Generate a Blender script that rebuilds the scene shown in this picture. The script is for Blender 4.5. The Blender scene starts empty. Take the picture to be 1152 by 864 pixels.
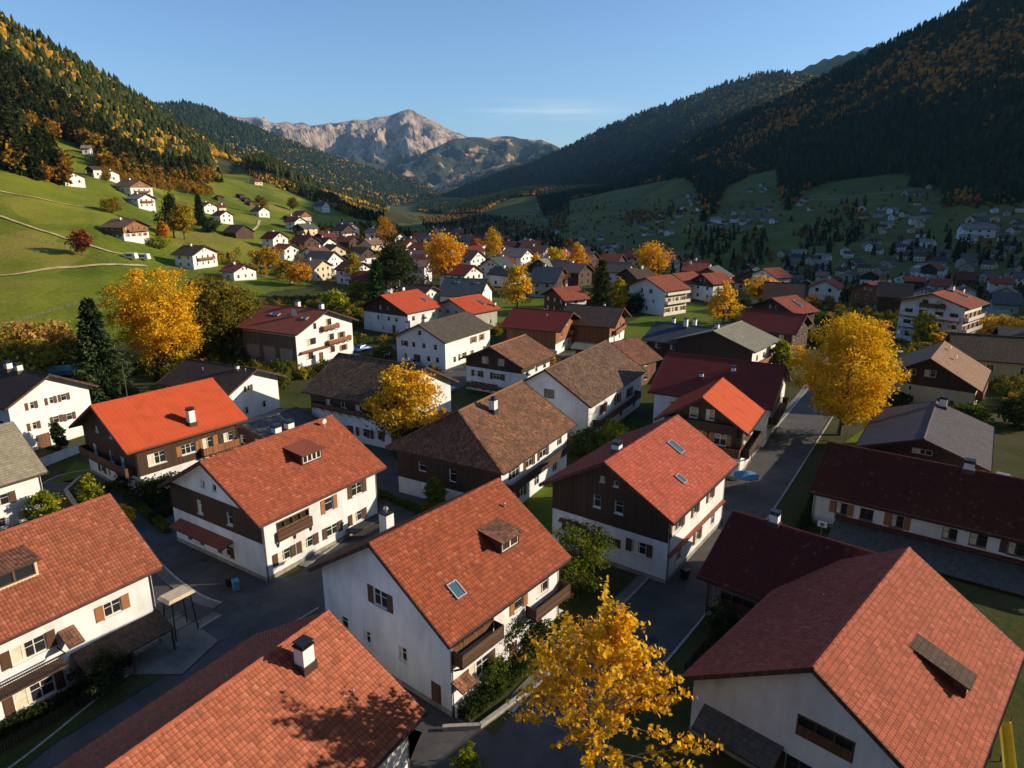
import bpy, math, random
import numpy as np
R = math.radians
rnd = random.Random(7)
rng = np.random.default_rng(11)

# ------------------------------------------------------------------ camera, sky, sun, exposure
CAM_H = 36.0
PITCH = R(15.8)
sc = bpy.context.scene
col = sc.collection
cam = bpy.data.cameras.new('camera')
cam.sensor_width = 36; cam.lens = 24; cam.clip_start = .5; cam.clip_end = 40000
camo = bpy.data.objects.new('camera', cam); col.objects.link(camo)
camo.location = (0, 0, CAM_H); camo.rotation_euler = (R(90) - PITCH, 0, 0)
sc.camera = camo
SUN_AZ, SUN_EL = 86.0, 20.0            # clockwise from +Y, above the horizon
w = bpy.data.worlds.new('World'); sc.world = w; w.use_nodes = True
nt = w.node_tree; nt.nodes.clear()
sky = nt.nodes.new('ShaderNodeTexSky'); sky.sky_type = 'NISHITA'; sky.sun_disc = False
sky.sun_elevation = R(SUN_EL); sky.sun_rotation = R(SUN_AZ)
sky.altitude = 1200; sky.air_density = 1.0; sky.dust_density = 1.7; sky.ozone_density = 1.6
bg = nt.nodes.new('ShaderNodeBackground'); bg.inputs[1].default_value = .115
wo = nt.nodes.new('ShaderNodeOutputWorld')
nt.links.new(bg.outputs[0], wo.inputs[0])
# thin streak of high cloud, low over the far peaks, as part of the sky
tcw = nt.nodes.new('ShaderNodeTexCoord')
mpw = nt.nodes.new('ShaderNodeMapping'); mpw.inputs['Scale'].default_value = (3.2, 3.2, 70)
nzw = nt.nodes.new('ShaderNodeTexNoise'); nzw.inputs['Scale'].default_value = 1.6; nzw.inputs['Detail'].default_value = 5
sepw = nt.nodes.new('ShaderNodeSeparateXYZ')
def wmath(op, a, b=None, c=None):
    n = nt.nodes.new('ShaderNodeMath'); n.operation = op
    for i, v in enumerate((a, b, c)):
        if v is None: continue
        if isinstance(v, (int, float)): n.inputs[i].default_value = v
        else: nt.links.new(v, n.inputs[i])
    return n.outputs[0]
nt.links.new(tcw.outputs['Generated'], mpw.inputs[0]); nt.links.new(mpw.outputs[0], nzw.inputs[0])
nt.links.new(tcw.outputs['Generated'], sepw.inputs[0])
def bump1(val, c, wd):                    # smooth bump around c
    d = wmath('ABSOLUTE', wmath('SUBTRACT', val, c))
    n = nt.nodes.new('ShaderNodeMapRange'); n.interpolation_type = 'SMOOTHSTEP'
    nt.links.new(d, n.inputs[0]); n.inputs[1].default_value = 0; n.inputs[2].default_value = wd
    n.inputs[3].default_value = 1; n.inputs[4].default_value = 0
    return n.outputs[0]
cl = wmath('MULTIPLY', bump1(sepw.outputs[2], .105, .020), bump1(sepw.outputs[0], .05, .16))
ns = nt.nodes.new('ShaderNodeMapRange'); nt.links.new(nzw.outputs[0], ns.inputs[0])
ns.inputs[1].default_value = .38; ns.inputs[2].default_value = .62
cl = wmath('MULTIPLY', wmath('MULTIPLY', cl, ns.outputs[0]), .30)
mixw = nt.nodes.new('ShaderNodeMix'); mixw.data_type = 'RGBA'
nt.links.new(cl, mixw.inputs[0]); tint = nt.nodes.new('ShaderNodeMix'); tint.data_type = 'RGBA'; tint.blend_type = 'MULTIPLY'; tint.inputs[0].default_value = 1
nt.links.new(sky.outputs[0], tint.inputs[6]); tint.inputs[7].default_value = (.77, .94, 1.13, 1)
nt.links.new(tint.outputs[2], mixw.inputs[6]); mixw.inputs[7].default_value = (7.5, 7.2, 7.3, 1)
nt.links.new(mixw.outputs[2], bg.inputs[0])
sd = bpy.data.lights.new('sun', 'SUN'); sd.energy = 4.9; sd.angle = R(.5); sd.color = (1, .81, .57)
so = bpy.data.objects.new('sun', sd); col.objects.link(so)
so.rotation_euler = (R(90 - SUN_EL), 0, R(180 - SUN_AZ) - R(0))
sc.view_settings.view_transform = 'Standard'; sc.view_settings.look = 'None'
sc.view_settings.exposure = 0.5; sc.view_settings.gamma = 1
sc.cycles.max_bounces = 5; sc.cycles.diffuse_bounces = 3; sc.cycles.transparent_max_bounces = 6
sc.cycles.transmission_bounces = 3; sc.cycles.volume_bounces = 0
sc.cycles.use_denoising = True
HAZE_DENSITY = 2.9e-5

# ------------------------------------------------------------------ projection helpers
CP, SP = math.cos(PITCH), math.sin(PITCH)
def ray(X, Y):
    a = (X - 576) / 768.; b = -(Y - 432) / 768.
    return a, CP + b * SP, -SP + b * CP
def at(X, Y, z=0.):
    d = ray(X, Y); t = (z - CAM_H) / d[2]
    return d[0] * t, d[1] * t
def proj(x, y, z):
    z = z - CAM_H
    f = y * CP - z * SP; u = y * SP + z * CP
    return 576 + 768 * x / f, 432 - 768 * u / f
def tane(X, Y):
    a, b, c = ray(X, Y)
    return c / math.hypot(a, b)
def theta(X, Y=215):
    a, b, c = ray(X, Y)
    return math.degrees(math.atan2(a, b))

# ------------------------------------------------------------------ materials
MATS = {}
def newmat(name):
    m = bpy.data.materials.new(name); m.use_nodes = True
    n = m.node_tree; b = n.nodes['Principled BSDF']
    MATS[name] = m
    return m, n, b
def N(n, t, **kw):
    o = n.nodes.new(t)
    for k, v in kw.items():
        if k.startswith('i_'): o.inputs[k[2:].replace('_', ' ')].default_value = v
        else: setattr(o, k, v)
    return o
def ramp(n, fac, stops):
    r = n.nodes.new('ShaderNodeValToRGB'); n.links.new(fac, r.inputs[0])
    e = r.color_ramp.elements
    while len(e) < len(stops): e.new(.5)
    for i, (p, c) in enumerate(stops): e[i].position = p; e[i].color = (*c, 1)
    return r.outputs[0]
def noise(n, vec, scale, detail=4, rough=.55):
    o = N(n, 'ShaderNodeTexNoise'); o.inputs['Scale'].default_value = scale; o.inputs['Detail'].default_value = detail
    o.inputs['Roughness'].default_value = rough
    if vec is not None: n.links.new(vec, o.inputs['Vector'])
    return o.outputs[0]
def mix(n, f, a, b, mode='MIX'):
    o = N(n, 'ShaderNodeMix', data_type='RGBA', blend_type=mode)
    for i, v in ((0, f), (6, a), (7, b)):
        if isinstance(v, (int, float)): o.inputs[i].default_value = v
        elif isinstance(v, tuple): o.inputs[i].default_value = (*v, 1)
        else: n.links.new(v, o.inputs[i])
    return o.outputs[2]
def mth(n, op, a, b=0.):
    o = N(n, 'ShaderNodeMath', operation=op)
    for i, v in ((0, a), (1, b)):
        if isinstance(v, (int, float)): o.inputs[i].default_value = v
        else: n.links.new(v, o.inputs[i])
    return o.outputs[0]
def bump(n, b, h, dist=.02, strength=.6):
    o = N(n, 'ShaderNodeBump'); o.inputs['Strength'].default_value = strength; o.inputs['Distance'].default_value = dist
    n.links.new(h, o.inputs['Height']); n.links.new(o.outputs[0], b.inputs['Normal'])
def scl(c, k): return tuple(min(1, x * k) for x in c)

def plaster(name, c, dirt=.25):
    m, n, b = newmat(name); tc = N(n, 'ShaderNodeTexCoord').outputs['Object']
    mp = N(n, 'ShaderNodeMapping'); mp.inputs['Scale'].default_value = (1, 1, .25); n.links.new(tc, mp.inputs[0])
    a = noise(n, mp.outputs[0], .9, 6, .65); d = noise(n, tc, .25, 3)
    f = mth(n, 'MULTIPLY', a, d)
    cc = ramp(n, f, [(.12, scl(c, 1 - dirt)), (.3, scl(c, .96)), (.5, c)])
    # splash zone: dirt rising from the ground
    sp = N(n, 'ShaderNodeSeparateXYZ'); n.links.new(tc, sp.inputs[0])
    g = N(n, 'ShaderNodeMapRange'); n.links.new(sp.outputs[2], g.inputs[0])
    g.inputs[1].default_value = .1; g.inputs[2].default_value = 1.2; g.inputs[3].default_value = .45; g.inputs[4].default_value = 0
    cc = mix(n, mth(n, 'MULTIPLY', g.outputs[0], a), cc, scl(c, .45))
    n.links.new(cc, b.inputs[0]); b.inputs['Roughness'].default_value = .9
    bump(n, b, noise(n, tc, 14, 5), .012, .5)
    return m
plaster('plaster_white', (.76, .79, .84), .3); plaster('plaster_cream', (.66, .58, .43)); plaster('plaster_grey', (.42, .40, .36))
plaster('plaster_bright', (.80, .82, .86), .2); plaster('concrete', (.32, .31, .29), .4)

def wood(name, c, plank=.16, horiz=False, rough=.75):
    m, n, b = newmat(name); tc = N(n, 'ShaderNodeTexCoord').outputs['Object']
    sp = N(n, 'ShaderNodeSeparateXYZ'); n.links.new(tc, sp.inputs[0])
    co = sp.outputs[2] if horiz else mth(n, 'ADD', sp.outputs[0], sp.outputs[1])
    t = mth(n, 'DIVIDE', co, plank); fr = mth(n, 'FRACT', t); fl = mth(n, 'FLOOR', t)
    wn = N(n, 'ShaderNodeTexWhiteNoise', noise_dimensions='1D'); n.links.new(fl, wn.inputs['W'])
    mp = N(n, 'ShaderNodeMapping'); mp.inputs['Scale'].default_value = (9, 9, .8) if not horiz else (.8, .8, 9); n.links.new(tc, mp.inputs[0])
    g = noise(n, mp.outputs[0], 1.5, 5)
    v = mth(n, 'ADD', mth(n, 'MULTIPLY', wn.outputs[0], .5), mth(n, 'MULTIPLY', g, .5))
    cc = ramp(n, v, [(.15, scl(c, .55)), (.5, c), (.85, scl(c, 1.6))])
    gap = mth(n, 'LESS_THAN', fr, .1)
    n.links.new(mix(n, gap, cc, scl(c, .3)), b.inputs[0]); b.inputs['Roughness'].default_value = rough
    bump(n, b, mth(n, 'SUBTRACT', g, gap), .012, .7)
    return m
wood('wood_dark', (.050, .024, .013)); wood('wood_brown', (.13, .058, .026)); wood('wood_orange', (.25, .10, .04))
wood('wood_grey', (.16, .14, .12)); wood('wood_trim', (.07, .032, .018), .4); wood('wood_boards', (.10, .05, .03), .2, True)

def tiles(name, c, var=.35, mott=None, tw=.24, th=.34, patch=.5, rough=.82, bumpy=True, spec=.25):
    """roof covering in UV metres (u along ridge, v down the slope); mott = second colour in weathered patches"""
    m, n, b = newmat(name); uv = N(n, 'ShaderNodeUVMap').outputs[0]
    sp = N(n, 'ShaderNodeSeparateXYZ'); n.links.new(uv, sp.inputs[0])
    ty = mth(n, 'DIVIDE', sp.outputs[1], th); fy = mth(n, 'FLOOR', ty); ry = mth(n, 'FRACT', ty)
    tx = mth(n, 'DIVIDE', sp.outputs[0], tw); fx = mth(n, 'FLOOR', tx); rx = mth(n, 'FRACT', tx)
    cb = N(n, 'ShaderNodeCombineXYZ'); n.links.new(fx, cb.inputs[0]); n.links.new(fy, cb.inputs[1])
    oi = N(n, 'ShaderNodeObjectInfo'); n.links.new(oi.outputs['Random'], cb.inputs[2])
    wn = N(n, 'ShaderNodeTexWhiteNoise', noise_dimensions='3D'); n.links.new(cb.outputs[0], wn.inputs['Vector'])
    big = noise(n, uv, .45, 5, .6); fine = noise(n, uv, 6, 3)
    cc = ramp(n, wn.outputs[0], [(0, scl(c, 1 - var)), (.5, c), (.93, scl(c, 1 + var * .6)), (1, scl(c, 1 + var * 1.2))])
    cc = mix(n, mth(n, 'MULTIPLY', ramp(n, big, [(.4, (0, 0, 0)), (.7, (1, 1, 1))]), patch), cc, mott or scl(c, .55))
    mp = N(n, 'ShaderNodeMapping'); mp.inputs['Scale'].default_value = (1.1, .5, 1); n.links.new(uv, mp.inputs[0])
    st = noise(n, mp.outputs[0], 1.3, 5, .6)
    cc = mix(n, mth(n, 'MULTIPLY', ramp(n, st, [(.5, (0, 0, 0)), (.75, (1, 1, 1))]), .3), cc, scl(c, .35))
    lo = mth(n, 'GREATER_THAN', ry, .88)
    cc = mix(n, 1., cc, oi.outputs['Color'], 'MULTIPLY')
    if bumpy: cc = mix(n, mth(n, 'MULTIPLY', lo, .55), cc, scl(c, .25))
    else:
        ed = mth(n, 'MAXIMUM', mth(n, 'GREATER_THAN', ry, .84), mth(n, 'MULTIPLY', mth(n, 'LESS_THAN', mth(n, 'ABSOLUTE', mth(n, 'SUBTRACT', rx, .5)), .13), 0.0))
        gr = mth(n, 'GREATER_THAN', mth(n, 'ABSOLUTE', mth(n, 'SUBTRACT', rx, .5)), .40)
        cc = mix(n, mth(n, 'MAXIMUM', mth(n, 'MULTIPLY', ed, .6), mth(n, 'MULTIPLY', gr, .5)), cc, scl(c, .22))
        odd = mth(n, 'GREATER_THAN', wn.outputs[0], .975); cc = mix(n, mth(n, 'MULTIPLY', odd, .22), cc, (.36, .22, .16))
        mo = noise(n, uv, 1.1, 8, .75); cc = mix(n, mth(n, 'MULTIPLY', ramp(n, mo, [(.56, (0, 0, 0)), (.68, (1, 1, 1))]), .5), cc, (.075, .05, .035))
    n.links.new(cc, b.inputs[0]); b.inputs['Roughness'].default_value = rough; b.inputs['Specular IOR Level'].default_value = spec
    if bumpy:
        prof = mth(n, 'SINE', mth(n, 'MULTIPLY', rx, math.pi))
        h = mth(n, 'ADD', mth(n, 'MULTIPLY', prof, .55), mth(n, 'MULTIPLY', ry, .7))
        bump(n, b, mth(n, 'ADD', h, mth(n, 'MULTIPLY', fine, .4)), .045, .8)
    else:
        bump(n, b, fine, .01, .4)
    return m
tiles('tile_red', (.32, .075, .042), .4, (.14, .05, .035), patch=.6); tiles('tile_red_geo', (.34, .082, .046), bumpy=False, var=.3, patch=.3, tw=.24, th=.34)
tiles('tile_coral', (.38, .105, .058), var=.22, patch=.25); tiles('tile_coral_geo', (.36, .110, .066), bumpy=False, var=.28, patch=.25, tw=.24, th=.34)
tiles('tile_brown', (.24, .105, .06), .55, (.085, .055, .04), patch=.8)
tiles('tile_mottled', (.155, .085, .055), .6, (.045, .034, .028), patch=.75)
tiles('tile_maroon', (.16, .032, .026), .25, patch=.3)
tiles('tile_maroon_geo', (.13, .032, .027), .2, patch=.3, bumpy=False, tw=.24, th=.34)
tiles('tile_taupe', (.27, .165, .125), .2, patch=.3); tiles('tile_darkbrown', (.085, .055, .042), .3, patch=.4)
tiles('tile_slate', (.10, .10, .10), .25, patch=.35); tiles('tile_grey', (.24, .225, .195), .2, (.15, .14, .12), patch=.5)
tiles('tile_olive', (.115, .098, .072), .3, (.06, .055, .042)); tiles('tile_teal', (.055, .085, .095), .2, patch=.4)
def seam(name, c, pitch=.55, rough=.8):
    m, n, b = newmat(name); uv = N(n, 'ShaderNodeUVMap').outputs[0]
    sp = N(n, 'ShaderNodeSeparateXYZ'); n.links.new(uv, sp.inputs[0])
    fr = mth(n, 'FRACT', mth(n, 'DIVIDE', sp.outputs[0], pitch)); s = mth(n, 'LESS_THAN', fr, .09)
    a = noise(n, uv, .6, 6, .65)
    cc = ramp(n, a, [(.3, scl(c, .8)), (.5, c), (.75, scl(c, 1.12))])
    n.links.new(mix(n, mth(n, 'MULTIPLY', s, .45), cc, scl(c, .6)), b.inputs[0]); b.inputs['Roughness'].default_value = rough
    bump(n, b, mth(n, 'ADD', s, mth(n, 'MULTIPLY', noise(n, uv, 2.5, 3), .3)), .03, .6); b.inputs['Specular IOR Level'].default_value = .2
seam('metal_red', (.44, .075, .030)); seam('metal_maroon', (.17, .026, .022)); seam('metal_dark', (.035, .05, .06))
seam('metal_rust', (.26, .075, .045))

def flat(name, c, rough=.6, metal=0., spec=.5, var=.15, sc_=3.):
    m, n, b = newmat(name); tc = N(n, 'ShaderNodeTexCoord').outputs['Object']
    a = noise(n, tc, sc_, 5)
    n.links.new(ramp(n, a, [(.3, scl(c, 1 - var)), (.7, scl(c, 1 + var))]), b.inputs[0])
    b.inputs['Roughness'].default_value = rough; b.inputs['Metallic'].default_value = metal; b.inputs['Specular IOR Level'].default_value = spec
    return m
flat('gutter_metal', (.10, .075, .065), .45, .6); flat('zinc', (.42, .43, .44), .45, .7); flat('frame_white', (.7, .69, .66), .5)
flat('frame_brown', (.12, .055, .03), .6); flat('shutter_brown', (.085, .04, .022), .6); flat('shutter_ochre', (.30, .13, .05), .6)
flat('dark_metal', (.03, .03, .033), .4, .5); flat('car_blue', (.03, .12, .35), .25, .1); flat('car_white', (.75, .76, .78), .25)
flat('car_silver', (.35, .37, .4), .3, .5); flat('rubber', (.02, .02, .02), .8); flat('plastic_yellow', (.75, .55, .03), .4)
flat('fabric_white', (.75, .75, .72), .9); flat('fabric_blue', (.05, .16, .33), .8); flat('fabric_teal', (.08, .28, .34), .8)
flat('canvas_beige', (.50, .42, .33), .9); flat('stone', (.26, .24, .21), .9, var=.35, sc_=1.5); flat('kerb_stone', (.34, .33, .31), .9, var=.3)
flat('pot_clay', (.3, .12, .06), .8); flat('flower_red', (.5, .05, .05), .8); flat('sign_blue', (.05, .2, .5), .5)
flat('curtain', (.62, .58, .48), .9); flat('bark', (.10, .075, .055), .95, var=.5, sc_=6); flat('bark_pale', (.30, .26, .20), .9, var=.4, sc_=6)
m, n, b = newmat('glass'); b.inputs[0].default_value = (.022, .026, .032, 1); b.inputs['Roughness'].default_value = .06; b.inputs['Specular IOR Level'].default_value = .8
tcg = N(n, 'ShaderNodeTexCoord').outputs['Object']; bump(n, b, noise(n, tcg, .8, 2), .02, .2)
m, n, b = newmat('glass_blue'); b.inputs[0].default_value = (.06, .12, .17, 1); b.inputs['Roughness'].default_value = .12

def foliage(name, trans=.35):
    m = bpy.data.materials.new(name); m.use_nodes = True; n = m.node_tree; n.nodes.clear()
    at_ = N(n, 'ShaderNodeAttribute', attribute_name='Col')
    d = N(n, 'ShaderNodeBsdfDiffuse'); t = N(n, 'ShaderNodeBsdfTranslucent'); mx = N(n, 'ShaderNodeMixShader'); o = N(n, 'ShaderNodeOutputMaterial')
    n.links.new(at_.outputs[0], d.inputs[0]); n.links.new(at_.outputs[0], t.inputs[0]); mx.inputs[0].default_value = trans
    n.links.new(d.outputs[0], mx.inputs[1]); n.links.new(t.outputs[0], mx.inputs[2]); n.links.new(mx.outputs[0], o.inputs[0])
    MATS[name] = m
foliage('leaves', .38); foliage('needles', .12); foliage('far_foliage', .1)

# ground kinds
def ground_mat(name, cols, s1=.03, s2=.8, bd=.15, parcels=False):
    m, n, b = newmat(name); tc = N(n, 'ShaderNodeTexCoord').outputs['Object']
    a = noise(n, tc, s1, 6, .6); c = noise(n, tc, s2, 6, .65)
    v = mth(n, 'ADD', mth(n, 'MULTIPLY', a, .6), mth(n, 'MULTIPLY', c, .4))
    if parcels:
        vo = N(n, 'ShaderNodeTexVoronoi'); vo.inputs['Scale'].default_value = .016; wv = N(n, 'ShaderNodeVectorMath', operation='ADD'); nn = N(n, 'ShaderNodeTexNoise'); nn.inputs['Scale'].default_value = .02
        mv = N(n, 'ShaderNodeVectorMath', operation='SCALE'); mv.inputs['Scale'].default_value = 30; n.links.new(tc, nn.inputs[0]); n.links.new(nn.outputs[1], mv.inputs[0]); n.links.new(tc, wv.inputs[0]); n.links.new(mv.outputs[0], wv.inputs[1]); n.links.new(wv.outputs[0], vo.inputs[0])
        sv = N(n, 'ShaderNodeSeparateColor'); n.links.new(vo.outputs['Color'], sv.inputs[0]); v = mth(n, 'ADD', v, mth(n, 'MULTIPLY', mth(n, 'SUBTRACT', sv.outputs[0], .5), .14))
    k = len(cols); cc = ramp(n, v, [(.33 + .34 * i / (k - 1), q) for i, q in enumerate(cols)])
    n.links.new(cc, b.inputs[0]); b.inputs['Roughness'].default_value = .95; b.inputs['Specular IOR Level'].default_value = .1
    bump(n, b, c, bd, .8)
    return m
ground_mat('grass', [(.062, .092, .008), (.112, .148, .012), (.17, .19, .018), (.27, .215, .05)], .02, .7, .3, parcels=True)
ground_mat('lawn', [(.055, .085, .010), (.10, .14, .012), (.15, .19, .02)], .08, 2)
ground_mat('meadow_right', [(.05, .06, .014), (.08, .095, .018), (.11, .12, .025), (.14, .12, .04)], .008, .15, .4, parcels=True)
ground_mat('village_soil', [(.028, .038, .010), (.045, .058, .012), (.07, .068, .026), (.08, .065, .04)], .12, 1.5)
ground_mat('forest_floor', [(.018, .028, .010), (.03, .04, .012), (.06, .05, .02), (.10, .06, .02)], .012, .15, 1)
ground_mat('far_forest', [(.016, .028, .016), (.030, .045, .018), (.05, .055, .02), (.16, .075, .02)], .006, .05, 6)
def asph(name, c):
    m, n, b = newmat(name); tc = N(n, 'ShaderNodeTexCoord').outputs['Object']
    a = noise(n, tc, .35, 6, .65); f = noise(n, tc, 25, 3)
    vo = N(n, 'ShaderNodeTexVoronoi', feature='DISTANCE_TO_EDGE'); vo.inputs['Scale'].default_value = .22
    wv = N(n, 'ShaderNodeVectorMath', operation='ADD'); n.links.new(tc, wv.inputs[0])
    nn = N(n, 'ShaderNodeTexNoise'); nn.inputs['Scale'].default_value = 1.2; n.links.new(tc, nn.inputs[0]); n.links.new(nn.outputs[1], wv.inputs[1])
    n.links.new(wv.outputs[0], vo.inputs[0])
    cr = mth(n, 'LESS_THAN', vo.outputs[0], .006)
    cc = ramp(n, mth(n, 'ADD', mth(n, 'MULTIPLY', a, .8), mth(n, 'MULTIPLY', f, .2)), [(.35, scl(c, .65)), (.5, c), (.68, scl(c, 1.5))])
    n.links.new(mix(n, mth(n, 'MULTIPLY', cr, .6), cc, scl(c, .3)), b.inputs[0]); b.inputs['Roughness'].default_value = .85
    bump(n, b, f, .006, .5)
asph('asphalt', (.062, .062, .064)); asph('paving', (.15, .145, .135)); asph('dirt_track', (.48, .38, .20))
def rock():
    m, n, b = newmat('rock'); tc = N(n, 'ShaderNodeTexCoord').outputs['Object']
    geo = N(n, 'ShaderNodeNewGeometry'); sp = N(n, 'ShaderNodeSeparateXYZ'); n.links.new(tc, sp.inputs[0])
    a = noise(n, tc, .006, 9, .65)
    mp = N(n, 'ShaderNodeMapping'); mp.inputs['Scale'].default_value = (1, 1, .25); mp.inputs['Rotation'].default_value = (.3, .3, 0); n.links.new(tc, mp.inputs[0])
    s = noise(n, mp.outputs[0], .02, 8, .7)
    v = mth(n, 'ADD', mth(n, 'MULTIPLY', a, .5), mth(n, 'MULTIPLY', s, .5))
    rc = ramp(n, v, [(.40, (.12, .10, .09)), (.47, (.33, .25, .20)), (.53, (.52, .40, .32)), (.61, (.66, .54, .45))])
    g = ramp(n, noise(n, tc, .004, 8, .7), [(.4, (.03, .045, .02)), (.6, (.08, .07, .03))])
    hz = N(n, 'ShaderNodeMapRange'); n.links.new(mth(n, 'ADD', sp.outputs[2], mth(n, 'MULTIPLY', a, 420)), hz.inputs[0])
    hz.inputs[1].default_value = 520; hz.inputs[2].default_value = 640
    n.links.new(mix(n, hz.outputs[0], g, rc), b.inputs[0]); b.inputs['Roughness'].default_value = .95
    bump(n, b, v, 140, 1)
rock()
def lower_rock():
    m, n, b = newmat('rock_wooded_sunlit'); tc = N(n, 'ShaderNodeTexCoord').outputs['Object']
    a = noise(n, tc, .0035, 8, .65); s = noise(n, tc, .02, 6, .7)
    rc = ramp(n, s, [(.4, (.018, .03, .02)), (.55, (.035, .04, .022)), (.7, (.07, .055, .03))])
    rk_sunlit = ramp(n, s, [(.4, (.30, .20, .12)), (.6, (.62, .38, .20))])  # orange rock patches: sunlight on the slopes put into the colour
    f = ramp(n, a, [(.53, (0, 0, 0)), (.57, (1, 1, 1))])
    n.links.new(mix(n, f, rc, rk_sunlit), b.inputs[0]); b.inputs['Roughness'].default_value = .95
    bump(n, b, s, 30, 1)
lower_rock()

# ------------------------------------------------------------------ mesh helpers
def tag(o, label=None, cat=None, group=None, kind=None):
    if label: o['label'] = label
    if cat: o['category'] = cat
    if group: o['group'] = group
    if kind: o['kind'] = kind
    return o
def empty(name, loc=(0, 0, 0), rz=0., label=None, cat=None, group=None):
    o = bpy.data.objects.new(name, None); col.objects.link(o); o.location = loc; o.rotation_euler = (0, 0, rz)
    o.empty_display_size = .5
    return tag(o, label, cat, group)
class MB:
    def __init__(s): s.v = []; s.f = []; s.uv = []; s.m = []
    def poly(s, pts, uv=None, m=0):
        i = len(s.v); s.v += [tuple(p) for p in pts]; s.f.append(tuple(range(i, i + len(pts))))
        s.uv.append(uv or [(p[0], p[1]) for p in pts]); s.m.append(m); return s
    def box(s, x0, x1, y0, y1, z0, z1, m=0):
        if x0 > x1: x0, x1 = x1, x0
        if y0 > y1: y0, y1 = y1, y0
        p = [(x0, y0, z0), (x1, y0, z0), (x1, y1, z0), (x0, y1, z0), (x0, y0, z1), (x1, y0, z1), (x1, y1, z1), (x0, y1, z1)]
        for q in ((3, 2, 1, 0), (4, 5, 6, 7), (0, 1, 5, 4), (1, 2, 6, 5), (2, 3, 7, 6), (3, 0, 4, 7)): s.poly([p[k] for k in q], m=m)
        return s
    def hexa(s, p, m=0):      # p: 4 bottom + 4 top
        for q in ((3, 2, 1, 0), (4, 5, 6, 7), (0, 1, 5, 4), (1, 2, 6, 5), (2, 3, 7, 6), (3, 0, 4, 7)): s.poly([p[k] for k in q], m=m)
        return s
    def beam(s, a, b, wd, ht, m=0):
        a = np.array(a, float); b = np.array(b, float); d = b - a; L = np.linalg.norm(d)
        if L < 1e-6: return s
        d /= L; up = np.array((0, 0, 1.)) if abs(d[2]) < .95 else np.array((1., 0, 0))
        sx = np.cross(d, up); sx /= np.linalg.norm(sx); uy = np.cross(sx, d)
        c = [(-1, -1), (1, -1), (1, 1), (-1, 1)]
        return s.hexa([tuple(a + sx * i * wd / 2 + uy * j * ht / 2) for i, j in c] + [tuple(b + sx * i * wd / 2 + uy * j * ht / 2) for i, j in c], m)
    def tube(s, a, b, r0, r1, k=8, cap=True, m=0):
        a = np.array(a, float); b = np.array(b, float); d = b - a; d /= max(1e-9, np.linalg.norm(d))
        up = np.array((0, 0, 1.)) if abs(d[2]) < .95 else np.array((1., 0, 0))
        sx = np.cross(d, up); sx /= np.linalg.norm(sx); uy = np.cross(sx, d)
        A = [tuple(a + (sx * math.cos(t) + uy * math.sin(t)) * r0) for t in [2 * math.pi * i / k for i in range(k)]]
        B = [tuple(b + (sx * math.cos(t) + uy * math.sin(t)) * r1) for t in [2 * math.pi * i / k for i in range(k)]]
        for i in range(k): j = (i + 1) % k; s.poly([A[i], A[j], B[j], B[i]], m=m)
        if cap: s.poly(A[::-1], m=m); s.poly(B, m=m)
        return s
    def mesh(s, name, mats):
        me = bpy.data.meshes.new(name); me.from_pydata(s.v, [], s.f)
        uvl = me.uv_layers.new(name='UVMap')
        uvl.data.foreach_set('uv', np.array([c for u in s.uv for c in u], dtype=np.float32).ravel())
        for q in (mats if isinstance(mats, (list, tuple)) else [mats]): me.materials.append(MATS[q])
        if any(s.m): me.polygons.foreach_set('material_index', s.m)
        me.update(); return me
    def build(s, name, mats, parent=None, loc=None, rz=None):
        if not s.f: return None
        o = bpy.data.objects.new(name, s.mesh(name, mats)); col.objects.link(o)
        if parent is not None: o.parent = parent
        if loc is not None: o.location = loc
        if rz is not None: o.rotation_euler = (0, 0, rz)
        return o
def np_mesh(name, V, F, mat, colr=None, uv=None, smooth=False):
    """V (n,3), F (m,k) same size faces"""
    me = bpy.data.meshes.new(name); V = np.asarray(V, np.float32); F = np.asarray(F, np.int32); k = F.shape[1]
    me.vertices.add(len(V)); me.vertices.foreach_set('co', V.ravel())
    me.loops.add(F.size); me.loops.foreach_set('vertex_index', F.ravel())
    me.polygons.add(len(F)); me.polygons.foreach_set('loop_start', np.arange(0, F.size, k, dtype=np.int32))
    me.polygons.foreach_set('loop_total', np.full(len(F), k, np.int32))
    if smooth: me.polygons.foreach_set('use_smooth', np.ones(len(F), bool))
    me.update(calc_edges=True)
    if colr is not None:
        a = me.color_attributes.new('Col', 'FLOAT_COLOR', 'POINT'); c = np.ones((len(V), 4), np.float32); c[:, :3] = colr
        a.data.foreach_set('color', c.ravel())
    if uv is not None:
        l = me.uv_layers.new(name='UVMap'); l.data.foreach_set('uv', np.asarray(uv, np.float32)[F.ravel()].ravel())
    me.materials.append(MATS[mat]); return me
def link(name, me, parent=None, loc=None, rz=None, scale=None):
    o = bpy.data.objects.new(name, me); col.objects.link(o)
    if parent is not None: o.parent = parent
    if loc is not None: o.location = loc
    if rz is not None: o.rotation_euler = (0, 0, rz)
    if scale is not None: o.scale = scale
    return o
def copy_tree(o, parent=None):
    c = o.copy(); col.objects.link(c); c.parent = parent
    for ch in o.children: copy_tree(ch, c)
    return c

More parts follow.
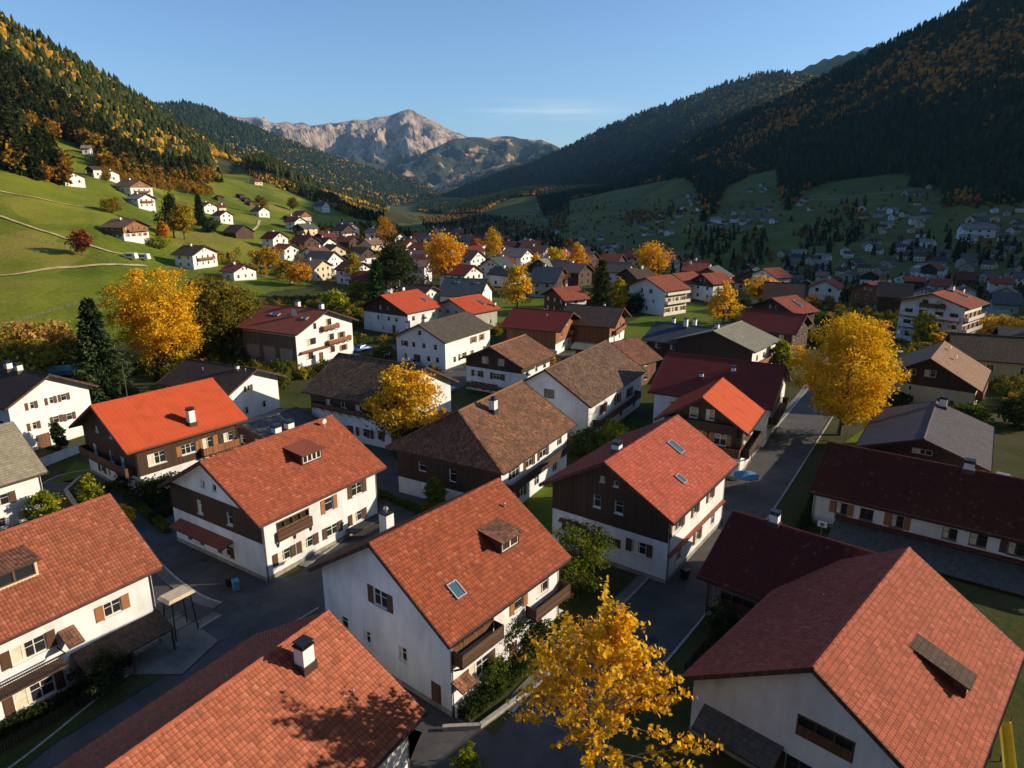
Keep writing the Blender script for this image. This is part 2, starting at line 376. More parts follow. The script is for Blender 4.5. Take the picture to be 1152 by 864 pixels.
# ------------------------------------------------------------------ value noise in numpy
_perm = np.random.default_rng(5).random((256, 256))
def vnoise(x, y):
    xi = np.floor(x).astype(int); yi = np.floor(y).astype(int); fx = x - xi; fy = y - yi
    fx = fx * fx * (3 - 2 * fx); fy = fy * fy * (3 - 2 * fy)
    g = lambda i, j: _perm[i & 255, j & 255]
    return (g(xi, yi) * (1 - fx) + g(xi + 1, yi) * fx) * (1 - fy) + (g(xi, yi + 1) * (1 - fx) + g(xi + 1, yi + 1) * fx) * fy
def fbm(x, y, o=5, ridged=False):
    s = 0.; a = .5
    for i in range(o):
        q = vnoise(x + 17.3 * i, y - 9.1 * i)
        s = s + a * ((1 - np.abs(2 * q - 1)) if ridged else (2 * q - 1)); a *= .5; x = x * 2.03; y = y * 2.03
    return s

# ------------------------------------------------------------------ terrain
# base relief: per direction, (distance, height) with heights from the slope seen there
def zc(X, Y, r): return r, CAM_H + r * tane(X, Y)
COLS = [
 (-1e3, [(150, 0), (230, 12), (350, 40), (600, 110), (1200, 300), (15000, 400)]),
 (0, [(186, 0), zc(0, 345, 228), zc(0, 300, 285), zc(0, 250, 350), zc(0, 192, 430), zc(0, 165, 520), zc(0, 130, 640), (15000, 60)]),
 (100, [(188, 0), zc(100, 345, 228), zc(100, 300, 285), zc(100, 265, 335), zc(100, 230, 405), zc(100, 195, 500), zc(100, 165, 640), (15000, 60)]),
 (200, [(215, 0), zc(200, 310, 290), zc(200, 270, 380), zc(200, 235, 500), zc(200, 210, 640), zc(200, 190, 800), (15000, 60)]),
 (300, [(262, 0), zc(300, 300, 325), zc(300, 265, 450), zc(300, 235, 640), zc(300, 210, 850), (1300, 80), (15000, 60)]),
 (370, [(300, 0), zc(370, 290, 380), zc(370, 262, 560), zc(370, 240, 760), zc(370, 222, 1000), (1500, 20), (15000, -40)]),
 (430, [(380, 0), zc(430, 273, 480), zc(430, 257, 640), zc(430, 246, 800), (1200, -50), (4000, -45), (15000, 100)]),
 (500, [(530, 0), (640, -8), (900, -58), (2500, -45), (4000, 0), (15000, 100)]),
 (600, [(470, 0), (560, -10), (760, -46), (1500, -30), (2200, -14), (2700, 40), (15000, 100)]),
 (700, [(390, 0), (450, -10), (620, -44), (1000, -24), (1400, -6), (1850, 38), (15000, 100)]),
 (800, [(320, 0), (380, -10), (550, -40), (850, -11), (1150, 9), (1450, 52), (1700, 100), (15000, 100)]),
 (900, [(275, 0), (330, -10), (470, -38), (650, -20), (900, 2), (1200, 38), (1400, 78), (15000, 100)]),
 (1000, [(245, 0), (300, -10), (420, -34), (600, -18), (850, 6), (1100, 38), (1280, 66), (15000, 100)]),
 (1152, [(215, 0), (270, -10), (370, -30), (560, -16), (780, 3), (950, 25), (1080, 42), (15000, 100)]),
 (1500, [(205, 0), (260, -10), (350, -22), (500, -10), (700, 20), (900, 60), (15000, 100)]),
 (4000, [(205, 0), (260, -6), (350, -12), (500, -5), (700, 20), (900, 60), (15000, 100)]),
]
RG = np.exp(np.linspace(math.log(20), math.log(15000), 700)); LRG = np.log(RG)
def _prof(p):
    z = np.interp(RG, [a for a, _ in p], [b for _, b in p])
    k = np.ones(9) / 9.
    zz = np.convolve(np.pad(z, 4, mode='edge'), k, mode='valid')
    zz[RG < p[0][0]] = 0
    return zz
TH = np.array([-75.] + [theta(c[0]) for c in COLS[1:-1]] + [80.]); TAB = np.array([_prof(c[1]) for c in COLS])
def base_h(th, r):
    th = np.clip(th, -75, 80)
    i = np.clip(np.searchsorted(TH, th, side='right') - 1, 0, len(TH) - 2)
    f = np.clip((th - TH[i]) / (TH[i + 1] - TH[i]), 0, 1); f = f * f * (3 - 2 * f) * .5 + f * .5
    t = np.clip((np.log(np.maximum(r, 20)) - LRG[0]) / (LRG[-1] - LRG[0]) * (len(RG) - 1), 0, len(RG) - 1.001)
    j = t.astype(int); g = t - j
    a = TAB[i, j] * (1 - g) + TAB[i, j + 1] * g; b = TAB[i + 1, j] * (1 - g) + TAB[i + 1, j + 1] * g
    return a * (1 - f) + b * f
# ridges: crest silhouette (X, Y of the photo), crest distance, foot distance
RIDGES = {
 'left_forest_hill': dict(c=[(-700, -330), (-250, -110), (0, 27), (60, 62), (130, 101), (200, 146), (270, 184), (350, 212), (420, 229), (470, 246), (520, 275), (600, 330)],
    rc=[(-700, 700), (0, 860), (200, 1150), (350, 1700), (470, 2300), (600, 2300)], rf=[(-700, 480), (0, 560), (200, 760), (350, 1250), (470, 1700), (600, 1700)], amp=7, fs=.006, mat='forest_floor', kind='hill'),
 'right_forest_hill': dict(c=[(520, 275), (560, 252), (600, 236), (640, 226), (676, 217), (726, 197), (766, 173), (786, 153), (826, 133), (876, 114), (926, 88), (976, 63), (1016, 41), (1060, 22), (1096, 0), (1152, -32), (1300, -110), (1700, -330)],
    rc=[(520, 3300), (640, 2900), (766, 2500), (876, 2250), (1000, 2000), (1152, 1750), (1400, 1500), (1700, 1400)], rf=[(520, 2900), (640, 2300), (766, 1650), (876, 1400), (1000, 1230), (1152, 1040), (1400, 900), (1700, 800)], amp=10, fs=.005, mat='forest_floor', kind='hill'),
 'hazy_ridge': dict(c=[(400, 300), (440, 262), (470, 240), (500, 222), (540, 201), (606, 180), (641, 165), (676, 146), (726, 126), (776, 110), (816, 94), (856, 83), (886, 82), (940, 90), (1100, 120)],
    rc=[(400, 5200), (640, 4300), (886, 3600), (1100, 3600)], rf=[(400, 4300), (560, 3300), (886, 2300), (1100, 2300)], amp=28, fs=.0022, mat='far_forest', kind='hill'),
 'far_ridge_right': dict(c=[(700, 170), (800, 118), (840, 100), (886, 84), (926, 66), (956, 58), (1011, 42), (1060, 25), (1200, -20)],
    rc=[(700, 6000), (1200, 5000)], rf=[(700, 5200), (1200, 4000)], amp=30, fs=.0018, mat='far_forest', kind='hill'),
 'wooded_mountain': dict(c=[(40, 150), (120, 125), (160, 118), (185, 120), (207, 116), (235, 123), (260, 134), (300, 150), (350, 169), (400, 186), (465, 203), (500, 222), (560, 260), (620, 320)],
    rc=[(40, 3300), (300, 4200), (500, 5200), (620, 5400)], rf=[(40, 2300), (300, 3000), (500, 4000), (620, 4200)], amp=75, fs=.0016, mat='far_forest', kind='hill'),
 'rocky_peak': dict(c=[(150, 150), (220, 133), (257, 129), (272, 132), (290, 131), (300, 136), (310, 139), (322, 136), (330, 139), (340, 137), (350, 141), (366, 139), (385, 137), (400, 134), (412, 136), (425, 132), (437, 131), (448, 127), (460, 123), (470, 127), (480, 132), (490, 136), (505, 145), (530, 154), (560, 175), (620, 215)],
    rc=[(150, 8200), (460, 8200), (620, 7600)], rf=[(150, 5600), (460, 6000), (620, 6200)], amp=400, fs=.0018, mat='rock', kind='mountain', ridged=True),
 'low_mountain': dict(c=[(380, 235), (420, 206), (450, 189), (480, 170), (505, 158), (530, 154), (550, 155), (570, 152), (590, 156), (610, 158), (632, 167), (660, 182), (720, 230), (780, 290)],
    rc=[(380, 6600), (560, 7000), (780, 6500)], rf=[(380, 5300), (560, 5000), (780, 5000)], amp=240, fs=.0022, mat='rock_wooded_sunlit', kind='mountain', ridged=True),
}
# off-frame part of the right-hand mountain that keeps the valley floor in shade
SHADE = dict(th=[38, 45, 52, 60, 66, 72, 80, 90, 100, 110], z=[520, 520, 500, 470, 420, 388, 378, 372, 330, 150])
for k, d in RIDGES.items():
    X = np.array([p[0] for p in d['c']], float)
    d['th'] = np.array([theta(p[0], p[1]) for p in d['c']]); d['te'] = np.array([tane(*p) for p in d['c']])
    d['_rc'] = (np.array([theta(p[0]) for p in d['rc']]), np.array([p[1] for p in d['rc']], float))
    d['_rf'] = (np.array([theta(p[0]) for p in d['rf']]), np.array([p[1] for p in d['rf']], float))
def ridge_h(d, th, r, key):
    te = np.interp(th, d['th'], d['te']); rc = np.interp(th, *d['_rc']); rf = np.interp(th, *d['_rf'])
    edge = np.clip((d['th'][0] - th) / 6, 0, 1) + np.clip((th - d['th'][-1]) / 6, 0, 1)
    hc = CAM_H + rc * te - edge * 800
    hf = base_h(th, rf) - 4
    t = (r - rf) / (rc - rf)
    prof = np.where(t < 1, t * .86 + .14 * t * np.abs(t), 1 - (t - 1) * 1.2)
    z = hf + np.abs(hc - hf) * np.where(hc > hf, prof, -np.abs(prof) - 1)
    z = np.where((r > rc * 1.02) & (hc <= hf), -900, z)
    z = np.where(t < 0, hf - (rf - r) * .6, z)
    a = d['amp'] * (np.clip(t * 3, 0, 1) * np.clip((1 - t) * 3.4, .10, 1) if d.get('ridged') else np.clip(np.sin(np.clip(t, 0, 1) * math.pi), 0, 1))
    a = np.where(t > 1, 0, a)
    x = r * np.sin(np.radians(th)); y = r * np.cos(np.radians(th))
    if d.get('ridged'): x, y = x + 260 * fbm(x * .0011, y * .0011, 3), y + 260 * fbm(x * .0011 + 9, y * .0011, 3)
    z = z + a * (fbm(x * d['fs'], y * d['fs'], 6, d.get('ridged', False)) - (.6 if d.get('ridged') else 0)) * 1.6
    z = np.where((th < d['th'][0] - 6) | (th > d['th'][-1] + 6), -900, z)
    return z
def shade_h(th, r):
    z = np.interp(th, SHADE['th'], SHADE['z'], left=-500, right=-500)
    rc = 1150 / np.clip(np.cos(np.radians(th - 84)), .62, 1)
    t = (r - (rc - 420)) / 420
    return np.where(t < 1, t * z, z * (1 - (t - 1) * .5)) - 3
KEYS = list(RIDGES)
def height_all(x, y):
    r = np.hypot(x, y); th = np.degrees(np.arctan2(x, y))
    b = base_h(th, r)
    f = np.clip((r - 260) / 300, 0, 1)
    b = b + f * 3.5 * fbm(x * .012, y * .012, 4) + np.where((x < -80) & (b > 1), 1, 0) * 2.6 * np.clip(b / 10, 0, 1) * fbm(x * .022, y * .022, 4)
    hs = [b] + [ridge_h(RIDGES[k], th, r, k) for k in KEYS]
    hs.append(np.where(th > 40, shade_h(th, r), -900))
    hs = np.array(hs); i = hs.argmax(0)
    return hs.max(0), i
def hgt(x, y): return float(height_all(np.array([float(x)]), np.array([float(y)]))[0][0])
def hit(X, Y, lift=0., rmin=60., rmax=9000.):
    """where the sight line of that point of the photo meets the ground"""
    d = np.array(ray(X, Y)); hn = math.hypot(d[0], d[1])
    rr = np.exp(np.linspace(math.log(rmin), math.log(rmax), 900)); t = rr / hn
    x = d[0] * t; y = d[1] * t; z = CAM_H + d[2] * t
    hh = height_all(x, y)[0] + lift; k = np.argmax(hh >= z)
    if k == 0: k = len(rr) - 1
    return float(x[k]), float(y[k]), float(hh[k] - lift)

def build_terrain():
    ths = np.concatenate([np.arange(-180, -75, 3.), np.arange(-75, -41, .6), np.arange(-41, 41, .125), np.arange(41, 115, .6), np.arange(115, 180.1, 3.)])
    rs = np.concatenate([np.linspace(1, 150, 22), np.exp(np.concatenate([np.arange(math.log(152), math.log(5200), .0125), np.arange(math.log(5200), math.log(8700), .0055), np.arange(math.log(8750), math.log(14000), .03)]))])
    T, Rr = np.meshgrid(ths, rs, indexing='ij')
    X = Rr * np.sin(np.radians(T)); Y = Rr * np.cos(np.radians(T))
    Z, I = height_all(X, Y)
    nT, nR = T.shape; idx = np.arange(nT * nR).reshape(nT, nR)
    q = np.stack([idx[:-1, :-1], idx[1:, :-1], idx[1:, 1:], idx[:-1, 1:]], -1).reshape(-1, 4)
    own = I[:-1, :-1].reshape(-1); V = np.stack([X, Y, Z], -1).reshape(-1, 3)
    own = np.where(own == len(KEYS) + 1, KEYS.index('right_forest_hill') + 1, own)
    cx = V[q].mean(1); rad = np.hypot(cx[:, 0], cx[:, 1]); thc = np.degrees(np.arctan2(cx[:, 0], cx[:, 1]))
    Z0 = own == 0
    # split the base relief in named areas
    left = Z0 & (thc < theta(470)) & ((cx[:, 2] > .4))
    right = Z0 & (rad > 200) & ~left & ((cx[:, 2] < -.3) | (rad > 420)) & (thc > theta(420))
    vill = Z0 & ~left & ~right
    parts = [('garden_ground', vill & (rad < 340), 'village_soil'), ('village_ground', vill & (rad >= 340), 'grass'), ('meadow_slope', left, 'grass'), ('valley_ground', right, 'meadow_right')]
    for k_i, k in enumerate(KEYS): parts.append((dict(left_forest_hill='forest_hill', right_forest_hill='mountainside', hazy_ridge='hill_ridge', far_ridge_right='far_hill', wooded_mountain='wooded_mountain', rocky_peak='rocky_mountain', low_mountain='low_mountain')[k], own == k_i + 1, RIDGES[k]['mat']))
    for name, msk, mat in parts:
        f = q[msk]
        if not len(f): continue
        u, inv = np.unique(f, return_inverse=True)
        me = np_mesh(name, V[u], inv.reshape(-1, 4)[:, ::-1], mat, smooth=True)
        if mat == 'rock': me.shade_flat()
        tag(link(name, me), kind='structure')
build_terrain()

# ------------------------------------------------------------------ house builder
def clip_poly(P, a, b, c):               # keep a*s + b*z <= c
    out = []
    for i in range(len(P)):
        p, q = P[i], P[(i + 1) % len(P)]
        dp = a * p[0] + b * p[1] - c; dq = a * q[0] + b * q[1] - c
        if dp <= 1e-9: out.append(p)
        if (dp < -1e-9 and dq > 1e-9) or (dp > 1e-9 and dq < -1e-9):
            t = dp / (dp - dq); out.append((p[0] + (q[0] - p[0]) * t, p[1] + (q[1] - p[1]) * t))
    return out if len(out) > 2 else None

class House:
    """gabled house; local x along the ridge from gable 'a' (-x) to gable 'b' (+x), 'l' = +y eave side, 'r' = -y eave side"""
    def __init__(s, name, label, cat, R1, ang, L, w, he, hr, roof, wall='plaster_white', og=1.0, oe=.9, zg=None, group=None, lod=1,
                 clad=None, cladmat='wood_dark', hip=0., windows=(), trim='wood_trim', zbase=-.6, hipmat=None, rafters=True, shut='shutter_brown', frame='frame_white'):
        a = R(ang); cx = R1[0] + math.cos(a) * L / 2; cy = R1[1] + math.sin(a) * L / 2
        if zg is None: zg = hgt(cx, cy) if math.hypot(cx, cy) > 180 else 0.
        s.root = empty(name, (cx, cy, zg), a, label, cat, group)
        s.L, s.w, s.he, s.hr, s.og, s.oe = L, w, he, hr, og, oe
        s.tp = (hr - he) / w; s.lod = lod; s.hip = hip; s.zb = zbase; s.trim = trim; s.wallmat = wall; s.shut = shut; s.frame = frame
        s.Lw = L / 2 - og; s.Ww = w - oe; s.t = .22 if lod < 2 else .3
        s.zt = he + oe * s.tp - s.t                     # wall top at eaves
        s.roofmat = roof; s.clad = clad or {}; s.cladmat = cladmat
        k = rnd.uniform(.82, 1.12); s.tint = (k * rnd.uniform(.94, 1.06), k * rnd.uniform(.9, 1.1), k * rnd.uniform(.88, 1.12), 1)
        s.windows = [tuple(q) for q in windows] if lod < 2 else []
        s.make_walls(); s.make_roof(hipmat)
        for q in (windows if lod >= 2 else s.windows): s.window(*q)
    def P(s, f, u, z, out=0.):
        if f == 'a': return (-s.Lw - out, -u, z)
        if f == 'b': return (s.Lw + out, u, z)
        if f == 'r': return (u, -s.Ww - out, z)
        return (-u, s.Ww + out, z)
    def hw(s, f): return s.Ww if f in 'ab' else s.Lw
    def boxf(s, mb, f, u0, u1, z0, z1, o0, o1, m=0):
        p = [s.P(f, u0, z0, o0), s.P(f, u1, z0, o0), s.P(f, u1, z0, o1), s.P(f, u0, z0, o1),
             s.P(f, u0, z1, o0), s.P(f, u1, z1, o0), s.P(f, u1, z1, o1), s.P(f, u0, z1, o1)]
        mb.hexa(p, m)
    def make_walls(s):
        lower = MB(); upper = MB()
        for f in 'abrl':
            H = s.hw(f); holes = [(q[1] - q[3] / 2, q[1] + q[3] / 2, q[2] - q[4] / 2, q[2] + q[4] / 2) for q in s.windows if q[0] == f]
            cb = s.clad.get(f); gable = f in 'ab' and not (f == 'a' and s.hip)
            us = sorted({-H, H, *[h for q in holes for h in q[:2]]} | ({0.} if gable else set()))
            top = s.hr + .1 if gable else s.zt
            zs = sorted({s.zb, top, *[h for q in holes for h in q[2:]]} | (set(c for c in cb if s.zb < c < top) if cb else set()))
            for i in range(len(us) - 1):
                for j in range(len(zs) - 1):
                    u0, u1, z0, z1 = us[i], us[i + 1], zs[j], zs[j + 1]
                    if u1 - u0 < 1e-6 or z1 - z0 < 1e-6: continue
                    um, zm = (u0 + u1) / 2, (z0 + z1) / 2
                    if any(h[0] < um < h[1] and h[2] < zm < h[3] for h in holes): continue
                    P = [(u0, z0), (u1, z0), (u1, z1), (u0, z1)]
                    if gable:
                        P = clip_poly(P, s.tp, 1, s.zt + H * s.tp)
                        if P: P = clip_poly(P, -s.tp, 1, s.zt + H * s.tp)
                        if not P: continue
                    inb = cb and cb[0] <= zm <= cb[1]
                    lower.poly([s.P(f, a, b, 0) for a, b in P])
                    if inb: upper.poly([s.P(f, a, b, .05) for a, b in P])
            if cb:                                  # edges of the boarding, 5 cm proud
                zl = cb[0]
                upper.poly([s.P(f, -H, zl, 0), s.P(f, H, zl, 0), s.P(f, H, zl, .05), s.P(f, -H, zl, .05)])
                if cb[1] < s.zt: upper.poly([s.P(f, -H, cb[1], 0), s.P(f, H, cb[1], 0), s.P(f, H, cb[1], .05), s.P(f, -H, cb[1], .05)])
            for q in s.windows:                     # reveals
                if q[0] != f: continue
                u0, u1, z0, z1 = q[1] - q[3] / 2, q[1] + q[3] / 2, q[2] - q[4] / 2, q[2] + q[4] / 2; d = -.2
                mb = lower; o = .05 if cb and cb[0] <= q[2] <= cb[1] else 0
                for a, b in (((u0, z0), (u1, z0)), ((u1, z0), (u1, z1)), ((u1, z1), (u0, z1)), ((u0, z1), (u0, z0))):
                    mb.poly([s.P(f, *a, o), s.P(f, *b, o), s.P(f, *b, d), s.P(f, *a, d)])
        lower.build('wall', s.wallmat, s.root)
        if upper.f: upper.build('upper_cladding', s.cladmat, s.root)
        if s.lod == 0:
            pl = MB()
            for f in 'abrl': s.boxf(pl, f, -s.hw(f) - (.05 if f in 'ab' else 0), s.hw(f) + (.05 if f in 'ab' else 0), s.zb, .45, .004, .05)
            pl.build('plinth', 'stone', s.root)
    def make_roof(s, hipmat):
        L2, w, he, hr, t = s.L / 2, s.w, s.he, s.hr, s.t
        S = math.hypot(w, hr - he)
        slab = MB(); xa = -L2 + s.hip
        for sg in (1, -1):
            rp0, rp1 = (xa, 0, hr), (L2, 0, hr); e0, e1 = (-L2, sg * w, he), (L2, sg * w, he)
            top = [rp0, e0, e1, rp1]; uv = [(xa + 50, 0), (-L2 + 50, S), (L2 + 50, S), (L2 + 50, 0)]
            slab.poly(top, uv)
            dn = lambda p: (p[0], p[1], p[2] - t)
            slab.poly([dn(p) for p in top], [(0, 0)] * 4, 1)
            slab.poly([e0, e1, dn(e1), dn(e0)], [(0, 0)] * 4, 1); slab.poly([e1, rp1, dn(rp1), dn(e1)], [(0, 0)] * 4, 1)
            if not s.hip: slab.poly([e0, rp0, dn(rp0), dn(e0)], [(0, 0)] * 4, 1)
        if s.hip:
            Sh = math.hypot(s.hip, hr - he); p = [(-L2, w, he), (xa, 0, hr), (-L2, -w, he)]
            slab.poly(p, [(w + 50, Sh), (50, 0), (-w + 50, Sh)])
            slab.poly([(a, b, c - t) for a, b, c in p], [(0, 0)] * 3, 1); slab.poly([p[0], p[2], (p[2][0], p[2][1], he - t), (p[0][0], p[0][1], he - t)], [(0, 0)] * 4, 1)
        s.roof = slab.build('roof', [s.roofmat.replace('_geo', '') if s.lod else s.roofmat, s.trim], s.root)
        s.roof.color = s.tint
        if s.lod == 0 and not s.hip: s.tiled(S)
        rc = MB()                                     # ridge cap
        if s.lod < 2:
            n = max(2, int((L2 - xa) / .42)) if s.lod == 0 else 1
            for i in range(n):
                x0 = xa + (L2 - xa) * i / n; x1 = xa + (L2 - xa) * (i + 1) / n + (.05 if s.lod == 0 else 0); k = .012 if s.lod == 0 and i % 2 else 0
                pr = [(-.17, -.09), (-.12, .03), (0, .085), (.12, .03), (.17, -.09)]
                A = [(x0, a, hr + b + k + .03) for a, b in pr]; B = [(x1, a * .92, hr + b + k + .02) for a, b in pr]
                for j in range(4): rc.poly([A[j], A[j + 1], B[j + 1], B[j]], [(x0 + 50, a * 3) for a in (0, .1, .1, 0)])
                rc.poly(A, [(x0 + 50, 0)] * 5)
            if s.hip:
                for sg in (1, -1): rc.beam((xa, 0, hr + .03), (-L2, sg * w, he + .03), .3, .1)
            rc.build('ridge_cap', s.roofmat.replace('_geo', ''), s.roof).color = s.tint
        if s.lod < 2:                                 # barge boards, gutters, rafter tails
            ends = [(L2, 1)] + ([] if s.hip else [(-L2, -1)])
            for x, sg0 in ends:
                bb = MB()
                for sg in (1, -1): bb.beam((x + sg0 * .03, sg * (w + .02), he - .12), (x + sg0 * .03, -sg * .03, hr - .12 + .03 * s.tp), .06, .3)
                bb.build('bargeboard', s.trim, s.root)
            for sg in (1, -1):
                g = MB(); y = sg * (w + .07); z = he - .07
                pr = [(-.075, 0), (-.06, -.07), (0, -.1), (.06, -.07), (.075, 0)]
                for j in range(4): g.poly([(-L2, y + pr[j][0], z + pr[j][1]), (L2, y + pr[j][0], z + pr[j][1]), (L2, y + pr[j + 1][0], z + pr[j + 1][1]), (-L2, y + pr[j + 1][0], z + pr[j + 1][1])])
                for x in (-L2, L2): g.poly([(x, y + a, z + b) for a, b in pr])
                g.build('gutter', 'gutter_metal', s.root)
            if s.lod == 0:
                for sx, sy in ((-1, -1), (1, -1), (-1, 1), (1, 1)):
                    dp = MB(); x = sx * (s.Lw - .12); y = sy * (s.Ww + .08)
                    dp.tube((x, sy * (w + .05), he - .16), (x, y, s.zt - .35), .045, .045, 6); dp.tube((x, y, s.zt - .35), (x, y, 0), .045, .045, 6)
                    dp.build('downpipe', 'gutter_metal', s.root)
    def tiled(s, S):
        """real pantile relief over both slopes"""
        tw, th = .24, .34; nx = int(round(s.L / tw)); ny = int(round(S / th)); su = 4
        for sg in (1, -1):
            u = np.linspace(0, nx, nx * su + 1); v = []; lift = []
            for j in range(ny): v += [j + .002, j + .998]; lift += [0., 1.]
            v = np.array(v); lift = np.array(lift)
            U, Vv = np.meshgrid(u, v, indexing='ij'); LF = np.broadcast_to(lift, U.shape)
            prof = .5 + .5 * np.cos(2 * np.pi * (U - .5)); rs_ = np.random.default_rng(3 + (sg > 0)).random((nx + 1, ny)) * .012
            rz = rs_[np.clip(U.astype(int), 0, nx), np.clip(Vv.astype(int), 0, ny - 1)]
            d = .015 + .05 * prof + .05 * LF + rz
            x = -s.L / 2 + U / nx * s.L; m = Vv / ny * S
            cy, cz = s.w / S, (s.hr - s.he) / S
            Y = sg * (m * cy + d * cz); Z = s.hr - m * cz + d * cy
            V = np.stack([x, Y, Z], -1).reshape(-1, 3); uv = np.stack([U * .24 + 40.8, Vv * .34], -1).reshape(-1, 2)
            idx = np.arange(V.shape[0]).reshape(U.shape)
            q = np.stack([idx[:-1, :-1], idx[1:, :-1], idx[1:, 1:], idx[:-1, 1:]], -1).reshape(-1, 4)
            if sg > 0: q = q[:, ::-1]
            link('roof_tiles', np_mesh('roof_tiles', V, q, s.roofmat, uv=uv), s.roof).color = s.tint
    # -------- openings
    def window(s, f, u, z, wd, ht, style='w', fmat=None):
        """style letters: s shutters, S ochre shutters, c curtain, d door, g garage, l loggia (deep dark opening), b flower box, w plain"""
        if s.lod >= 2:
            mb = MB(); s.boxf(mb, f, u - wd / 2, u + wd / 2, z - ht / 2, z + ht / 2, -.05, .06 if f in s.clad else .02)
            mb.build('window' if 'd' not in style else 'door', 'glass' if 'o' not in style else 'wood_brown', s.root); return
        fm = fmat or s.frame; cb = s.clad.get(f); o = .05 if cb and cb[0] <= z <= cb[1] else 0.
        u0, u1, z0, z1 = u - wd / 2, u + wd / 2, z - ht / 2, z + ht / 2
        if 'd' in style or 'g' in style:
            d = MB(); s.boxf(d, f, u0, u1, z0, z1, -.14, -.06)
            if 'g' in style:
                k = int(ht / .5)
                for i in range(1, k): s.boxf(d, f, u0 + .03, u1 - .03, z0 + ht * i / k - .02, z0 + ht * i / k + .02, -.06, -.04)
            else:
                for a, b in ((.1, .45), (.55, .9)):
                    s.boxf(d, f, u0 + wd * .18, u1 - wd * .18, z0 + ht * a, z0 + ht * b, -.06, -.035)
            door = d.build('garage_door' if 'g' in style else 'door', 'wood_brown' if 'g' not in style else 'plaster_grey', s.root)
            h = MB(); s.boxf(h, f, u1 - .18, u1 - .12, z0 + ht * .45, z0 + ht * .53, -.06, 0); h.build('handle', 'dark_metal', door)
            return
        if 'l' in style:
            bx = MB(); s.boxf(bx, f, u0, u1, z0, z1, -.2, -.19); wo_ = bx.build('opening', 'glass', s.root)
            pt = MB(); n = max(2, int(wd / .9))
            for i in range(n + 1): s.boxf(pt, f, u0 + (wd - .09) * i / n, u0 + (wd - .09) * i / n + .09, z0, z1, -.1, o + .02)
            s.boxf(pt, f, u0, u1, z1 - .12, z1, -.1, o + .03); s.boxf(pt, f, u0, u1, z0, z0 + .75, -.09, o + .01)
            pt.build('frame', 'wood_brown', wo_); return
        fr = MB(); k = .07
        s.boxf(fr, f, u0, u1, z0, z0 + k, -.14, -.06); s.boxf(fr, f, u0, u1, z1 - k, z1, -.14, -.06)
        s.boxf(fr, f, u0, u0 + k, z0 + k, z1 - k, -.14, -.06); s.boxf(fr, f, u1 - k, u1, z0 + k, z1 - k, -.14, -.06)
        nm = max(1, int(round(wd / .75)))
        for i in range(1, nm): c = u0 + wd * i / nm; s.boxf(fr, f, c - .035, c + .035, z0 + k, z1 - k, -.135, -.07)
        if s.lod < 2 and ht > .9: s.boxf(fr, f, u0 + k, u1 - k, z0 + ht * .62, z0 + ht * .62 + .035, -.13, -.075)
        if s.lod == 0 or 'b' in style: s.boxf(fr, f, u0 - .06, u1 + .06, z0 - .07, z0 - .004, .002, .12 + o)
        win = fr.build('window', fm, s.root)
        pn = MB(); pn.poly([s.P(f, u0 + .03, z0 + .03, -.11), s.P(f, u1 - .03, z0 + .03, -.11), s.P(f, u1 - .03, z1 - .03, -.11), s.P(f, u0 + .03, z1 - .03, -.11)])
        pn.build('pane', 'glass', win)
        if 'c' in style or rnd.random() < .4:
            cu = MB()
            s.boxf(cu, f, u0 + .08, u0 + wd * .42, z0 + .06, z1 - .06, -.105, -.1)
            cu.build('curtain', 'curtain', win)
        if 'b' in style:
            bx = MB(); s.boxf(bx, f, u0, u1, z0 - .3, z0 - .08, o + .06, o + .28); fb = bx.build('flower_box', 'wood_brown', win)
        if 's' in style or 'S' in style:
            sw = min(wd / 2, .62); 
            for a, b in ((u0 - sw - .02, u0 - .02), (u1 + .02, u1 + sw + .02)):
                sh = MB(); s.boxf(sh, f, a, b, z0 - .02, z1 + .02, o + .006, o + .05)
                for i in range(1, 6):
                    zz = z0 + ht * i / 6
                    if s.lod == 0: s.boxf(sh, f, a + .06, b - .06, zz - .03, zz + .01, o + .05, o + .065)
                sh.build('shutter', 'shutter_ochre' if 'S' in style else s.shut, win)
    def row(s, f, zs, us, wd, ht, style='w'):
        return [(f, u, z, wd, ht, style) for z in zs for u in us]
    # -------- attachments
    def balcony(s, f, u0, u1, z, depth=1.2, mat='wood_brown', rail=.95, solid=True, flowers=False):
        sl = MB(); s.boxf(sl, f, u0, u1, z - .16, z, .06, depth)
        n = max(2, int((u1 - u0) / 1.6))
        for i in range(n + 1):
            c = u0 + .1 + (u1 - u0 - .2) * i / n
            a = s.P(f, c, z - .75, .05); b = s.P(f, c, z - .2, depth - .15); sl.beam(a, b, .1, .12)
        o = sl.build('balcony', s.trim, s.root)
        r = MB()
        if solid:
            nb = int((u1 - u0) / .16)
            for i in range(nb):
                c0 = u0 + (u1 - u0) * i / nb; s.boxf(r, f, c0 + .008, c0 + (u1 - u0) / nb - .008, z + .1, z + rail - .08, depth - .09, depth - .06)
        else:
            nb = int((u1 - u0) / .14)
            for i in range(nb): c = u0 + (u1 - u0) * (i + .5) / nb; s.boxf(r, f, c - .012, c + .012, z + .02, z + rail - .06, depth - .085, depth - .06)
        s.boxf(r, f, u0, u1, z + rail - .08, z + rail, depth - .12, depth - .02); s.boxf(r, f, u0, u1, z + .02, z + .1, depth - .11, depth - .04)
        for c in (u0, u1 - .06): s.boxf(r, f, c, c + .06, z, z + rail, .06, depth - .02) if solid else s.boxf(r, f, c, c + .05, z + rail - .08, z + rail, .06, depth)
        r.build('railing', mat, o)
